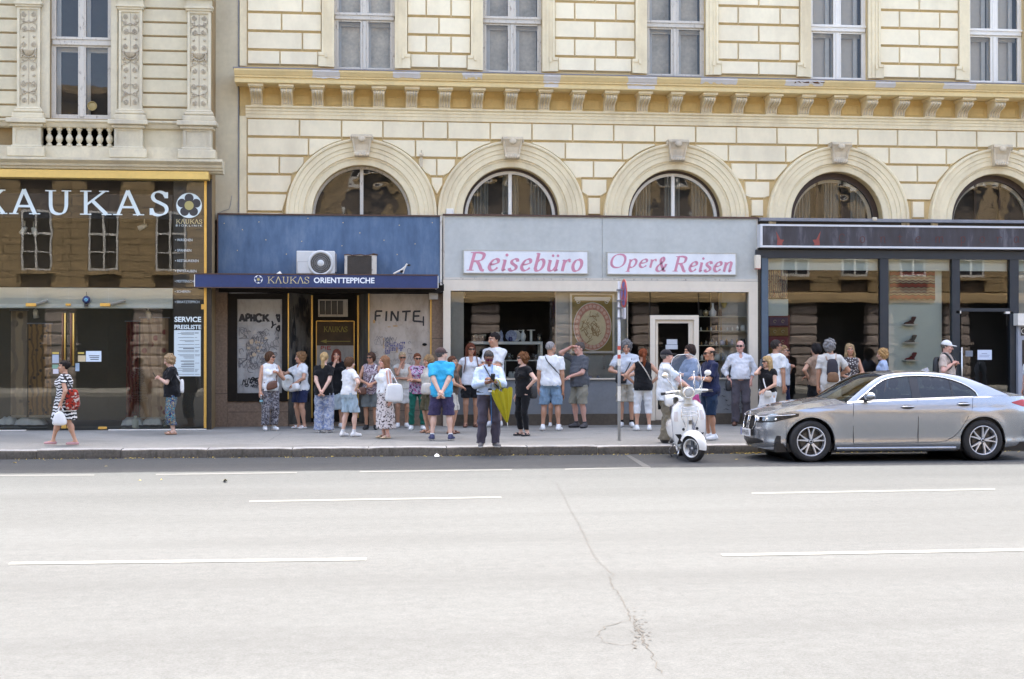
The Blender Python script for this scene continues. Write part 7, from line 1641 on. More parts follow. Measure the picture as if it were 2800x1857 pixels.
# the face looks back along the street, towards the left of the picture
dk = sd(MB().lathe([(0,.006),(rad,.006),(rad,-.004),(0,-.004)],(0,0,0),'y',40),'sign_plate',M_red)
sd(MB().lathe([(0,-.006),(rad*.82,-.006)],(0,0,0),'y',40,caps=False),'blue_field',M_sblue,dk)
m = MB()
for a in (math.pi/4,-math.pi/4): m.obox((0,-.0085 - .001*(a > 0),0),(math.cos(a)*rad*.82,0,math.sin(a)*rad*.82),(0,.0015,0),(-math.sin(a)*.022,0,math.cos(a)*.022))
sd(m,'red_cross',M_red,dk)
MB().box(c.x-.012,c.x+.012,c.y-.15,c.y+.15,zz(872),zz(842)).build('extra_plate',mat('plate_grey',(.55,.55,.56),.5,.06,5,0),PS)
m = MB()
for py in (793,822,842,870): m.box(pp.x-.042,pp.x+.09,pp.y-.042,pp.y+.042,zz(py)-.012,zz(py)+.012)
m.build('clamp',M_lead,PS)
# ================================================================== people: bodies grown as smooth signed-distance surfaces
def surface_nets(F,org,h):
 """F<0 inside. returns verts (n,3), quads (m,4)"""
 Fs = np.pad(F,1,constant_values=1.0); S_ = Fs < 0
 c = np.zeros(tuple(n-1 for n in Fs.shape),np.int8); sl = (slice(0,-1),slice(1,None))
 for i in (0,1):
  for j in (0,1):
   for k in (0,1): c += S_[sl[i],sl[j],sl[k]]
 act = (c > 0) & (c < 8); idx = np.argwhere(act); n = len(idx)
 if n == 0: return np.zeros((0,3)),np.zeros((0,4),int)
 ids = -np.ones(act.shape,np.int64); ids[act] = np.arange(n)
 acc = np.zeros((n,3)); cnt = np.zeros((n,1)); I,J,K = idx.T
 cor = {(i,j,k): Fs[I+i,J+j,K+k] for i in (0,1) for j in (0,1) for k in (0,1)}
 for a in cor:
  for ax in range(3):
   if a[ax] == 0:
    b = list(a); b[ax] = 1; b = tuple(b); fa,fb = cor[a],cor[b]; m = (fa < 0) != (fb < 0)
    t = np.where(m,fa/np.where(m,fa-fb,1),0); p = np.zeros((n,3)); p += np.array(a); p[:,ax] = t
    acc += p*m[:,None]; cnt += m[:,None]
 v = (idx + acc/cnt - 1)*h + org; quads = []
 for ax in range(3):
  s0 = [slice(1,-1)]*3; A = [slice(1,-1)]*3; B = [slice(1,-1)]*3; A[ax] = slice(0,-1); B[ax] = slice(1,None)
  a,b = S_[tuple(A)],S_[tuple(B)]; e = np.argwhere(a != b)
  if len(e) == 0: continue
  base = e + 1; base[:,ax] -= 1; o1,o2 = [(1,2),(2,0),(0,1)][ax]; q = []
  for d1,d2 in ((-1,-1),(0,-1),(0,0),(-1,0)):
   p = base.copy(); p[:,o1] += d1; p[:,o2] += d2; q.append(ids[p[:,0],p[:,1],p[:,2]])
  q = np.stack(q,1); fl = a[tuple((e).T)]; q[~fl] = q[~fl][:,::-1]; quads.append(q)
 return v,np.concatenate(quads)
def waves(X,Y,Z,seed,fq,n=6):
 rg = np.random.RandomState(seed); out = 0
 for _ in range(n):
  k = rg.normal(size=3); k = k/np.linalg.norm(k)*fq*rg.uniform(.6,1.5); out = out + np.sin(k[0]*X+k[1]*Y+k[2]*Z+rg.uniform(0,6.28))
 return out/math.sqrt(n)
class Fld:
 def __init__(s,lo,hi,h):
  s.h = h; s.o = np.array(lo,np.float32); n = np.maximum(2,np.ceil((np.array(hi)-lo)/h).astype(int)+1); s.n = n
  s.ax = [s.o[i] + h*np.arange(n[i],dtype=np.float32) for i in range(3)]; s.F = np.full(n,1.0,np.float32)
 def sub(s,lo,hi):
  r = []
  for i in range(3):
   a = int(max(0,math.floor((lo[i]-s.o[i])/s.h))); b = int(min(s.n[i],math.ceil((hi[i]-s.o[i])/s.h)+1))
   if b <= a: return None
   r.append(slice(a,b))
  return tuple(r),s.ax[0][r[0]][:,None,None],s.ax[1][r[1]][None,:,None],s.ax[2][r[2]][None,None,:]
 def put(s,lo,hi,fn,k):
  q = s.sub(lo,hi)
  if q is None: return s
  sl,X,Y,Z = q; d = fn(X,Y,Z).astype(np.float32); f = s.F[sl]; h_ = np.maximum(k-np.abs(f-d),0)/k; s.F[sl] = np.minimum(f,d) - h_*h_*k*.25; return s
 def cut(s,fn,smooth=0):
  d = fn(s.ax[0][:,None,None],s.ax[1][None,:,None],s.ax[2][None,None,:]); s.F = np.maximum(s.F,d.astype(np.float32)); return s
 def rc(s,a,b,ra,rb,k=.03,end=None):
  a = np.array(a,float); b = np.array(b,float); m = max(ra,rb)+.07; ab = b-a; L = ab@ab + 1e-12
  def fn(X,Y,Z):
   px,py,pz_ = X-a[0],Y-a[1],Z-a[2]; t = np.clip((px*ab[0]+py*ab[1]+pz_*ab[2])/L,0,1)
   d = np.sqrt((px-ab[0]*t)**2 + (py-ab[1]*t)**2 + (pz_-ab[2]*t)**2) - (ra + (rb-ra)*t)
   if end is not None: d = np.maximum(d,(px*ab[0]+py*ab[1]+pz_*ab[2])/math.sqrt(L) - math.sqrt(L)*end)
   return d
  return s.put(np.minimum(a,b)-m,np.maximum(a,b)+m,fn,k)
 def el(s,c,r,k=.03,Rm=None,neg=False):
  c = np.array(c,float); r = np.array(r if hasattr(r,'__len__') else (r,r,r),float); m = max(r)+.07
  def fn(X,Y,Z):
   x,y,z = X-c[0],Y-c[1],Z-c[2]
   if Rm is not None: x,y,z = (Rm[0][0]*x+Rm[1][0]*y+Rm[2][0]*z,Rm[0][1]*x+Rm[1][1]*y+Rm[2][1]*z,Rm[0][2]*x+Rm[1][2]*y+Rm[2][2]*z)
   k0 = np.sqrt((x/r[0])**2+(y/r[1])**2+(z/r[2])**2); k1 = np.sqrt((x/r[0]**2)**2+(y/r[1]**2)**2+(z/r[2]**2)**2)+1e-9
   return k0*(k0-1)/k1
  if neg:
   q = s.sub(c-m,c+m)
   if q: sl,X,Y,Z = q; s.F[sl] = np.maximum(s.F[sl],-fn(X,Y,Z).astype(np.float32))
   return s
  return s.put(c-m,c+m,fn,k)
 def fr(s,c0,c1,r0,r1,k=.03,folds=0,famp=0,ph=0):
  """elliptic frustum from c0 (top) to c1 (bottom)"""
  c0 = np.array(c0,float); c1 = np.array(c1,float); m = max(max(r0),max(r1))+.08
  def fn(X,Y,Z):
   t = np.clip((c0[2]-Z)/(c0[2]-c1[2]),0,1); x = X-(c0[0]+(c1[0]-c0[0])*t); y = Y-(c0[1]+(c1[1]-c0[1])*t); rx = r0[0]+(r1[0]-r0[0])*t; ry = r0[1]+(r1[1]-r0[1])*t
   q = np.sqrt((x/rx)**2+(y/ry)**2)
   if folds: q = q - famp*t*np.sin(folds*np.arctan2(y,x)+ph+2*t) - famp*.5*t*np.sin((folds*2+3)*np.arctan2(y,x)+ph*2)
   return np.maximum((q-1)*np.minimum(rx,ry),np.maximum(Z-c0[2],c1[2]-Z))
  return s.put((min(c0[0],c1[0])-m,min(c0[1],c1[1])-m,c1[2]-.06),(max(c0[0],c1[0])+m,max(c0[1],c1[1])+m,c0[2]+.06),fn,k)
 def wrinkle(s,amp,seed,kx=27,kz=21):
  X,Y,Z = s.ax[0][:,None,None],s.ax[1][None,:,None],s.ax[2][None,None,:]; p = seed*1.7
  f0 = s.F.copy(); s.F += (amp*1.2*waves(X,Y,Z,seed,kx*1.25) + amp*.6*waves(X,Y,Z,seed+50,kx*2.6)).astype(np.float32); s.F = np.minimum(s.F,f0+.004); return s
 def mesh(s): return surface_nets(s.F,s.o,s.h)
def np_mesh(name,v,q,mats,parent,col=None,mi=None):
 me = bpy.data.meshes.new(name); me.vertices.add(len(v)); me.vertices.foreach_set('co',np.asarray(v,np.float32).ravel()); n = len(q)
 me.loops.add(n*4); me.polygons.add(n); me.polygons.foreach_set('loop_start',np.arange(n,dtype=np.int32)*4); me.loops.foreach_set('vertex_index',np.asarray(q,np.int32).ravel())
 me.polygons.foreach_set('use_smooth',np.ones(n,bool))
 for m in (mats if isinstance(mats,(list,tuple)) else [mats]): me.materials.append(m)
 if mi is not None: me.polygons.foreach_set('material_index',np.asarray(mi,np.int32))
 me.update(); me.validate()
 if col is not None:
  a = me.color_attributes.new('Col','FLOAT_COLOR','POINT'); a.data.foreach_set('color',np.concatenate([col,np.ones((len(col),1))],1).astype(np.float32).ravel())
 o = bpy.data.objects.new(name,me); COL.objects.link(o)
 if parent is not None: o.parent = parent
 return o
def skinmat():
 m,n,b = mat_new('skin'); a = n.new('Attribute'); a.attribute_name = 'Col'; f = n.noise(n.coord(),22,4,.6); c = n.mix(n.math('MULTIPLY',f,.22),a.outputs['Color'],(.55,.22,.15,1),'MULTIPLY') ; n.link(n.mix(.75,c,a.outputs['Color']),b.inputs['Base Color'])
 b.inputs['Roughness'].default_value = .5; b.inputs['Subsurface Weight'].default_value = .0; return m
M_skin = skinmat()
_cl = {}
def cloth(col,kind='plain',c2=None,c3=None,sc=1.0):
 key = (tuple(col),kind,c2,c3,sc)
 if key in _cl: return _cl[key]
 m,n,b = mat_new('cloth_%d' % len(_cl)); col = tuple(col)+(1,); v = n.coord(); c2 = tuple(c2)+(1,) if c2 else None; c3 = tuple(c3)+(1,) if c3 else None
 if kind == 'plain': base = n.ramp(n.noise(v,9,4),[(.3,tuple(x*.88 for x in col[:3])+(1,)),(.7,col)])
 elif kind == 'zebra':
  w = n.new('TexWave'); w.bands_direction = 'Z'; w.inputs['Scale'].default_value = 6.5*sc; w.inputs['Distortion'].default_value = 7; w.inputs['Detail'].default_value = 2.5; w.inputs['Detail Scale'].default_value = 1.6; n.link(v,w.inputs['Vector']); base = n.ramp(w.outputs['Fac'],[(.46,col),(.54,c2)])
 elif kind == 'blobs':     # irregular dark spots or petals
  f = n.noise(v,20*sc,3,.5,1.2); base = n.ramp(f,[(.535,col),(.575,c2)])
  if c3: base = n.mix(n.ramp(n.noise(n.coord(loc=(3,5,1)),14*sc,3,.5,1.2),[(.55,(0,0,0,1)),(.6,(1,1,1,1))]),base,c3)
 elif kind == 'leaves':
  f = n.noise(n.coord((1,1,.7)),11*sc,2,.5,3.5); base = n.ramp(f,[(.36,c2),(.42,col),(.5,col),(.55,c3),(.63,(.10,.07,.012,1)),(.7,(.42,.38,.28,1))],'CONSTANT')
 elif kind == 'speck':
  f = n.noise(v,62*sc,3,.7,.5); base = n.ramp(f,[(.44,col),(.54,c2)])
  if c3: base = n.mix(n.ramp(n.noise(v,23*sc,3),[(.6,(0,0,0,1)),(.66,(1,1,1,1))]),base,c3)
 elif kind == 'denim': base = n.ramp(n.noise(n.coord((1,1,.3)),30,5,.7),[(.3,tuple(x*.72 for x in col[:3])+(1,)),(.7,tuple(min(1,x*1.2) for x in col[:3])+(1,))])
 elif kind == 'check':
  vo = n.new('TexVoronoi'); vo.inputs['Scale'].default_value = 26*sc; n.link(v,vo.inputs['Vector']); base = n.ramp(vo.outputs['Distance'],[(.28,col),(.42,c2)])
 n.link(base,b.inputs['Base Color']); b.inputs['Roughness'].default_value = .88; b.inputs['Specular IOR Level'].default_value = .2; b.inputs['Sheen Weight'].default_value = .1
 n.link(n.bump(n.math('ADD',n.noise(v,26,4,.6),n.math('MULTIPLY',n.noise(v,160,2),.4)),.5,.02),b.inputs['Normal']); _cl[key] = m; return m
_hm = {}
def hairmat(c):
 if c in _hm: return _hm[c]
 m,n,b = mat_new('hair_%d' % len(_hm)); v = n.coord((1,1,.22)); f = n.noise(v,80,4,.7,.6); n.link(n.ramp(f,[(.32,tuple(x*.45 for x in c)+(1,)),(.52,c+(1,)),(.72,tuple(min(1,x*1.5) for x in c)+(1,))]),b.inputs['Base Color'])
 b.inputs['Roughness'].default_value = .7; b.inputs['Specular IOR Level'].default_value = .2; n.link(n.bump(f,.7,.01),b.inputs['Normal']); _hm[c] = m; return m
def vn(v): v = np.array(v,float); return v/np.linalg.norm(v)
def ik(a,t,l1,l2,hint):
 a = np.array(a,float); t = np.array(t,float); d = t-a; L = np.linalg.norm(d); mx = (l1+l2)*.998
 if L > mx: d = d/L*mx; L = mx; t = a+d
 u = d/L; x = (l1*l1-l2*l2+L*L)/(2*L); hgt = math.sqrt(max(0,l1*l1-x*x)); hp = np.array(hint,float); hp = hp-u*(hp@u); hp = hp/(np.linalg.norm(hp)+1e-9); return a+u*x+hp*hgt,t
SKIN = {'pale': (.62,.40,.30),'fair': (.56,.34,.235),'tan': (.42,.22,.13),'warm': (.50,.28,.18),'brown': (.20,.095,.05),'red': (.60,.34,.26)}
ARMS = {'hang': ((.235,.02,.82),(.4,.6,0)),'hip': ((.185,-.02,.995),(1,.25,.1)),'behind': ((.03,.215,.90),(1,.25,0)),'fold': ((-.10,-.19,1.12),(1,.2,-.3)),'phone': ((.045,-.25,1.20),(.8,.3,-.8)),'ear': ((.11,-.075,1.47),(.35,-.45,-1)),'front': ((.06,-.20,1.02),(.9,.4,-.2)),'brow': ((.10,-.17,1.60),(1,-.4,-.2)),'strap': ((.12,-.15,1.24),(.8,.2,-1)),'walkb': ((.22,.14,.86),(.4,.8,0)),'walkf': ((.23,-.16,.86),(.5,.6,0)),'bar': ((.10,-.42,1.02),(.6,.2,-1)),'chin': ((.05,-.13,1.42),(.6,-.2,-1)),'belly': ((-.02,-.22,1.03),(1,.3,-.1)),'pocket': ((.205,-.02,.90),(.8,.6,0)),'wall': ((.33,-.42,1.30),(.5,.3,-1)),'holdhat': ((.09,-.24,1.0),(1,.3,0)),'show': ((.02,-.30,1.14),(.7,.2,-.9)),'bagfront': ((.02,-.20,.98),(1,.35,-.1))}
PEOPLE = {}
def person(key,label,px,py,top,rz=0,sex='f',skin='fair',bulk=1.0,belly=0.0,hd=(0,0),aL='hang',aR='hang',feet=((.10,0,12),(-.10,0,-12)),lean=0.0,shift=(0,0),
     upper=None,lower=None,shoes=None,hair=('short',(.1,.05,.03)),extra=(),seed=1,hips=1.0,y=None):
 if y is None:
  base = GP(px,py)
  if base.y > WY-.62: y = WY-.62
 if y is None: pass
 else: b0 = P(px,py,y); base = Vector((b0.x,y,pz(y)))
 ztop = CAM.z + 0; d_ = depth(base); H = (P(px,top,base.y).z - base.z); k = H/1.70
 T = thing('person',label,'person',base,'people standing on the pavement')
 cs,sn = math.cos(R(rz)),math.sin(R(rz)); RZ = np.array([[cs,-sn,0],[sn,cs,0],[0,0,1]])
 put = lambda v: (np.asarray(v)*k) @ RZ.T
 male = sex == 'm'; B = bulk; sx = (.183 if male else .160)*(.85+.15*B); base_s = np.array(SKIN[skin])
 ln = R(lean); sh = np.array([shift[0],shift[1],0.0])
 def tor(p):   # upper body leans about the waist
  p = np.array(p,float); q = p.copy(); z = max(0,p[2]-.98); q[1] = p[1] - z*math.sin(ln); q[2] = p[2] - z*(1-math.cos(ln)); q[:2] += sh[:2]*min(1,max(0,(p[2]-.5)/.6)); return q
 hip = [np.array((.088*hips,.005,.905)),np.array((-.088*hips,.005,.905))]; hip = [tor(h_) for h_ in hip]; ank = []; knee = []; fdir = []
 for i in (0,1):
  fx,fy,ft = feet[i][:3]; az = feet[i][3] if len(feet[i]) > 3 else 0; a = np.array((fx,fy+.03,.085+az)); kn,a = ik(hip[i],a,.425,.405,(0.15*(1 if i == 0 else -1),-1,0)); ank.append(a); knee.append(kn); t = R(ft); fdir.append(np.array((math.sin(t),-math.cos(t),0)))
 shd = [tor((sx,.005,1.362)),tor((-sx,.005,1.362))]; elb = []; wri = [];
 for i,A in enumerate((aL,aR)):
  tgt,hint = ARMS[A] if isinstance(A,str) else A; s_ = 1 if i == 0 else -1; t = np.array(tgt,float)*[s_,1,1]; hn = np.array(hint,float)*[s_,1,1]; t = tor(t); e,w = ik(shd[i],t,.285,.25,hn); elb.append(e); wri.append(w)
 nb = tor((0,.012,1.42)); hc = tor((0,-.012,1.580)); yw,pt = R(hd[0]),R(hd[1])
 Ry = np.array([[math.cos(yw),-math.sin(yw),0],[math.sin(yw),math.cos(yw),0],[0,0,1]]); Rp = np.array([[1,0,0],[0,math.cos(pt),-math.sin(pt)],[0,math.sin(pt),math.cos(pt)]]); HR = Ry @ Rp
 hp = lambda p: hc + HR @ np.array(p,float)
 allp = np.array(ank+knee+elb+wri+shd+[hc,hc+[0,0,.14],(0,0,0)]); lo = allp.min(0)-[.19,.2,.03]; hi = allp.max(0)+[.19,.2,.06]; lo[2] = -.01
 lo[:2] = np.minimum(lo[:2],[-.26,-.26-.05*belly]); hi[:2] = np.maximum(hi[:2],[.26,.24])
 def torso(F,g,waist=True):
  F.el(tor((0,.005,1.265)),(.150*(.8+.2*B)*(1.08 if male else 1)+g,.102*B+g,.185+g),.06); [F.rc(tor((s_*.03,.010,1.392)),tor((s_*(sx-.02),.008,1.358)),.052+g,.046+g,.05) for s_ in (-1,1)]
  F.el(tor((0,.005,1.08)),(.128*B*(1.1 if male else 1)+g,.098*B+g,.15+g),.06); F.el(tor((0,.008,.94)),(.158*hips*(.75+.25*B)+g,.112*B+g,.12+g),.06)
  for s_ in (-1,1):
   F.el(tor((s_*.078,.055,.915)),(.088*B+g,.082*B+g,.095+g),.05)
   if not male: F.el(tor((s_*.072,-.075*B,1.245)),(.066+g*.7,.062*B+g*.7,.066+g*.7),.04)
  if belly: F.el(tor((0,-.055-.03*belly,1.06)),(.135*B+g,.085+.06*belly+g,.15+g),.06)
 h_ = .0145; F = Fld(lo,hi,h_); torso(F,0); F.rc(nb,hp((0,.01,-.05)),.055*(1.1 if male else .93),.050*(1.1 if male else .93),.03)
 am = (1.12 if male else 1.0)*(.6+.4*B)
 for i in (0,1):
  F.rc(shd[i],elb[i],.050*am,.038*am,.03); F.rc(elb[i],wri[i],.039*am,.026*am,.015)
  F.rc(hip[i],knee[i],.086*(.55+.45*B),.055*(.7+.3*B),.04); F.rc(knee[i],ank[i],.052*(.7+.3*B),.033,.02); m_ = knee[i]*.68+ank[i]*.32; F.el(m_ + [0,.018,0],(.050*(.7+.3*B),.052*(.7+.3*B),.10),.03)
  F.rc(ank[i]+[0,0,-.035],ank[i]+fdir[i]*.12+[0,0,-.055-0*.0],.034,.028,.02); F.rc(ank[i]-fdir[i]*.03+[0,0,-.045],ank[i]+[0,0,0],.032,.033,.02)
 v,q = F.mesh(); vs_ = [v]; qs_ = [q]; cols = [np.tile(base_s,(len(v),1))]; n0 = len(v)
 # head in finer steps
 hl,hh = hc-[.13,.15,.16],hc+[.13,.15,.15]; Fh = Fld(hl,hh,.0065)
 hs = 1.04 if male else 1.0
 def hel(p,r,k=.02,neg=False): Fh.el(hp(p),np.array(r)*hs,k,HR,neg)
 hel((0,.014,.034),(.073,.092,.084)); hel((0,-.032,-.035),(.058,.064,.076)); hel((0,-.068,-.088),(.030,.026,.022),.03); hel((0,-.082,.040),(.050,.016,.014),.02)
 for s_ in (-1,1): hel((s_*.031,-.100,.010),(.017,.014,.012),neg=True)
 Fh.rc(hp((0,-.094,.020)),hp((0,-.116,-.024)),.009,.0145,.012); hel((0,-.092,-.060),(.024,.012,.010),.008)
 for s_ in (-1,1): hel((s_*.040,-.066,-.020),(.026,.022,.022),.02); hel((s_*.074,.012,-.004),(.010,.021,.032),.006); hel((s_*.031,-.084,.011),(.015,.012,.011),.004)
 Fh.rc(nb,hp((0,.012,-.05)),.055*(1.1 if male else .93),.050*(1.1 if male else .93),.03)
 v,q = Fh.mesh(); lc = (v-hc) @ HR; c = np.tile(base_s,(len(v),1))
 for s_ in (-1,1):
  d = np.hypot(lc[:,0]-s_*.031,(lc[:,2]-.010)*1.5); m = (d < .0145) & (lc[:,1] < -.06); c[m] = (.30,.26,.24); m = (d < .007) & (lc[:,1] < -.06); c[m] = (.03,.02,.015)
  m = (np.abs(lc[:,0]-s_*.033) < .022) & (np.abs(lc[:,2]-.034) < .0065) & (lc[:,1] < -.06); c[m] = np.array(hair[1])*.7+base_s*.2
 m = (np.abs(lc[:,0]) < .024) & (np.abs(lc[:,2]+.060) < .0075) & (lc[:,1] < -.085); c[m] = base_s*[.80,.42,.42]
 m = (lc[:,1] < -.07) & (np.abs(np.abs(lc[:,0])-.042) < .02) & (np.abs(lc[:,2]+.025) < .02); c[m] = c[m]*[1.08,.88,.85]
 if 'beard' in extra: m = (lc[:,1] < .01) & (lc[:,2] < -.035) & (lc[:,2] > -.12) & (np.abs(lc[:,2]+.060) > .008); c[m] = c[m]*.5 + np.array((.10,.09,.085))
 if hair[0] in ('short','rim','buzz','bald'): pass
 vs_.append(v); qs_.append(q+n0); cols.append(c); n0 += len(v)
 # hands with five fingers each
 for i in (0,1):
  s_ = 1 if i == 0 else -1; A = (aL,aR)[i]; fd = vn(wri[i]-elb[i]); hang = A in ('hang','walkb','walkf')
  hd_ = vn(fd*.8+np.array((0,-.12,-.35))) if hang else fd; inw = np.array((-s_,-.25,0.0)) if hang or A in ('behind',) else np.array((-s_*.4,.1 if A not in ('phone','ear') else .6,-.8))
  if A == 'hip': inw = np.array((-s_,.2,-.3))
  pn = inw-hd_*(inw@hd_); pn = vn(pn); sd = np.cross(hd_,pn); curl = {'hang': .45,'hip': .9,'phone': 1.15,'ear': 1.2,'bar': 1.2,'strap': 1.4,'wall': .05,'fold': .6,'behind': .7}.get(A if isinstance(A,str) else 'x',.75)
  kn = wri[i]+hd_*.085; Fd = Fld(wri[i]+np.minimum(0,hd_*.2)-.085,wri[i]+np.maximum(0,hd_*.2)+.085,.0062); hk = 1.08 if male else .96
  Fd.rc(wri[i]-hd_*.02,wri[i]+hd_*.02,.026*am,.025*am,.02)
  for t in (-.5,-.17,.17,.5): Fd.rc(wri[i]+hd_*.02+sd*t*.04,kn+sd*t*.062*hk,.019,.0125,.014)
  for f_,(t,L) in enumerate(((-.52,.060),(-.18,.072),(.16,.076),(.50,.066))):
   a = kn+sd*t*.062*hk; d1 = vn(hd_*math.cos(curl*.5)+pn*math.sin(curl*.5)); d2 = vn(hd_*math.cos(curl*1.3)+pn*math.sin(curl*1.3)); b1 = a+d1*L*.55*hk; Fd.rc(a,b1,.0098,.0090,.004); Fd.rc(b1,b1+d2*L*.5*hk,.0090,.0072,.004)
  ta = wri[i]+hd_*.03+sd*.03*hk; td = vn(hd_*.7+sd*.55+pn*.35); Fd.rc(ta,ta+td*.045,.014,.0105,.01); Fd.rc(ta+td*.045,ta+td*.045+vn(td*.6+hd_*.6)*.03,.0105,.0085,.005)
  v,q = Fd.mesh(); vs_.append(v); qs_.append(q+n0); cols.append(np.tile(base_s*[1.03,.95,.93],(len(v),1))); n0 += len(v)
 v = np.concatenate(vs_); np_mesh('body',put(v),np.concatenate(qs_),M_skin,T,np.concatenate(cols))
 # ---- clothes
 if upper:
  u = dict(sleeve=.55,hem=.90,g=.016,neck=.02,mat=None,loose=.018,wr=.0075,vneck=0,collar=False); u.update(upper); F = Fld(lo-.02,hi+.02,.0135); torso(F,u['g'])
  wz = 1.10; hem = u['hem']; lz = u['loose']; F.fr(tor((0,-.006-.015*belly,1.27)),tor((0,.004-.03*belly,hem-.03)),(.142*(.8+.2*B)*(1.06 if male else 1),.100*B+.01*belly),(.156*hips*(.75+.25*B)+lz*.75,.118*B+.03*belly+lz*.8),.06,7,.03,seed)
  sl_ = u['sleeve']
  if sl_ > 0:
   for i in (0,1):
    r0 = .048*am+.006; lo_ = u['loose']
    if sl_ <= 1: e = shd[i]+(elb[i]-shd[i])*sl_; F.rc(shd[i],e,r0,.043*am+.008+lo_*.36,.03,end=1.0)
    else:
     F.rc(shd[i],elb[i],r0,.042*am+.008+lo_*.4,.03); e = elb[i]+(wri[i]-elb[i])*(sl_-1); F.rc(elb[i],e,.042*am+.008+lo_*.4,.032*am+.006+lo_*.3,.02,end=1.0)
  else:
   for i in (0,1): F.el(shd[i]+[(1 if i == 0 else -1)*.052,0,.0],(.052,.10,.11),neg=True)
  F.wrinkle(u['wr'],seed); F.cut(lambda X,Y,Z: hem-Z + .0*X)
  nk = nb+[0,-.012,.055]; F.el(nk,(.072+u['neck']*.8,.075+u['neck']*.5,.058+u['neck']),neg=True)
  if u['vneck']: F.el(nk+[0,-.075,-.04-u['vneck']*.4],(.032+u['vneck']*.15,.09,.05+u['vneck']),neg=True)
  v,q = F.mesh()
  if u.get('mat2'):    # dress: second cloth below the waist
   zc_ = v[q].mean(1)[:,2]; np_mesh(u.get('name','top'),put(v),q,[u['mat'],u['mat2']],T,mi=(zc_ < u.get('split',1.02)).astype(int))
  else: tp = np_mesh(u.get('name','top'),put(v),q,u['mat'],T)
  if u['collar']:
   Fc = Fld(nb-[.13,.14,.06],nb+[.13,.14,.12],.008); Fc.rc(nb+[0,0,-.005],nb+[0,.0,.055],.082,.070,.01); Fc.rc(nb+[0,0,-.03],nb+[0,0,.10],.063,.063,.01) if 0 else None
   Fc.F = np.maximum(np.abs(Fc.F)-.006,0)*1.0 + np.where(np.abs(Fc.F) < .006,np.abs(Fc.F)-.006,0); Fc.cut(lambda X,Y,Z: np.maximum(nb[2]-.012-Z,Z-nb[2]-.052)+0*X); Fc.el(nb+[0,-.09,.02],(.026,.05,.07),neg=True); v,q = Fc.mesh(); np_mesh('collar',put(v),q,u['mat'],T)
 if lower:
  w = dict(kind='trousers',hem=.10,g=.012,top=1.0,loose=.02,mat=None,wr=.0085,flare=.0); w.update(lower); w['top'] = min(w['top'],upper['hem']+.045) if upper and upper.get('hem',.9) < .925 else w['top']; F = Fld(lo-.02,hi+.02,.0135); kd = w['kind']
  F.el(tor((0,.008,.94)),(.158*hips*(.75+.25*B)+w['g'],.112*B+w['g'],.12+w['g']),.05); F.el(tor((0,.005,1.03)),(.132*B*(1.1 if male else 1)+w['g'],.1*B+.02*belly+w['g'],.1),.05)
  for s_ in (-1,1): F.el(tor((s_*.078,.055,.915)),(.088*B+w['g'],.082*B+w['g'],.095+w['g']),.05)
  if belly: F.el(tor((0,-.05-.03*belly,1.02)),(.13*B+w['g'],.08+.05*belly+w['g'],.09),.05)
  if kd in ('trousers','shorts','capri'):
   for i in (0,1):
    tk = .086*(.55+.45*B)+w['g']; lk = .056*(.7+.3*B)+max(w['loose']*.9,.007); F.el(knee[i]*.68+ank[i]*.32 + [0,.018,0],(.058*(.7+.3*B),.060*(.7+.3*B),.11),.03)
    F.rc(hip[i],knee[i],tk+w['loose']*.25,lk + (.018 if kd == 'shorts' else 0),.03); la = .045+w['loose']+w['flare']; F.rc(knee[i],ank[i]+[0,.0,-.05],lk,la,.015)
   hem = w['hem']; F.wrinkle(w['wr'],seed+3); F.cut(lambda X,Y,Z: hem-Z+0*X)
  else:
   hem = w['hem']; mid = (ank[0]+ank[1])/2; r1 = w.get('r',(.22,.18)); t = (.98-hem)/.95; c1 = tor((0,0,.98))*(1-t)+mid*t; F.fr(tor((0,.003,1.0)),(c1[0],c1[1],hem),(.145*hips*(.7+.3*B)+w['g'],.112*B+w['g']),r1,.04,6,.06,seed)
   F.wrinkle(w['wr'],seed+3); F.cut(lambda X,Y,Z: hem-Z+0*X)
  tz = w['top']; F.cut(lambda X,Y,Z: Z-tz+0*X); v,q = F.mesh(); np_mesh(w.get('name',{'trousers': 'trousers','shorts': 'shorts','capri': 'trousers','skirt': 'skirt'}[kd]),put(v),q,w['mat'],T)
  if w.get('belt'): Fb = Fld(tor((0,0,tz))-[.24,.3,.05],tor((0,0,tz))+[.24,.22,.05],.011); Fb.fr(tor((0,-.012*belly,tz+.012)),tor((0,-.012*belly,tz-.02)),(.142*B*(1.1 if male else 1)+w['g']+.012,.112*B+.035*belly+w['g']+.012),(.150*B*(1.1 if male else 1)+w['g']+.012,.118*B+.035*belly+w['g']+.012),.02); v,q = Fb.mesh(); np_mesh('belt',put(v),q,M_black,T)
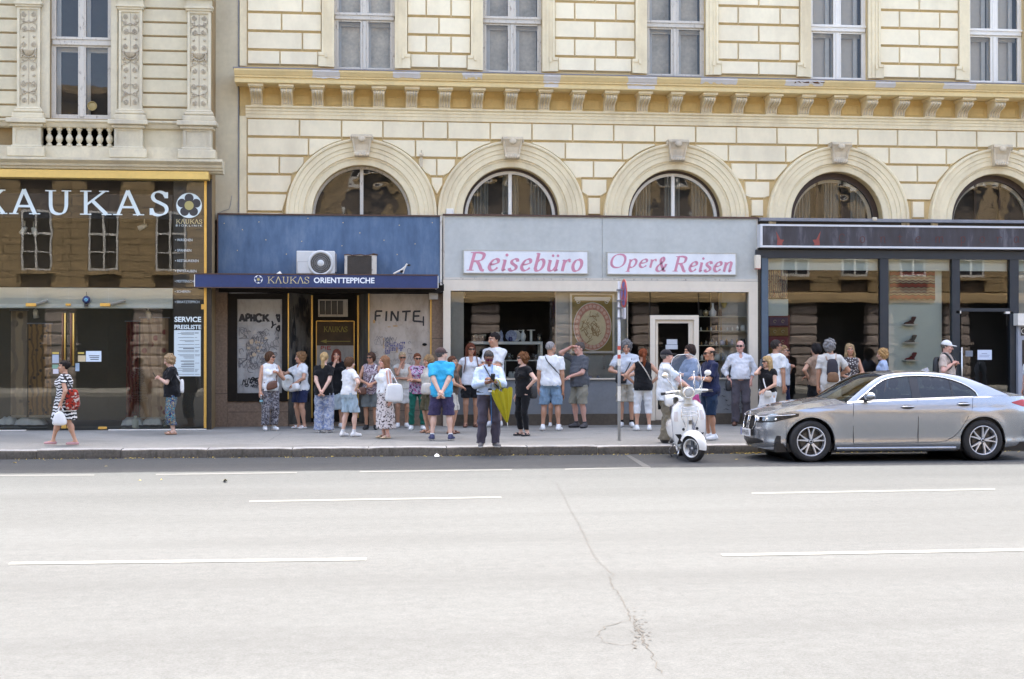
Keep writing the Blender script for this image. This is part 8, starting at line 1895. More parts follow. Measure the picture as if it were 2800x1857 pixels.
 # ---- shoes
 if shoes:
  kind,sm = shoes[0],shoes[1]; sm2 = shoes[2] if len(shoes) > 2 else None
  for i in (0,1):
   a = ank[i]; f_ = fdir[i]; z0 = a[2]-.085; Fs = Fld(np.minimum(a,a+f_*.2)-[.08,.08,.1],np.maximum(a,a+f_*.2)+[.08,.08,.05],.0075); g3 = lambda t,z,x=0: np.array((a[0]+f_[0]*t-f_[1]*x,a[1]+f_[1]*t+f_[0]*x,z0+z))
   if kind in ('sneaker','shoe'):
    Fs.rc(g3(-.035,.045),g3(.05,.045),.043,.042,.02); Fs.rc(g3(.05,.040),g3(.15,.034),.042,.036,.02); Fs.rc(g3(-.02,.07),g3(.02,.078),.040,.036,.02); Fs.rc(g3(-.01,.075),g3(-.002,.10 if kind == 'sneaker' else .09),.041,.040,.015); Fs.rc(g3(.03,.07),g3(.10,.05),.030,.024,.02)
   elif kind == 'sandal':
    for t in (-.03,.035,.10,.14): Fs.el(g3(t,.022),(.043,.043,.022),.01)
    Fs.rc(g3(.085,.05,-.03),g3(.085,.05,.03),.022,.022,.01); Fs.rc(g3(.0,.055,-.03),g3(.0,.055,.03),.014,.014,.01)
   else:
    Fs.rc(g3(-.035,.035),g3(.05,.032),.039,.039,.02); Fs.rc(g3(.05,.032),g3(.155,.024),.039,.028,.02); Fs.el(g3(.02,.085),(.034,.05,.045),neg=True) if 0 else None; Fs.cut(lambda X,Y,Z: Z-(z0+.055)+0*X)
   zf = z0+.003; Fs.cut(lambda X,Y,Z: zf-Z+0*X); v,q = Fs.mesh(); mi = (v[q].mean(1)[:,2] < z0+.026).astype(int)
   np_mesh('shoe',put(v),q,[sm,sm2 or sm],T,mi=mi)
   if len(shoes) > 3 and shoes[3]: Fk = Fld(a-[.06,.06,.04],a+[.06,.06,.12],.009); Fk.rc(a+[0,0,-.02],a+(knee[i]-a)*shoes[3],.041,.043,.01,end=1.0); v,q = Fk.mesh(); np_mesh('sock',put(v),q,cloth((.7,.7,.68)) if len(shoes) < 5 else shoes[4],T)
 # ---- hair and head wear
 st,hcol = hair[0],tuple(hair[1])
 if st != 'bald':
  big = st in ('long','ponytail','bob','curly','bun','wavy'); Fr = Fld(hc-[.17,.19,.42 if st in ('long','ponytail','wavy') else .2],hc+[.17,.2,.19],.0082); gr = {'buzz': .004,'short': .013,'rim': .007}.get(st,.016)
  ge = lambda p,r,k=.02,neg=False: Fr.el(hp(p),np.array(r)*hs,k,HR,neg)
  ge((0,.016,.036),(.073+gr,.091+gr,.085+gr)); X,Y,Z = Fr.ax[0][:,None,None]-hc[0],Fr.ax[1][None,:,None]-hc[1],Fr.ax[2][None,None,:]-hc[2]
  lx_,ly_,lz_ = [HR[0,j]*X+HR[1,j]*Y+HR[2,j]*Z for j in range(3)]
  ear_ = .0
  hair_line = (-.006 - ly_*1.02 + 2.2*np.maximum(0,np.abs(lx_)-.05)*(ly_ < -.02)) - lz_ + .004*waves(lx_,ly_,lz_,seed+70,90)          # keep above this sloping line
  if st in ('short','buzz'): Fr.F = np.maximum(Fr.F,np.maximum(hair_line,-(lz_+.085)).astype(np.float32))
  elif st == 'rim': Fr.F = np.maximum(Fr.F,np.maximum(np.maximum(hair_line-.004,lz_-.055),-(ly_+.03)).astype(np.float32))
  else:
   if st in ('ponytail','bun'):
    Fr.F = np.maximum(Fr.F,hair_line.astype(np.float32))
    if st == 'bun': ge((0,.105,.045),(.048,.042,.046),.012)
    else:
     a,b,c_,d4 = hp((0,.095,.03)),hp((0,.128,-.03)),hp((0,.125,-.14)),hp((.01,.105,-.27)); Fr.rc(a,b,.026,.036,.01); Fr.rc(b,c_,.036,.036,.01); Fr.rc(c_,d4,.036,.016,.01)
   else:
    ge((0,.032,-.005),(.094,.092,.110),.03)
    if st in ('long','wavy'): ge((0,.062,-.14),(.098,.052,.17),.04);
    if st in ('long','wavy'):
     for s_ in (-1,1): ge((s_*.078,.0,-.11),(.030,.045,.13),.03)
    if st == 'curly': ge((0,.03,.03),(.108,.112,.112),.03)
    ge((0,-.105,-.035),(.056,.085,.098),neg=True); ge((0,-.11,.01),(.05,.06,.05),neg=True)
    if st == 'bob': Fr.F = np.maximum(Fr.F,(-(lz_+.098)).astype(np.float32))
   amp = .015 if st == 'curly' else (.010 if st == 'wavy' else .006); fq = 75 if st == 'curly' else 60
   zs_ = .9 if st == 'curly' else .35; Fr.F += (amp*.7*waves(lx_,ly_,lz_*zs_,seed,fq) + amp*.5*waves(lx_,ly_,lz_*zs_,seed+9,fq*2)).astype(np.float32)
  if st in ('short','buzz','rim'): Fr.F += (.0035*waves(lx_,ly_,lz_,seed,130)).astype(np.float32)
  if 'cap' in extra or 'whitecap' in extra or 'hatcap' in extra: Fr.F = np.maximum(Fr.F,(lz_-.035).astype(np.float32))
  v,q = Fr.mesh(); np_mesh('hair',put(v),q,hairmat(hcol),T)
 for cp,cm in (('cap',cloth((.018,.018,.022))),('whitecap',cloth((.72,.72,.70))),('hatcap',cloth((.055,.035,.032),'speck',(.09,.06,.055)))):
  if cp in extra:
   Fc = Fld(hc-[.16,.22,.05],hc+[.16,.16,.17],.0085); Fc.el(hp((0,.014,.040)),(.090,.108,.096),.02,HR); X,Y,Z = Fc.ax[0][:,None,None]-hc[0],Fc.ax[1][None,:,None]-hc[1],Fc.ax[2][None,None,:]-hc[2]; lx_,ly_,lz_ = [HR[0,j]*X+HR[1,j]*Y+HR[2,j]*Z for j in range(3)]; Fc.F = np.maximum(Fc.F,(.030-lz_+.12*np.minimum(0,ly_)).astype(np.float32));
   if cp != 'hatcap': Fc.el(hp((0,-.115,.042)),(.068,.075,.011),.012,HR)
   else: Fc.el(hp((0,-.085,.040)),(.066,.04,.012),.012,HR)
   v,q = Fc.mesh(); np_mesh('cap',put(v),q,cm,T)
 if 'sun' in extra or 'pinksun' in extra or 'specs' in extra:
  m = MB(); mm = M_black if 'sun' in extra else (mat('magenta_lens',(.10,.01,.05),.1,.1,8,0) if 'pinksun' in extra else M_lead)
  for s_ in (-1,1):
   if 'specs' in extra: m.tube([hp((s_*.032+.022*math.cos(t),-.112,.010+.017*math.sin(t))) for t in [k2*math.pi/6 for k2 in range(13)]],.0022,4)
   else: m.grid([[hp((s_*(.005+.056*i/6),-.114+.02*(i/6)**2,.012+(.024-.002*i)*(j/3-.5)*2*(1 if i not in (0,6) else .7))) for i in range(7)] for j in range(4)],flip=s_ > 0)
   m.tube([hp((s_*.062,-.096,.016)),hp((s_*.076,-.02,.016)),hp((s_*.078,.015,.008))],.0042,4)
  m.tube([hp((-.010,-.118,.014)),hp((.010,-.118,.014))],.004,4); m.v = [tuple(x) for x in put(np.array([tuple(v) for v in m.v]))]; me = bpy.data.meshes.new('sunglasses'); me.from_pydata(m.v,[],m.f); me.materials.append(mm); o = bpy.data.objects.new('sunglasses' if 'specs' not in extra else 'spectacles',me); COL.objects.link(o); o.parent = T
 info = dict(T=T,base=base,k=k,RZ=RZ,wri=wri,elb=elb,shd=shd,hp=hp,tor=tor,ank=ank,hip=hip,B=B,sx=sx); info['w'] = lambda p: base + Vector(tuple(put(np.array(p,float)))); PEOPLE[key] = info; return info
# ------------------------------------------------------------------ the crowd, left to right
WH = cloth((.74,.75,.74)); WH2 = cloth((.66,.68,.70)); BK = cloth((.008,.008,.009)); NAVY = cloth((.02,.028,.075)); LDEN = cloth((.36,.46,.52),'denim'); DEN = cloth((.20,.30,.40),'denim'); KHAKI = cloth((.26,.23,.17)); STONE = cloth((.44,.40,.32)); OLIVE = cloth((.10,.085,.045)); GREYC = cloth((.09,.095,.105)); CREAMC = cloth((.58,.54,.46)); BEIGE = cloth((.45,.38,.29)); SKY = cloth((.42,.52,.68),'speck',(.50,.60,.74)); SNW = mat('shoe_white',(.72,.72,.70),.6,.04,9,.05); SNK = mat('shoe_black',(.02,.02,.02),.6,.1,9,.05); LEA = mat('leather_brown',(.12,.05,.028),.5,.2,9,.1); TANL = mat('leather_tan',(.40,.22,.13),.6,.15,9,.1); PINKS = mat('shoe_pink',(.52,.28,.28),.7,.08,9,.05)
BLOND = (.40,.27,.12); DBLOND = (.24,.15,.07); BROWN = (.075,.037,.018); DARK = (.018,.013,.011); AUB = (.10,.028,.012); GREYH = (.26,.25,.24); RED = (.16,.04,.012)
person('stripe','woman in a black and white striped dress walking left past the glass shop',176,1219,987,-90,skin='warm',bulk=1.28,hips=1.1,hd=(0,5),aL=((.245,-.02,.86),(.4,.8,0)),aR='walkf',feet=((.06,.20,5),(-.06,-.27,-5)),
    upper=dict(name='dress',sleeve=.42,hem=.86,mat=cloth((.70,.70,.68),'zebra',(.012,.012,.014)),loose=.02,neck=.025),lower=dict(kind='skirt',hem=.52,r=(.235,.25),mat=cloth((.70,.70,.68),'zebra',(.012,.012,.014),None,.8),name='dress_skirt',top=1.02,g=.025),shoes=('flat',PINKS),hair=('bun',DARK),seed=2)
person('phone_lady','blond woman in black top and leaf-patterned trousers looking at a phone by the glass shop',470,1188,970,-78,skin='pale',bulk=1.2,hd=(0,22),aL='phone',aR='phone',lean=4,upper=dict(sleeve=.75,hem=.80,mat=BK,loose=.045,neck=.02,vneck=.03),lower=dict(hem=.20,mat=cloth((.03,.035,.11),'leaves',(.10,.30,.30),(.34,.30,.20)),loose=.035),shoes=('sandal',TANL),hair=('curly',(.34,.235,.13)),seed=3)
person('bag_lady','woman in white sleeveless top and grey patterned trousers with a brown crossbody bag',738,1177,962,22,skin='warm',bulk=1.12,hd=(38,5),aL='strap',aR=((.235,-.06,.84),(.5,.6,0)),upper=dict(sleeve=0,hem=.86,mat=WH,loose=.03),lower=dict(hem=.12,mat=cloth((.30,.29,.30),'speck',(.055,.05,.06),None,.5),loose=.04),shoes=('sneaker',SNW),hair=('bob',BROWN),extra=('sun',),seed=4)
person('hat_lady','woman in white blouse and navy shorts leaning one hand on the wall',822,1172,963,-52,skin='warm',bulk=1.12,hd=(-15,5),aL='holdhat',aR='wall',upper=dict(sleeve=.62,hem=.84,mat=WH,loose=.035,vneck=.03),lower=dict(kind='shorts',hem=.58,mat=NAVY,loose=.035),shoes=('sandal',SNW),hair=('curly',(.24,.13,.06)),seed=5)
person('ponytail','woman seen from behind in black tee and blue patterned wide trousers with a blond ponytail',886,1183,965,168,skin='pale',bulk=1.2,hd=(0,0),aL='behind',aR='behind',upper=dict(sleeve=.6,hem=.80,mat=BK,loose=.04),lower=dict(hem=.06,mat=cloth((.16,.20,.32),'speck',(.38,.40,.44),None,.35),loose=.05,flare=.02),shoes=('flat',SNW),hair=('ponytail',BLOND),seed=6)
person('talker','red-haired woman in a black top facing the street behind the woman with the ponytail',920,1166,956,8,skin='warm',hd=(-8,5),aL='hang',aR='chin',upper=dict(sleeve=.5,hem=.72,mat=BK,loose=.03,neck=.04),lower=dict(kind='skirt',hem=.40,r=(.22,.18),mat=cloth((.34,.40,.42))),shoes=('sneaker',SNW),hair=('wavy',(.12,.03,.015)),seed=7)
person('hip_girl','young woman in white tee and light denim shorts turned away with hand on hip',955,1194,977,128,skin='pale',bulk=.98,hd=(-10,10),aL='front',aR='hip',feet=((.13,.05,10),(-.12,-.06,-10)),upper=dict(sleeve=.6,hem=.90,mat=WH,loose=.03),lower=dict(kind='shorts',hem=.52,mat=LDEN,loose=.03),shoes=('sneaker',SNW,None,.18),hair=('bob',BROWN),seed=8)
person('tank_lady','woman in dark speckled tank top with sunglasses and a small brown bag',1014,1175,964,-8,skin='tan',hd=(-18,4),aL='front',aR='front',upper=dict(sleeve=0,hem=.78,mat=cloth((.10,.05,.07),'speck',(.42,.36,.38),None,.6),loose=.03),lower=dict(kind='shorts',hem=.50,mat=cloth((.13,.14,.13)),loose=.035),shoes=('shoe',SNK),hair=('bob',(.06,.03,.018)),extra=('sun',),seed=9)
person('tote_lady','long-haired woman in white tank top and blotched long skirt with a white tote',1052,1199,974,-68,skin='red',bulk=1.28,hips=1.08,hd=(0,2),aL='hang',aR='hang',upper=dict(sleeve=0,hem=.93,mat=WH,loose=.012),lower=dict(kind='skirt',hem=.20,r=(.19,.20),mat=cloth((.62,.56,.53),'blobs',(.045,.03,.03),None,1.0),top=1.05),shoes=('sandal',mat('shoe_gold',(.48,.36,.22),.5,.1,9,.05)),hair=('long',(.20,.10,.05)),seed=10)
person('smoker','fair-haired woman with big sunglasses and beige top raising a hand to her mouth',1100,1166,964,4,skin='tan',hd=(0,5),aL='fold',aR='chin',upper=dict(sleeve=.3,hem=.88,mat=CREAMC,vneck=.05,loose=.02),lower=dict(kind='skirt',hem=.55,r=(.19,.15),mat=cloth((.56,.54,.50))),shoes=('sneaker',SNW),hair=('short',(.44,.32,.18)),extra=('sun',),seed=11)
person('green_lady','woman in green trousers and floral sleeveless top with folded arms',1141,1176,967,2,skin='tan',bulk=.95,hd=(8,4),aL='fold',aR=((-.09,-.21,1.09),(1,.2,-.3)),feet=((.12,0,14),(-.13,-.02,-16)),upper=dict(sleeve=0,hem=.80,mat=cloth((.42,.36,.44),'blobs',(.36,.03,.16),(.05,.03,.07),1.3),loose=.025),lower=dict(hem=.12,mat=cloth((.012,.11,.075)),loose=.008),shoes=('sneaker',SNW),hair=('short',(.11,.035,.012)),extra=('sun',),seed=12)
person('olive_lady','short-haired woman in olive shorts with a beige bag, half hidden by the man in blue',1172,1184,973,-62,skin='warm',hd=(5,5),upper=dict(sleeve=0,hem=.86,mat=CREAMC,loose=.025),lower=dict(kind='shorts',hem=.50,mat=OLIVE,loose=.03),shoes=('sandal',TANL),hair=('curly',DBLOND),seed=13)
person('cyan_man','man in a bright blue polo and brown cap seen from behind with hands clasped',1207,1204,952,174,'m',skin='pale',bulk=1.18,belly=.35,hd=(-58,0),aL='behind',aR='behind',feet=((.17,0,16),(-.17,0,-16)),upper=dict(sleeve=.72,hem=.80,mat=cloth((.045,.40,.66)),loose=.04,collar=True),lower=dict(kind='shorts',hem=.46,mat=cloth((.035,.03,.075),'speck',(.055,.045,.10)),loose=.035),shoes=('sneaker',mat('shoe_navy',(.03,.035,.09),.6,.2,9,.05),SNW,.12),hair=('short',(.10,.09,.085)),extra=('hatcap',),seed=14)
person('hidden_lady','person with a dark brown shoulder bag mostly hidden behind the man in blue',1236,1186,975,70,skin='warm',hd=(0,5),aR='belly',aL='hip',upper=dict(sleeve=.3,hem=.86,mat=cloth((.10,.07,.05))),lower=dict(kind='shorts',hem=.52,mat=CREAMC),shoes=('sandal',LEA),hair=('short',(.10,.04,.02)),seed=15)
person('auburn','auburn-haired woman in white blouse and black shorts wearing sunglasses',1287,1166,940,3,skin='tan',hd=(6,3),aL='hang',aR='pocket',upper=dict(sleeve=.35,hem=.86,mat=WH2,loose=.035,vneck=.05),lower=dict(kind='shorts',hem=.60,mat=BK,loose=.035),shoes=('sandal',LEA),hair=('wavy',AUB),extra=('sun',),seed=16)
person('young_man','tall young man in white tee, arms crossed, behind the man with the phone',1352,1162,911,-35,'m',skin='warm',hd=(-30,8),aL='fold',aR='fold',upper=dict(sleeve=.8,hem=.72,mat=WH,loose=.05),lower=dict(kind='shorts',hem=.50,mat=BK),shoes=('sneaker',SNW),hair=('short',DARK),seed=17)
person('phone_man','man in light blue shirt checking a phone at the kerb, yellow umbrella on his arm',1336,1223,961,4,'m',skin='brown',bulk=1.18,belly=.5,hd=(0,26),aL=((.03,-.27,1.20),(.9,.3,-.6)),aR=((.04,-.25,1.16),(.9,.3,-.6)),feet=((.13,0,16),(-.13,0,-16)),upper=dict(sleeve=1.75,hem=.93,mat=SKY,loose=.03,wr=.005,collar=True),lower=dict(hem=.07,mat=cloth((.075,.065,.085)),loose=.028,belt=True,top=.99),shoes=('shoe',mat('shoe_grey',(.16,.145,.13),.7,.1,9,.05),SNW),hair=('short',(.05,.045,.042)),extra=('pinksun',),seed=18)
person('black_lady','woman all in black with curly bun and sunglasses, hand on hip, looking left',1430,1192,965,-58,skin='pale',bulk=1.1,hd=(-10,0),aL='hip',aR='hang',upper=dict(sleeve=.42,hem=.80,mat=BK,loose=.012,neck=.05),lower=dict(hem=.13,mat=BK,loose=.004),shoes=('sandal',SNK),hair=('curly',(.13,.055,.02)),extra=('sun',),seed=19)
person('sling_man','grey-haired man from behind in white tee and denim shorts with a black sling strap',1506,1178,935,168,'m',skin='tan',bulk=1.05,hd=(-45,0),aL='hang',aR='hang',feet=((.15,0,14),(-.15,0,-14)),upper=dict(sleeve=.72,hem=.86,mat=WH,loose=.04),lower=dict(kind='shorts',hem=.50,mat=DEN,loose=.03),shoes=('sneaker',SNW),hair=('buzz',GREYH),extra=('beard',),seed=20)
person('behind_sling','person hidden behind the grey-haired man in white tee, only legs showing',1516,1165,985,0,skin='tan',upper=dict(sleeve=.5,hem=.86,mat=BK),lower=dict(kind='shorts',hem=.62,mat=BK),shoes=('sneaker',SNW),hair=('bob',DARK),seed=21)
person('grey_man','man in grey tee and khaki shorts shading his eyes in front of the poster',1585,1170,937,-55,'m',skin='red',bulk=1.12,belly=.4,hd=(-12,0),aL='belly',aR='brow',feet=((.12,0,18),(-.12,0,-14)),upper=dict(sleeve=.75,hem=.82,mat=GREYC,loose=.035),lower=dict(kind='shorts',hem=.48,mat=cloth((.25,.235,.18)),loose=.03),shoes=('sneaker',mat('shoe_dark',(.07,.065,.065),.7,.2,9,.05),SNK,.12,cloth((.06,.06,.06))),hair=('short',(.09,.075,.065)),extra=('specs',),seed=22)
person('pole_man','grey-haired man in pale polo and stone shorts behind the sign post',1713,1168,932,-12,'m',skin='warm',bulk=.98,hd=(0,20),aL='front',aR=((.12,-.20,1.06),(.9,.3,-.3)),upper=dict(sleeve=.72,hem=.84,mat=cloth((.58,.61,.64)),loose=.035,collar=True),lower=dict(kind='shorts',hem=.50,mat=STONE,loose=.03),shoes=('sneaker',SNW,None,.16,BK),hair=('curly',(.16,.155,.15)),seed=23)
person('red_pony','woman from behind with long red ponytail, black tank top and white cropped trousers',1758,1178,955,176,skin='warm',bulk=1.1,hd=(5,4),aL='hip',aR='hip',feet=((.13,0,12),(-.13,0,-12)),upper=dict(sleeve=0,hem=.84,mat=BK,loose=.025),lower=dict(kind='capri',hem=.36,mat=WH,loose=.018),shoes=('sneaker',SNW),hair=('ponytail',RED),seed=24)
person('cap_man','man in white shirt, black cap and khaki cargo trousers holding the scooter',1822,1211,957,82,'m',skin='red',bulk=1.25,belly=.6,hd=(8,0),aL=((.10,-.36,1.04),(.6,.3,-1)),aR=((.10,-.40,1.02),(.6,.2,-1)),upper=dict(sleeve=.8,hem=.78,mat=cloth((.62,.64,.65)),loose=.05,wr=.008,collar=True),lower=dict(hem=.06,mat=cloth((.19,.165,.115)),loose=.05,wr=.012),shoes=('shoe',SNK),hair=('short',(.12,.11,.10)),extra=('cap',),seed=25)
person('pink_lady','dark-haired woman in pink and grey-blue top behind the scooter windscreen',1888,1186,943,-72,skin='warm',hd=(0,12),aL='show',aR='show',upper=dict(sleeve=1.5,hem=.84,mat=cloth((.13,.17,.25)),loose=.03),lower=dict(kind='skirt',hem=.35,mat=cloth((.50,.07,.22)),r=(.2,.17)),shoes=('flat',SNK),hair=('bob',(.03,.018,.014)),seed=26)
person('navy_man','bald man in navy polo and dark blue shorts standing behind the scooter',1942,1203,950,-76,'m',skin='tan',bulk=1.08,belly=.35,hd=(0,5),aL='show',aR='show',upper=dict(sleeve=.78,hem=.80,mat=cloth((.012,.018,.055)),loose=.035,collar=True),lower=dict(kind='shorts',hem=.46,mat=cloth((.012,.028,.06)),loose=.03),shoes=('sneaker',SNW),hair=('rim',(.04,.03,.025)),extra=('sun',),seed=27)
person('shirt_man','bald man in rolled white shirt and grey trousers with sunglasses and a shoulder bag',2024,1164,932,-6,'m',skin='red',bulk=1.08,belly=.3,hd=(-20,0),aL='pocket',aR='pocket',feet=((.13,0,16),(-.10,-.03,-20)),upper=dict(sleeve=1.55,hem=.93,mat=cloth((.68,.69,.71)),loose=.035,wr=.006,vneck=.03,collar=True),lower=dict(hem=.07,mat=cloth((.085,.075,.085)),loose=.028,belt=True),shoes=('shoe',LEA),hair=('rim',(.20,.18,.17)),extra=('sun',),seed=28)
person('call_lady','blond woman in black ruffled top and white skirt talking on a phone beside the car',2098,1192,974,-38,skin='fair',hd=(-28,5),aL='bagfront',aR='ear',upper=dict(sleeve=.28,hem=.93,mat=BK,loose=.02,neck=.03),lower=dict(kind='skirt',hem=.45,mat=WH,r=(.21,.18),top=1.0),shoes=('flat',SNK),hair=('wavy',BLOND),extra=('sun',),seed=29)
person('tee_man','dark-haired man in plain white tee standing behind the blond woman on the phone',2122,1170,931,118,'m',skin='tan',bulk=1.05,hd=(-20,0),aL='hang',aR='hang',upper=dict(sleeve=.72,hem=.80,mat=WH,loose=.04),lower=dict(kind='shorts',hem=.5,mat=KHAKI),shoes=('sneaker',SNW),hair=('short',(.035,.028,.024)),extra=('beard','sun'),seed=30)
person('peek','person in sunglasses peeking out behind the man in plain white tee',2142,1160,945,55,skin='warm',hd=(0,0),aL='strap',aR='hang',upper=dict(sleeve=.6,hem=.85,mat=WH2),lower=dict(hem=.1,mat=NAVY),shoes=('sneaker',SNW),hair=('short',DBLOND),extra=('sun',),seed=31)
person('brown_lady','dark-haired woman in brown sheer top and black skirt seen from behind',2232,1168,940,205,skin='warm',hd=(5,8),aL='hip',aR='belly',upper=dict(sleeve=.5,hem=.84,mat=cloth((.26,.17,.11),'speck',(.32,.22,.15)),loose=.04),lower=dict(kind='shorts',hem=.60,mat=BK),shoes=('flat',SNK),hair=('bob',(.012,.010,.010)),seed=32)
person('pack_man','grey curly-haired man in white tee with a dark backpack',2270,1174,931,172,'m',skin='tan',bulk=1.02,hd=(-30,5),aL='hang',aR=((.16,-.14,1.02),(.9,.4,0)),upper=dict(sleeve=.72,hem=.80,mat=cloth((.60,.58,.53)),loose=.035),lower=dict(hem=.1,mat=cloth((.60,.58,.54)),loose=.03),shoes=('sneaker',SNW),hair=('curly',(.20,.195,.19)),seed=33)
person('wave_lady','smiling woman with wavy blond hair in patterned sleeveless top beside the backpack man',2324,1168,941,-14,skin='tan',bulk=1.1,hd=(4,0),aL='front',aR='front',upper=dict(sleeve=0,hem=.82,mat=cloth((.50,.48,.44),'check',(.06,.05,.05)),loose=.025,neck=.03),lower=dict(hem=.1,mat=BK),shoes=('sandal',TANL),hair=('wavy',(.30,.21,.11)),seed=34)
person('curl_lady','woman with curly light-brown hair in pale blue top at the middle post',2414,1160,955,-105,skin='fair',hd=(0,5),upper=dict(sleeve=.6,hem=.84,mat=cloth((.44,.53,.70)),loose=.03),lower=dict(hem=.1,mat=NAVY),shoes=('flat',SNK),hair=('curly',(.42,.25,.10)),seed=35)
person('white_cap','man in white cap and beige polo holding backpack straps by the boutique door',2588,1166,932,48,'m',skin='red',bulk=1.05,belly=.2,hd=(14,10),aL='strap',aR='strap',upper=dict(sleeve=.75,hem=.84,mat=cloth((.50,.41,.34)),loose=.035,collar=True),lower=dict(hem=.1,mat=LDEN),shoes=('sneaker',SNW),hair=('short',(.14,.12,.10)),extra=('whitecap',),seed=36)
person('edge_lady','woman in pale top and patterned trousers cut by the right picture edge',2822,1166,960,-60,skin='fair',aL='front',upper=dict(sleeve=.6,hem=.85,mat=WH2),lower=dict(hem=.1,mat=cloth((.10,.10,.12),'speck',(.4,.4,.4),None,.5)),shoes=('flat',SNK),hair=('bob',BROWN),seed=37)
# ------------------------------------------------------------------ what they carry
def pouch(m,info,c,size,pw=.55,n=18,rings=11,tilt=0,rot=0,taper=.22):
 """soft bag body: a superellipsoid at local point c, half sizes in metres"""
 c = np.array(c,float); rows = []; cr,sr = math.cos(rot),math.sin(rot)
 sg = lambda v,p: math.copysign(abs(v)**p,v)
 for i in range(rings+1):
  t = -math.pi/2 + math.pi*i/rings; row_ = []
  for k in range(n):
   a = 2*math.pi*k/n; p = np.array((size[0]*sg(math.cos(t),pw)*sg(math.cos(a),pw),size[1]*sg(math.cos(t),pw)*sg(math.sin(a),pw),size[2]*sg(math.sin(t),pw)))
   w_ = 1-taper*(p[2]/size[2]*.5+.5)+.05*math.sin(5*a+4*t); p[:2] *= w_; p = np.array((p[0]*cr-p[1]*sr,p[0]*sr+p[1]*cr,p[2] + tilt*p[0])); row_.append(info['w'](c+p))
  rows.append(row_)
 m.grid(rows,closed=True); return m
def strap(info,pts,w,mm,par,name='strap'):
 m = MB(); q = [info['w'](p) for p in catmull3(pts)]; m.tube(q,w,5); return m.build(name,mm,par,smooth=True)
def catmull3(p): return [tuple(v) for v in catmull([Vector(x) for x in p],6)]
def bag(key,label,c,size,mm,straps=(),cat='bag',name='shoulder_bag',smat=None,**kw):
 i = PEOPLE[key]; t = thing(name,label,cat,i['w'](np.array(c)-[0,0,size[2]])); m = MB(); pouch(m,i,c,size,**kw); m.build('bag_body',mm,t,smooth=True)
 for s_ in straps: strap(i,s_,.012 if not isinstance(s_[0],float) else s_[0],smat or mm,t)
 return t
W_BAG = mat('bag_white',(.70,.70,.68),.7,.06,9,.2,30); C_BAG = mat('bag_canvas',(.56,.52,.45),.85,.08,9,.2,60); BK_L = mat('bag_black',(.015,.015,.016),.5,.1,9,.1)
wl = lambda key,i,d=(0,0,0): PEOPLE[key]['wri'][i] + np.array(d)
bag('stripe','white plastic carrier bag in the hand of the woman in the striped dress',wl('stripe',0,(.03,-.02,-.30)),(.06,.17,.14),W_BAG,[[wl('stripe',0,(.02,-.05,-.16)),wl('stripe',0,(.02,0,-.06)),wl('stripe',0,(.02,.06,-.16))]],name='carrier_bag',pw=.62,tilt=.1,taper=.55)
bag('stripe','red and black patterned shoulder bag of the woman in the striped dress',(.22,.20,.93),(.07,.15,.21),cloth((.30,.025,.012),'blobs',(.02,.018,.018),(.5,.42,.36),.7),[[(.24,.14,1.10),(.20,.02,1.43),(.20,.20,1.12)]],smat=BK_L)
bag('phone_lady','small white bag on the back of the woman with leaf-patterned trousers',(.06,.20,1.03),(.08,.05,.15),W_BAG,[[(.10,.17,1.12),(.12,-.02,1.43),(.02,.15,1.2)]])
bag('bag_lady','brown leather crossbody bag on the woman in the white sleeveless top',(-.02,-.20,.98),(.13,.055,.09),LEA,[[(.10,-.17,1.05),(.12,-.10,1.25),(.13,.0,1.44),(.0,.10,1.2),(-.15,-.08,1.03)]],name='crossbody_bag',tilt=.25)
bag('hat_lady','soft white handbag of the woman in navy shorts',(.10,-.24,.92),(.17,.07,.085),W_BAG,[[(.18,-.17,.97),(.18,-.05,1.15),(.15,.06,1.0)]],name='handbag',smat=BK_L,tilt=.2)
bag('tank_lady','small brown leather bag of the woman in the speckled tank top',(-.17,-.15,.86),(.10,.05,.085),LEA,[[(-.10,-.15,.93),(.03,-.16,1.1),(.12,-.06,1.42)]],name='crossbody_bag',smat=W_BAG)
bag('tote_lady','large white canvas tote of the long-haired woman in the blotched skirt',(.26,.10,.95),(.06,.20,.19),W_BAG,[[(.25,.00,1.10),(.20,.0,1.44),(.25,.20,1.10)]],name='tote_bag',pw=.4,tilt=0)
bag('olive_lady','beige bag of the short-haired woman in olive shorts',(.16,-.14,.98),(.09,.14,.13),C_BAG,[[(.16,-.10,1.08),(.14,0,1.42),(.16,.08,1.05)]])
bag('cyan_man','crumpled beige paper bundle clasped behind the man in bright blue',(.0,.22,.86),(.07,.04,.055),C_BAG,name='paper_bundle',cat='bundle',pw=.9)
bag('hidden_lady','dark brown shoulder bag between the man in blue and the auburn woman',(.05,.22,.93),(.06,.10,.14),mat('leather_dark',(.06,.03,.025),.5,.2,9,.1),[[(.05,.15,1.05),(.10,.0,1.44),(.05,.24,1.05)]])
i = PEOPLE['auburn']; t = bag('auburn','small backpack on the auburn woman, only its brown straps in view',(0,.20,1.20),(.13,.07,.16),LEA,name='backpack',cat='backpack')
for s_ in (-1,1): strap(i,[(s_*.10,.12,1.33),(s_*.115,.0,1.445),(s_*.125,-.13,1.33),(s_*.15,-.11,1.16),(s_*.15,.02,1.10)],.012,LEA,t)
bag('black_lady','black shoulder bag behind the hip of the woman in black',(.13,.16,.90),(.06,.10,.14),BK_L,[[(.12,.12,1.02),(.12,.02,1.43),(.12,.18,1.02)]])
bag('sling_man','black sling bag on the man in white tee and denim shorts',(-.20,-.08,.98),(.05,.09,.10),BK_L,[[(-.19,.02,1.05),(-.07,.145,1.20),(.06,.125,1.34),(.11,.02,1.45)]],name='sling_bag')
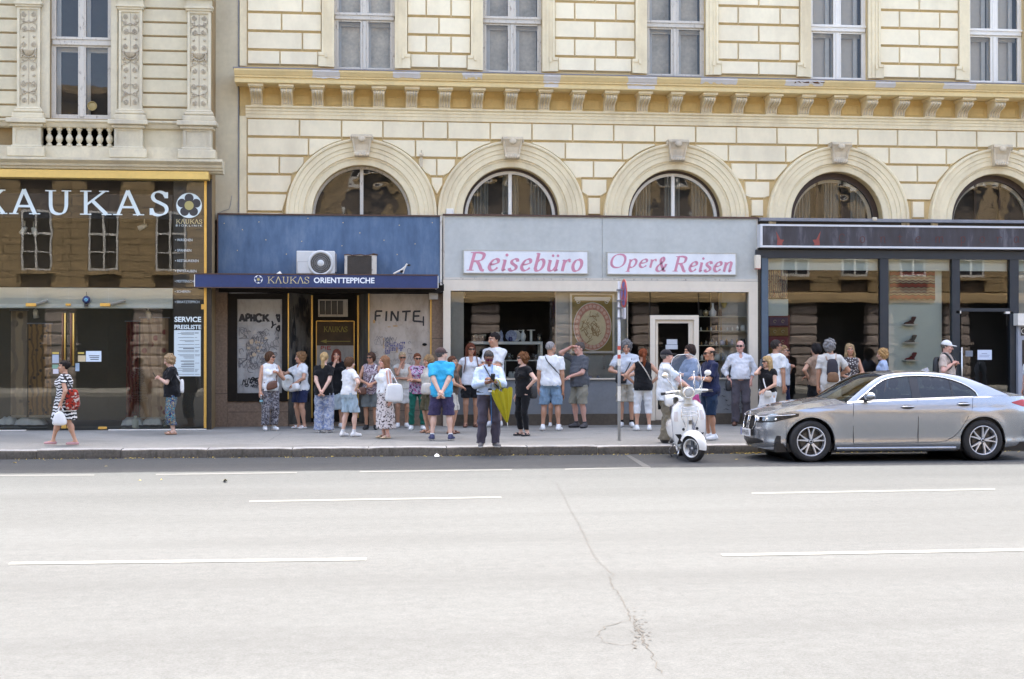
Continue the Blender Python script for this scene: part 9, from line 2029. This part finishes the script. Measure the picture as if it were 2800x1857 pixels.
bag('pole_man','black shoulder bag of the grey-haired man behind the sign post',(-.10,-.21,.97),(.12,.06,.11),BK_L,[[(-.03,-.18,1.06),(.07,-.13,1.25),(.13,.0,1.45)]])
bag('red_pony','beige crossbody bag of the woman with the red ponytail',(-.02,-.20,.98),(.09,.04,.07),C_BAG,[[(.03,.13,1.36),(-.06,.14,1.22),(-.15,.08,1.06)],[(.03,.13,1.36),(.09,.04,1.45)]])
bag('shirt_man','black shoulder bag hanging at the side of the bald man in white shirt',(-.24,-.02,.80),(.06,.08,.11),BK_L,[[(-.235,-.02,.92),(-.19,-.04,1.2),(-.12,.0,1.46)]])
bag('call_lady','small bag with white strap on the blond woman in black',(.10,-.20,.90),(.09,.04,.07),C_BAG,[[(.06,-.19,.97),(-.02,-.15,1.18),(-.10,-.02,1.44)]],smat=W_BAG)
t = bag('pack_man','dark backpack with brown pocket on the grey curly-haired man',(0,.22,1.18),(.115,.085,.17),mat('pack_navy',(.025,.022,.03),.8,.15,12,.2),name='backpack',cat='backpack'); i = PEOPLE['pack_man']; m = MB(); pouch(m,i,(0,.275,1.00),(.12,.07,.10)); m.build('front_pocket',mat('pack_brown',(.16,.08,.035),.7,.2,12,.2),t,smooth=True)
for s_ in (-1,1): strap(i,[(s_*.08,.15,1.32),(s_*.11,.0,1.45),(s_*.13,-.12,1.3),(s_*.15,-.02,1.08)],.014,mat('pack_strap',(.36,.24,.17),.8,.1,9,.1),t)
t = bag('white_cap','black backpack worn by the man in the white cap',(0,.185,1.18),(.13,.08,.2),BK_L,name='backpack',cat='backpack'); i = PEOPLE['white_cap']
for s_ in (-1,1): strap(i,[(s_*.09,.14,1.32),(s_*.12,.0,1.45),(s_*.12,-.135,1.32),(s_*.14,-.14,1.18),(s_*.17,.0,1.08)],.022,BK_L,t)
def handset(key,c,label,rot=(0,0,0)):
 i = PEOPLE[key]; m = MB(); a = i['w'](c); b = Vector(tuple(i['RZ'] @ np.array((1,0,0)))); u = Vector(tuple(i['RZ'] @ np.array((0,-.5,.86)))) if rot == (0,0,0) else Vector(rot); n_ = b.cross(u).normalized(); t = thing('mobile_phone',label,'phone',a); m.obox(a,b*.037,n_*.005,u.normalized()*.075); m.build('case',BK_L,t); m = MB(); m.obox(a - n_*.0058 if n_.y > 0 else a + n_*.0058,b*.033,n_*.0006,u.normalized()*.069); m.build('screen',mat('phone_screen',(.03,.035,.045),.1,.1,8,0),t)
mid = lambda k,d: (PEOPLE[k]['wri'][0]+PEOPLE[k]['wri'][1])/2 + np.array(d)
handset('phone_lady',mid('phone_lady',(0,-.09,.05)),'dark phone in the hands of the blond woman by the glass shop'); handset('phone_man',mid('phone_man',(.02,-.09,.06)),'black phone held by the man with the yellow umbrella')
handset('call_lady',PEOPLE['call_lady']['wri'][1]+np.array((.02,-.01,.09)),'dark phone at the ear of the blond woman beside the car',(0.1,0,1))
# water bottle, sun hat, camera pouch, umbrella
i = PEOPLE['bag_lady']; c = i['w'](wl('bag_lady',1,(0,-.06,-.27))); bt = thing('water_bottle','clear plastic water bottle held by the woman with the brown crossbody bag','bottle',c); MB().lathe([(0,0),(.03,0),(.032,.01),(.031,.06),(.032,.11),(.03,.13),(.014,.16),(.013,.175),(0,.176)],c,'z',14).build('bottle_body',glass('pet',(.80,.88,.88),1.4,2.0),bt,smooth=True); MB().lathe([(0,.172),(.016,.172),(.016,.19),(0,.19)],c,'z',12).build('cap',W_BAG,bt); MB().lathe([(.0325,.05),(.0325,.09)],c,'z',14,caps=False).build('label_band',mat('bottle_label',(.2,.4,.45),.5,.1,9,0),bt)
i = PEOPLE['hat_lady']; c = np.array((-.04,-.32,1.02)); ht = thing('sun_hat','white straw sun hat held by the woman leaning on the wall','hat',i['w'](c)); m = MB(); rows = []
for r_,d in ((.0,-.10),(.05,-.10),(.08,-.085),(.088,-.02),(.095,0),(.14,.012),(.185,.0),(.186,.008),(.1,.012)): rows.append([i['w'](c + np.array((d*.5 + .0,r_*math.cos(a)*.9 + d*.6,r_*math.sin(a)))) for a in [2*math.pi*k/24 for k in range(24)]])
m.grid(rows,closed=True); m.build('straw',mat('straw_white',(.60,.62,.58),.85,.12,30,.5,90),ht,smooth=True); m = MB(); m.grid([[i['w'](c + np.array((d*.5,r_*math.cos(a)*.9 + d*.6,r_*math.sin(a)))) for a in [2*math.pi*k/24 for k in range(24)]] for r_,d in ((.087,-.03),(.0965,-.004))],closed=True); m.build('hat_band',LEA,ht)
i = PEOPLE['phone_man']; c = i['w']((-.02,-.27,1.02)); cp_ = thing('neck_pouch','small camera pouch hanging from the neck of the man with the phone','pouch',c); m = MB(); m.box(c.x-.035,c.x+.035,c.y-.02,c.y+.02,c.z-.035,c.z+.03,bev=.012); m.build('case',BK_L,cp_); m = MB(); m.box(c.x-.032,c.x+.032,c.y-.022,c.y-.019,c.z-.03,c.z-.002); m.build('pale_front',W_BAG,cp_); strap(i,[(.06,-.06,1.47),(.03,-.17,1.3),(0,-.25,1.06)],.006,mat('lanyard_blue',(.05,.22,.5),.6,.1,9,0),cp_,'lanyard'); strap(i,[(0,-.24,.98),(.015,-.20,.70),(.02,-.17,.42)],.005,mat('lanyard_blue',(.05,.22,.5),.6,.1,9,0),cp_,'lanyard')
bag('phone_man','black shoulder bag strap across the man with the phone',(.21,.08,.98),(.05,.08,.1),BK_L,[[(.20,.0,1.02),(.12,-.22,1.08),(.0,-.21,1.25),(-.09,-.06,1.45)]],name='sling_bag')
YU = PEOPLE['phone_man']['base'].y - .30; q = lambda px,py: P(px,py,YU); u0,u1 = q(1368,1052),q(1388,1164); ax = (u1-u0).normalized(); sd_ = ax.cross(Vector((0,1,0))).normalized(); fw = ax.cross(sd_)
UM = thing('folded_umbrella','half-folded mustard yellow umbrella hanging from the arm of the man with the phone','umbrella',u1); m = MB(); rows = []; L_ = (u1-u0).length
for j in range(15):
 t = j/14; r_ = .165*(1-t)**.85*(.9+.1*math.sin(3*t)) + .008; row_ = []
 for k in range(48):
  a = 2*math.pi*k/48; f_ = 1 + .20*(1-.5*t)*math.sin(8*a + 1.2*t) + .06*math.sin(3*a+2); row_.append(u0 + ax*(L_*(.13+.80*t) + .03*(1-t)*math.cos(8*a)) + (sd_*math.cos(a) + fw*math.sin(a)*.75)*r_*f_)
 rows.append(row_)
m.grid(rows,closed=True); m.build('canopy',cloth((.42,.36,.015)),UM,smooth=True); MB().tube([u0 + ax*L_*.12,u0 + ax*L_*.92],.008,6).build('shaft',M_lead,UM); MB().tube([u0 + ax*L_*.90,u1 + ax*.03],[.010,.005],6).build('tip',M_chrome,UM)
h0 = u0 + ax*L_*.1; MB().tube([h0,u0 - ax*.03,u0 - ax*.08 - sd_*.02,u0 - ax*.10 - sd_*.06,u0 - ax*.05 - sd_*.085],.012,8).build('handle',mat('handle_yellow',(.42,.38,.06),.5,.1,9,0),UM,smooth=True)
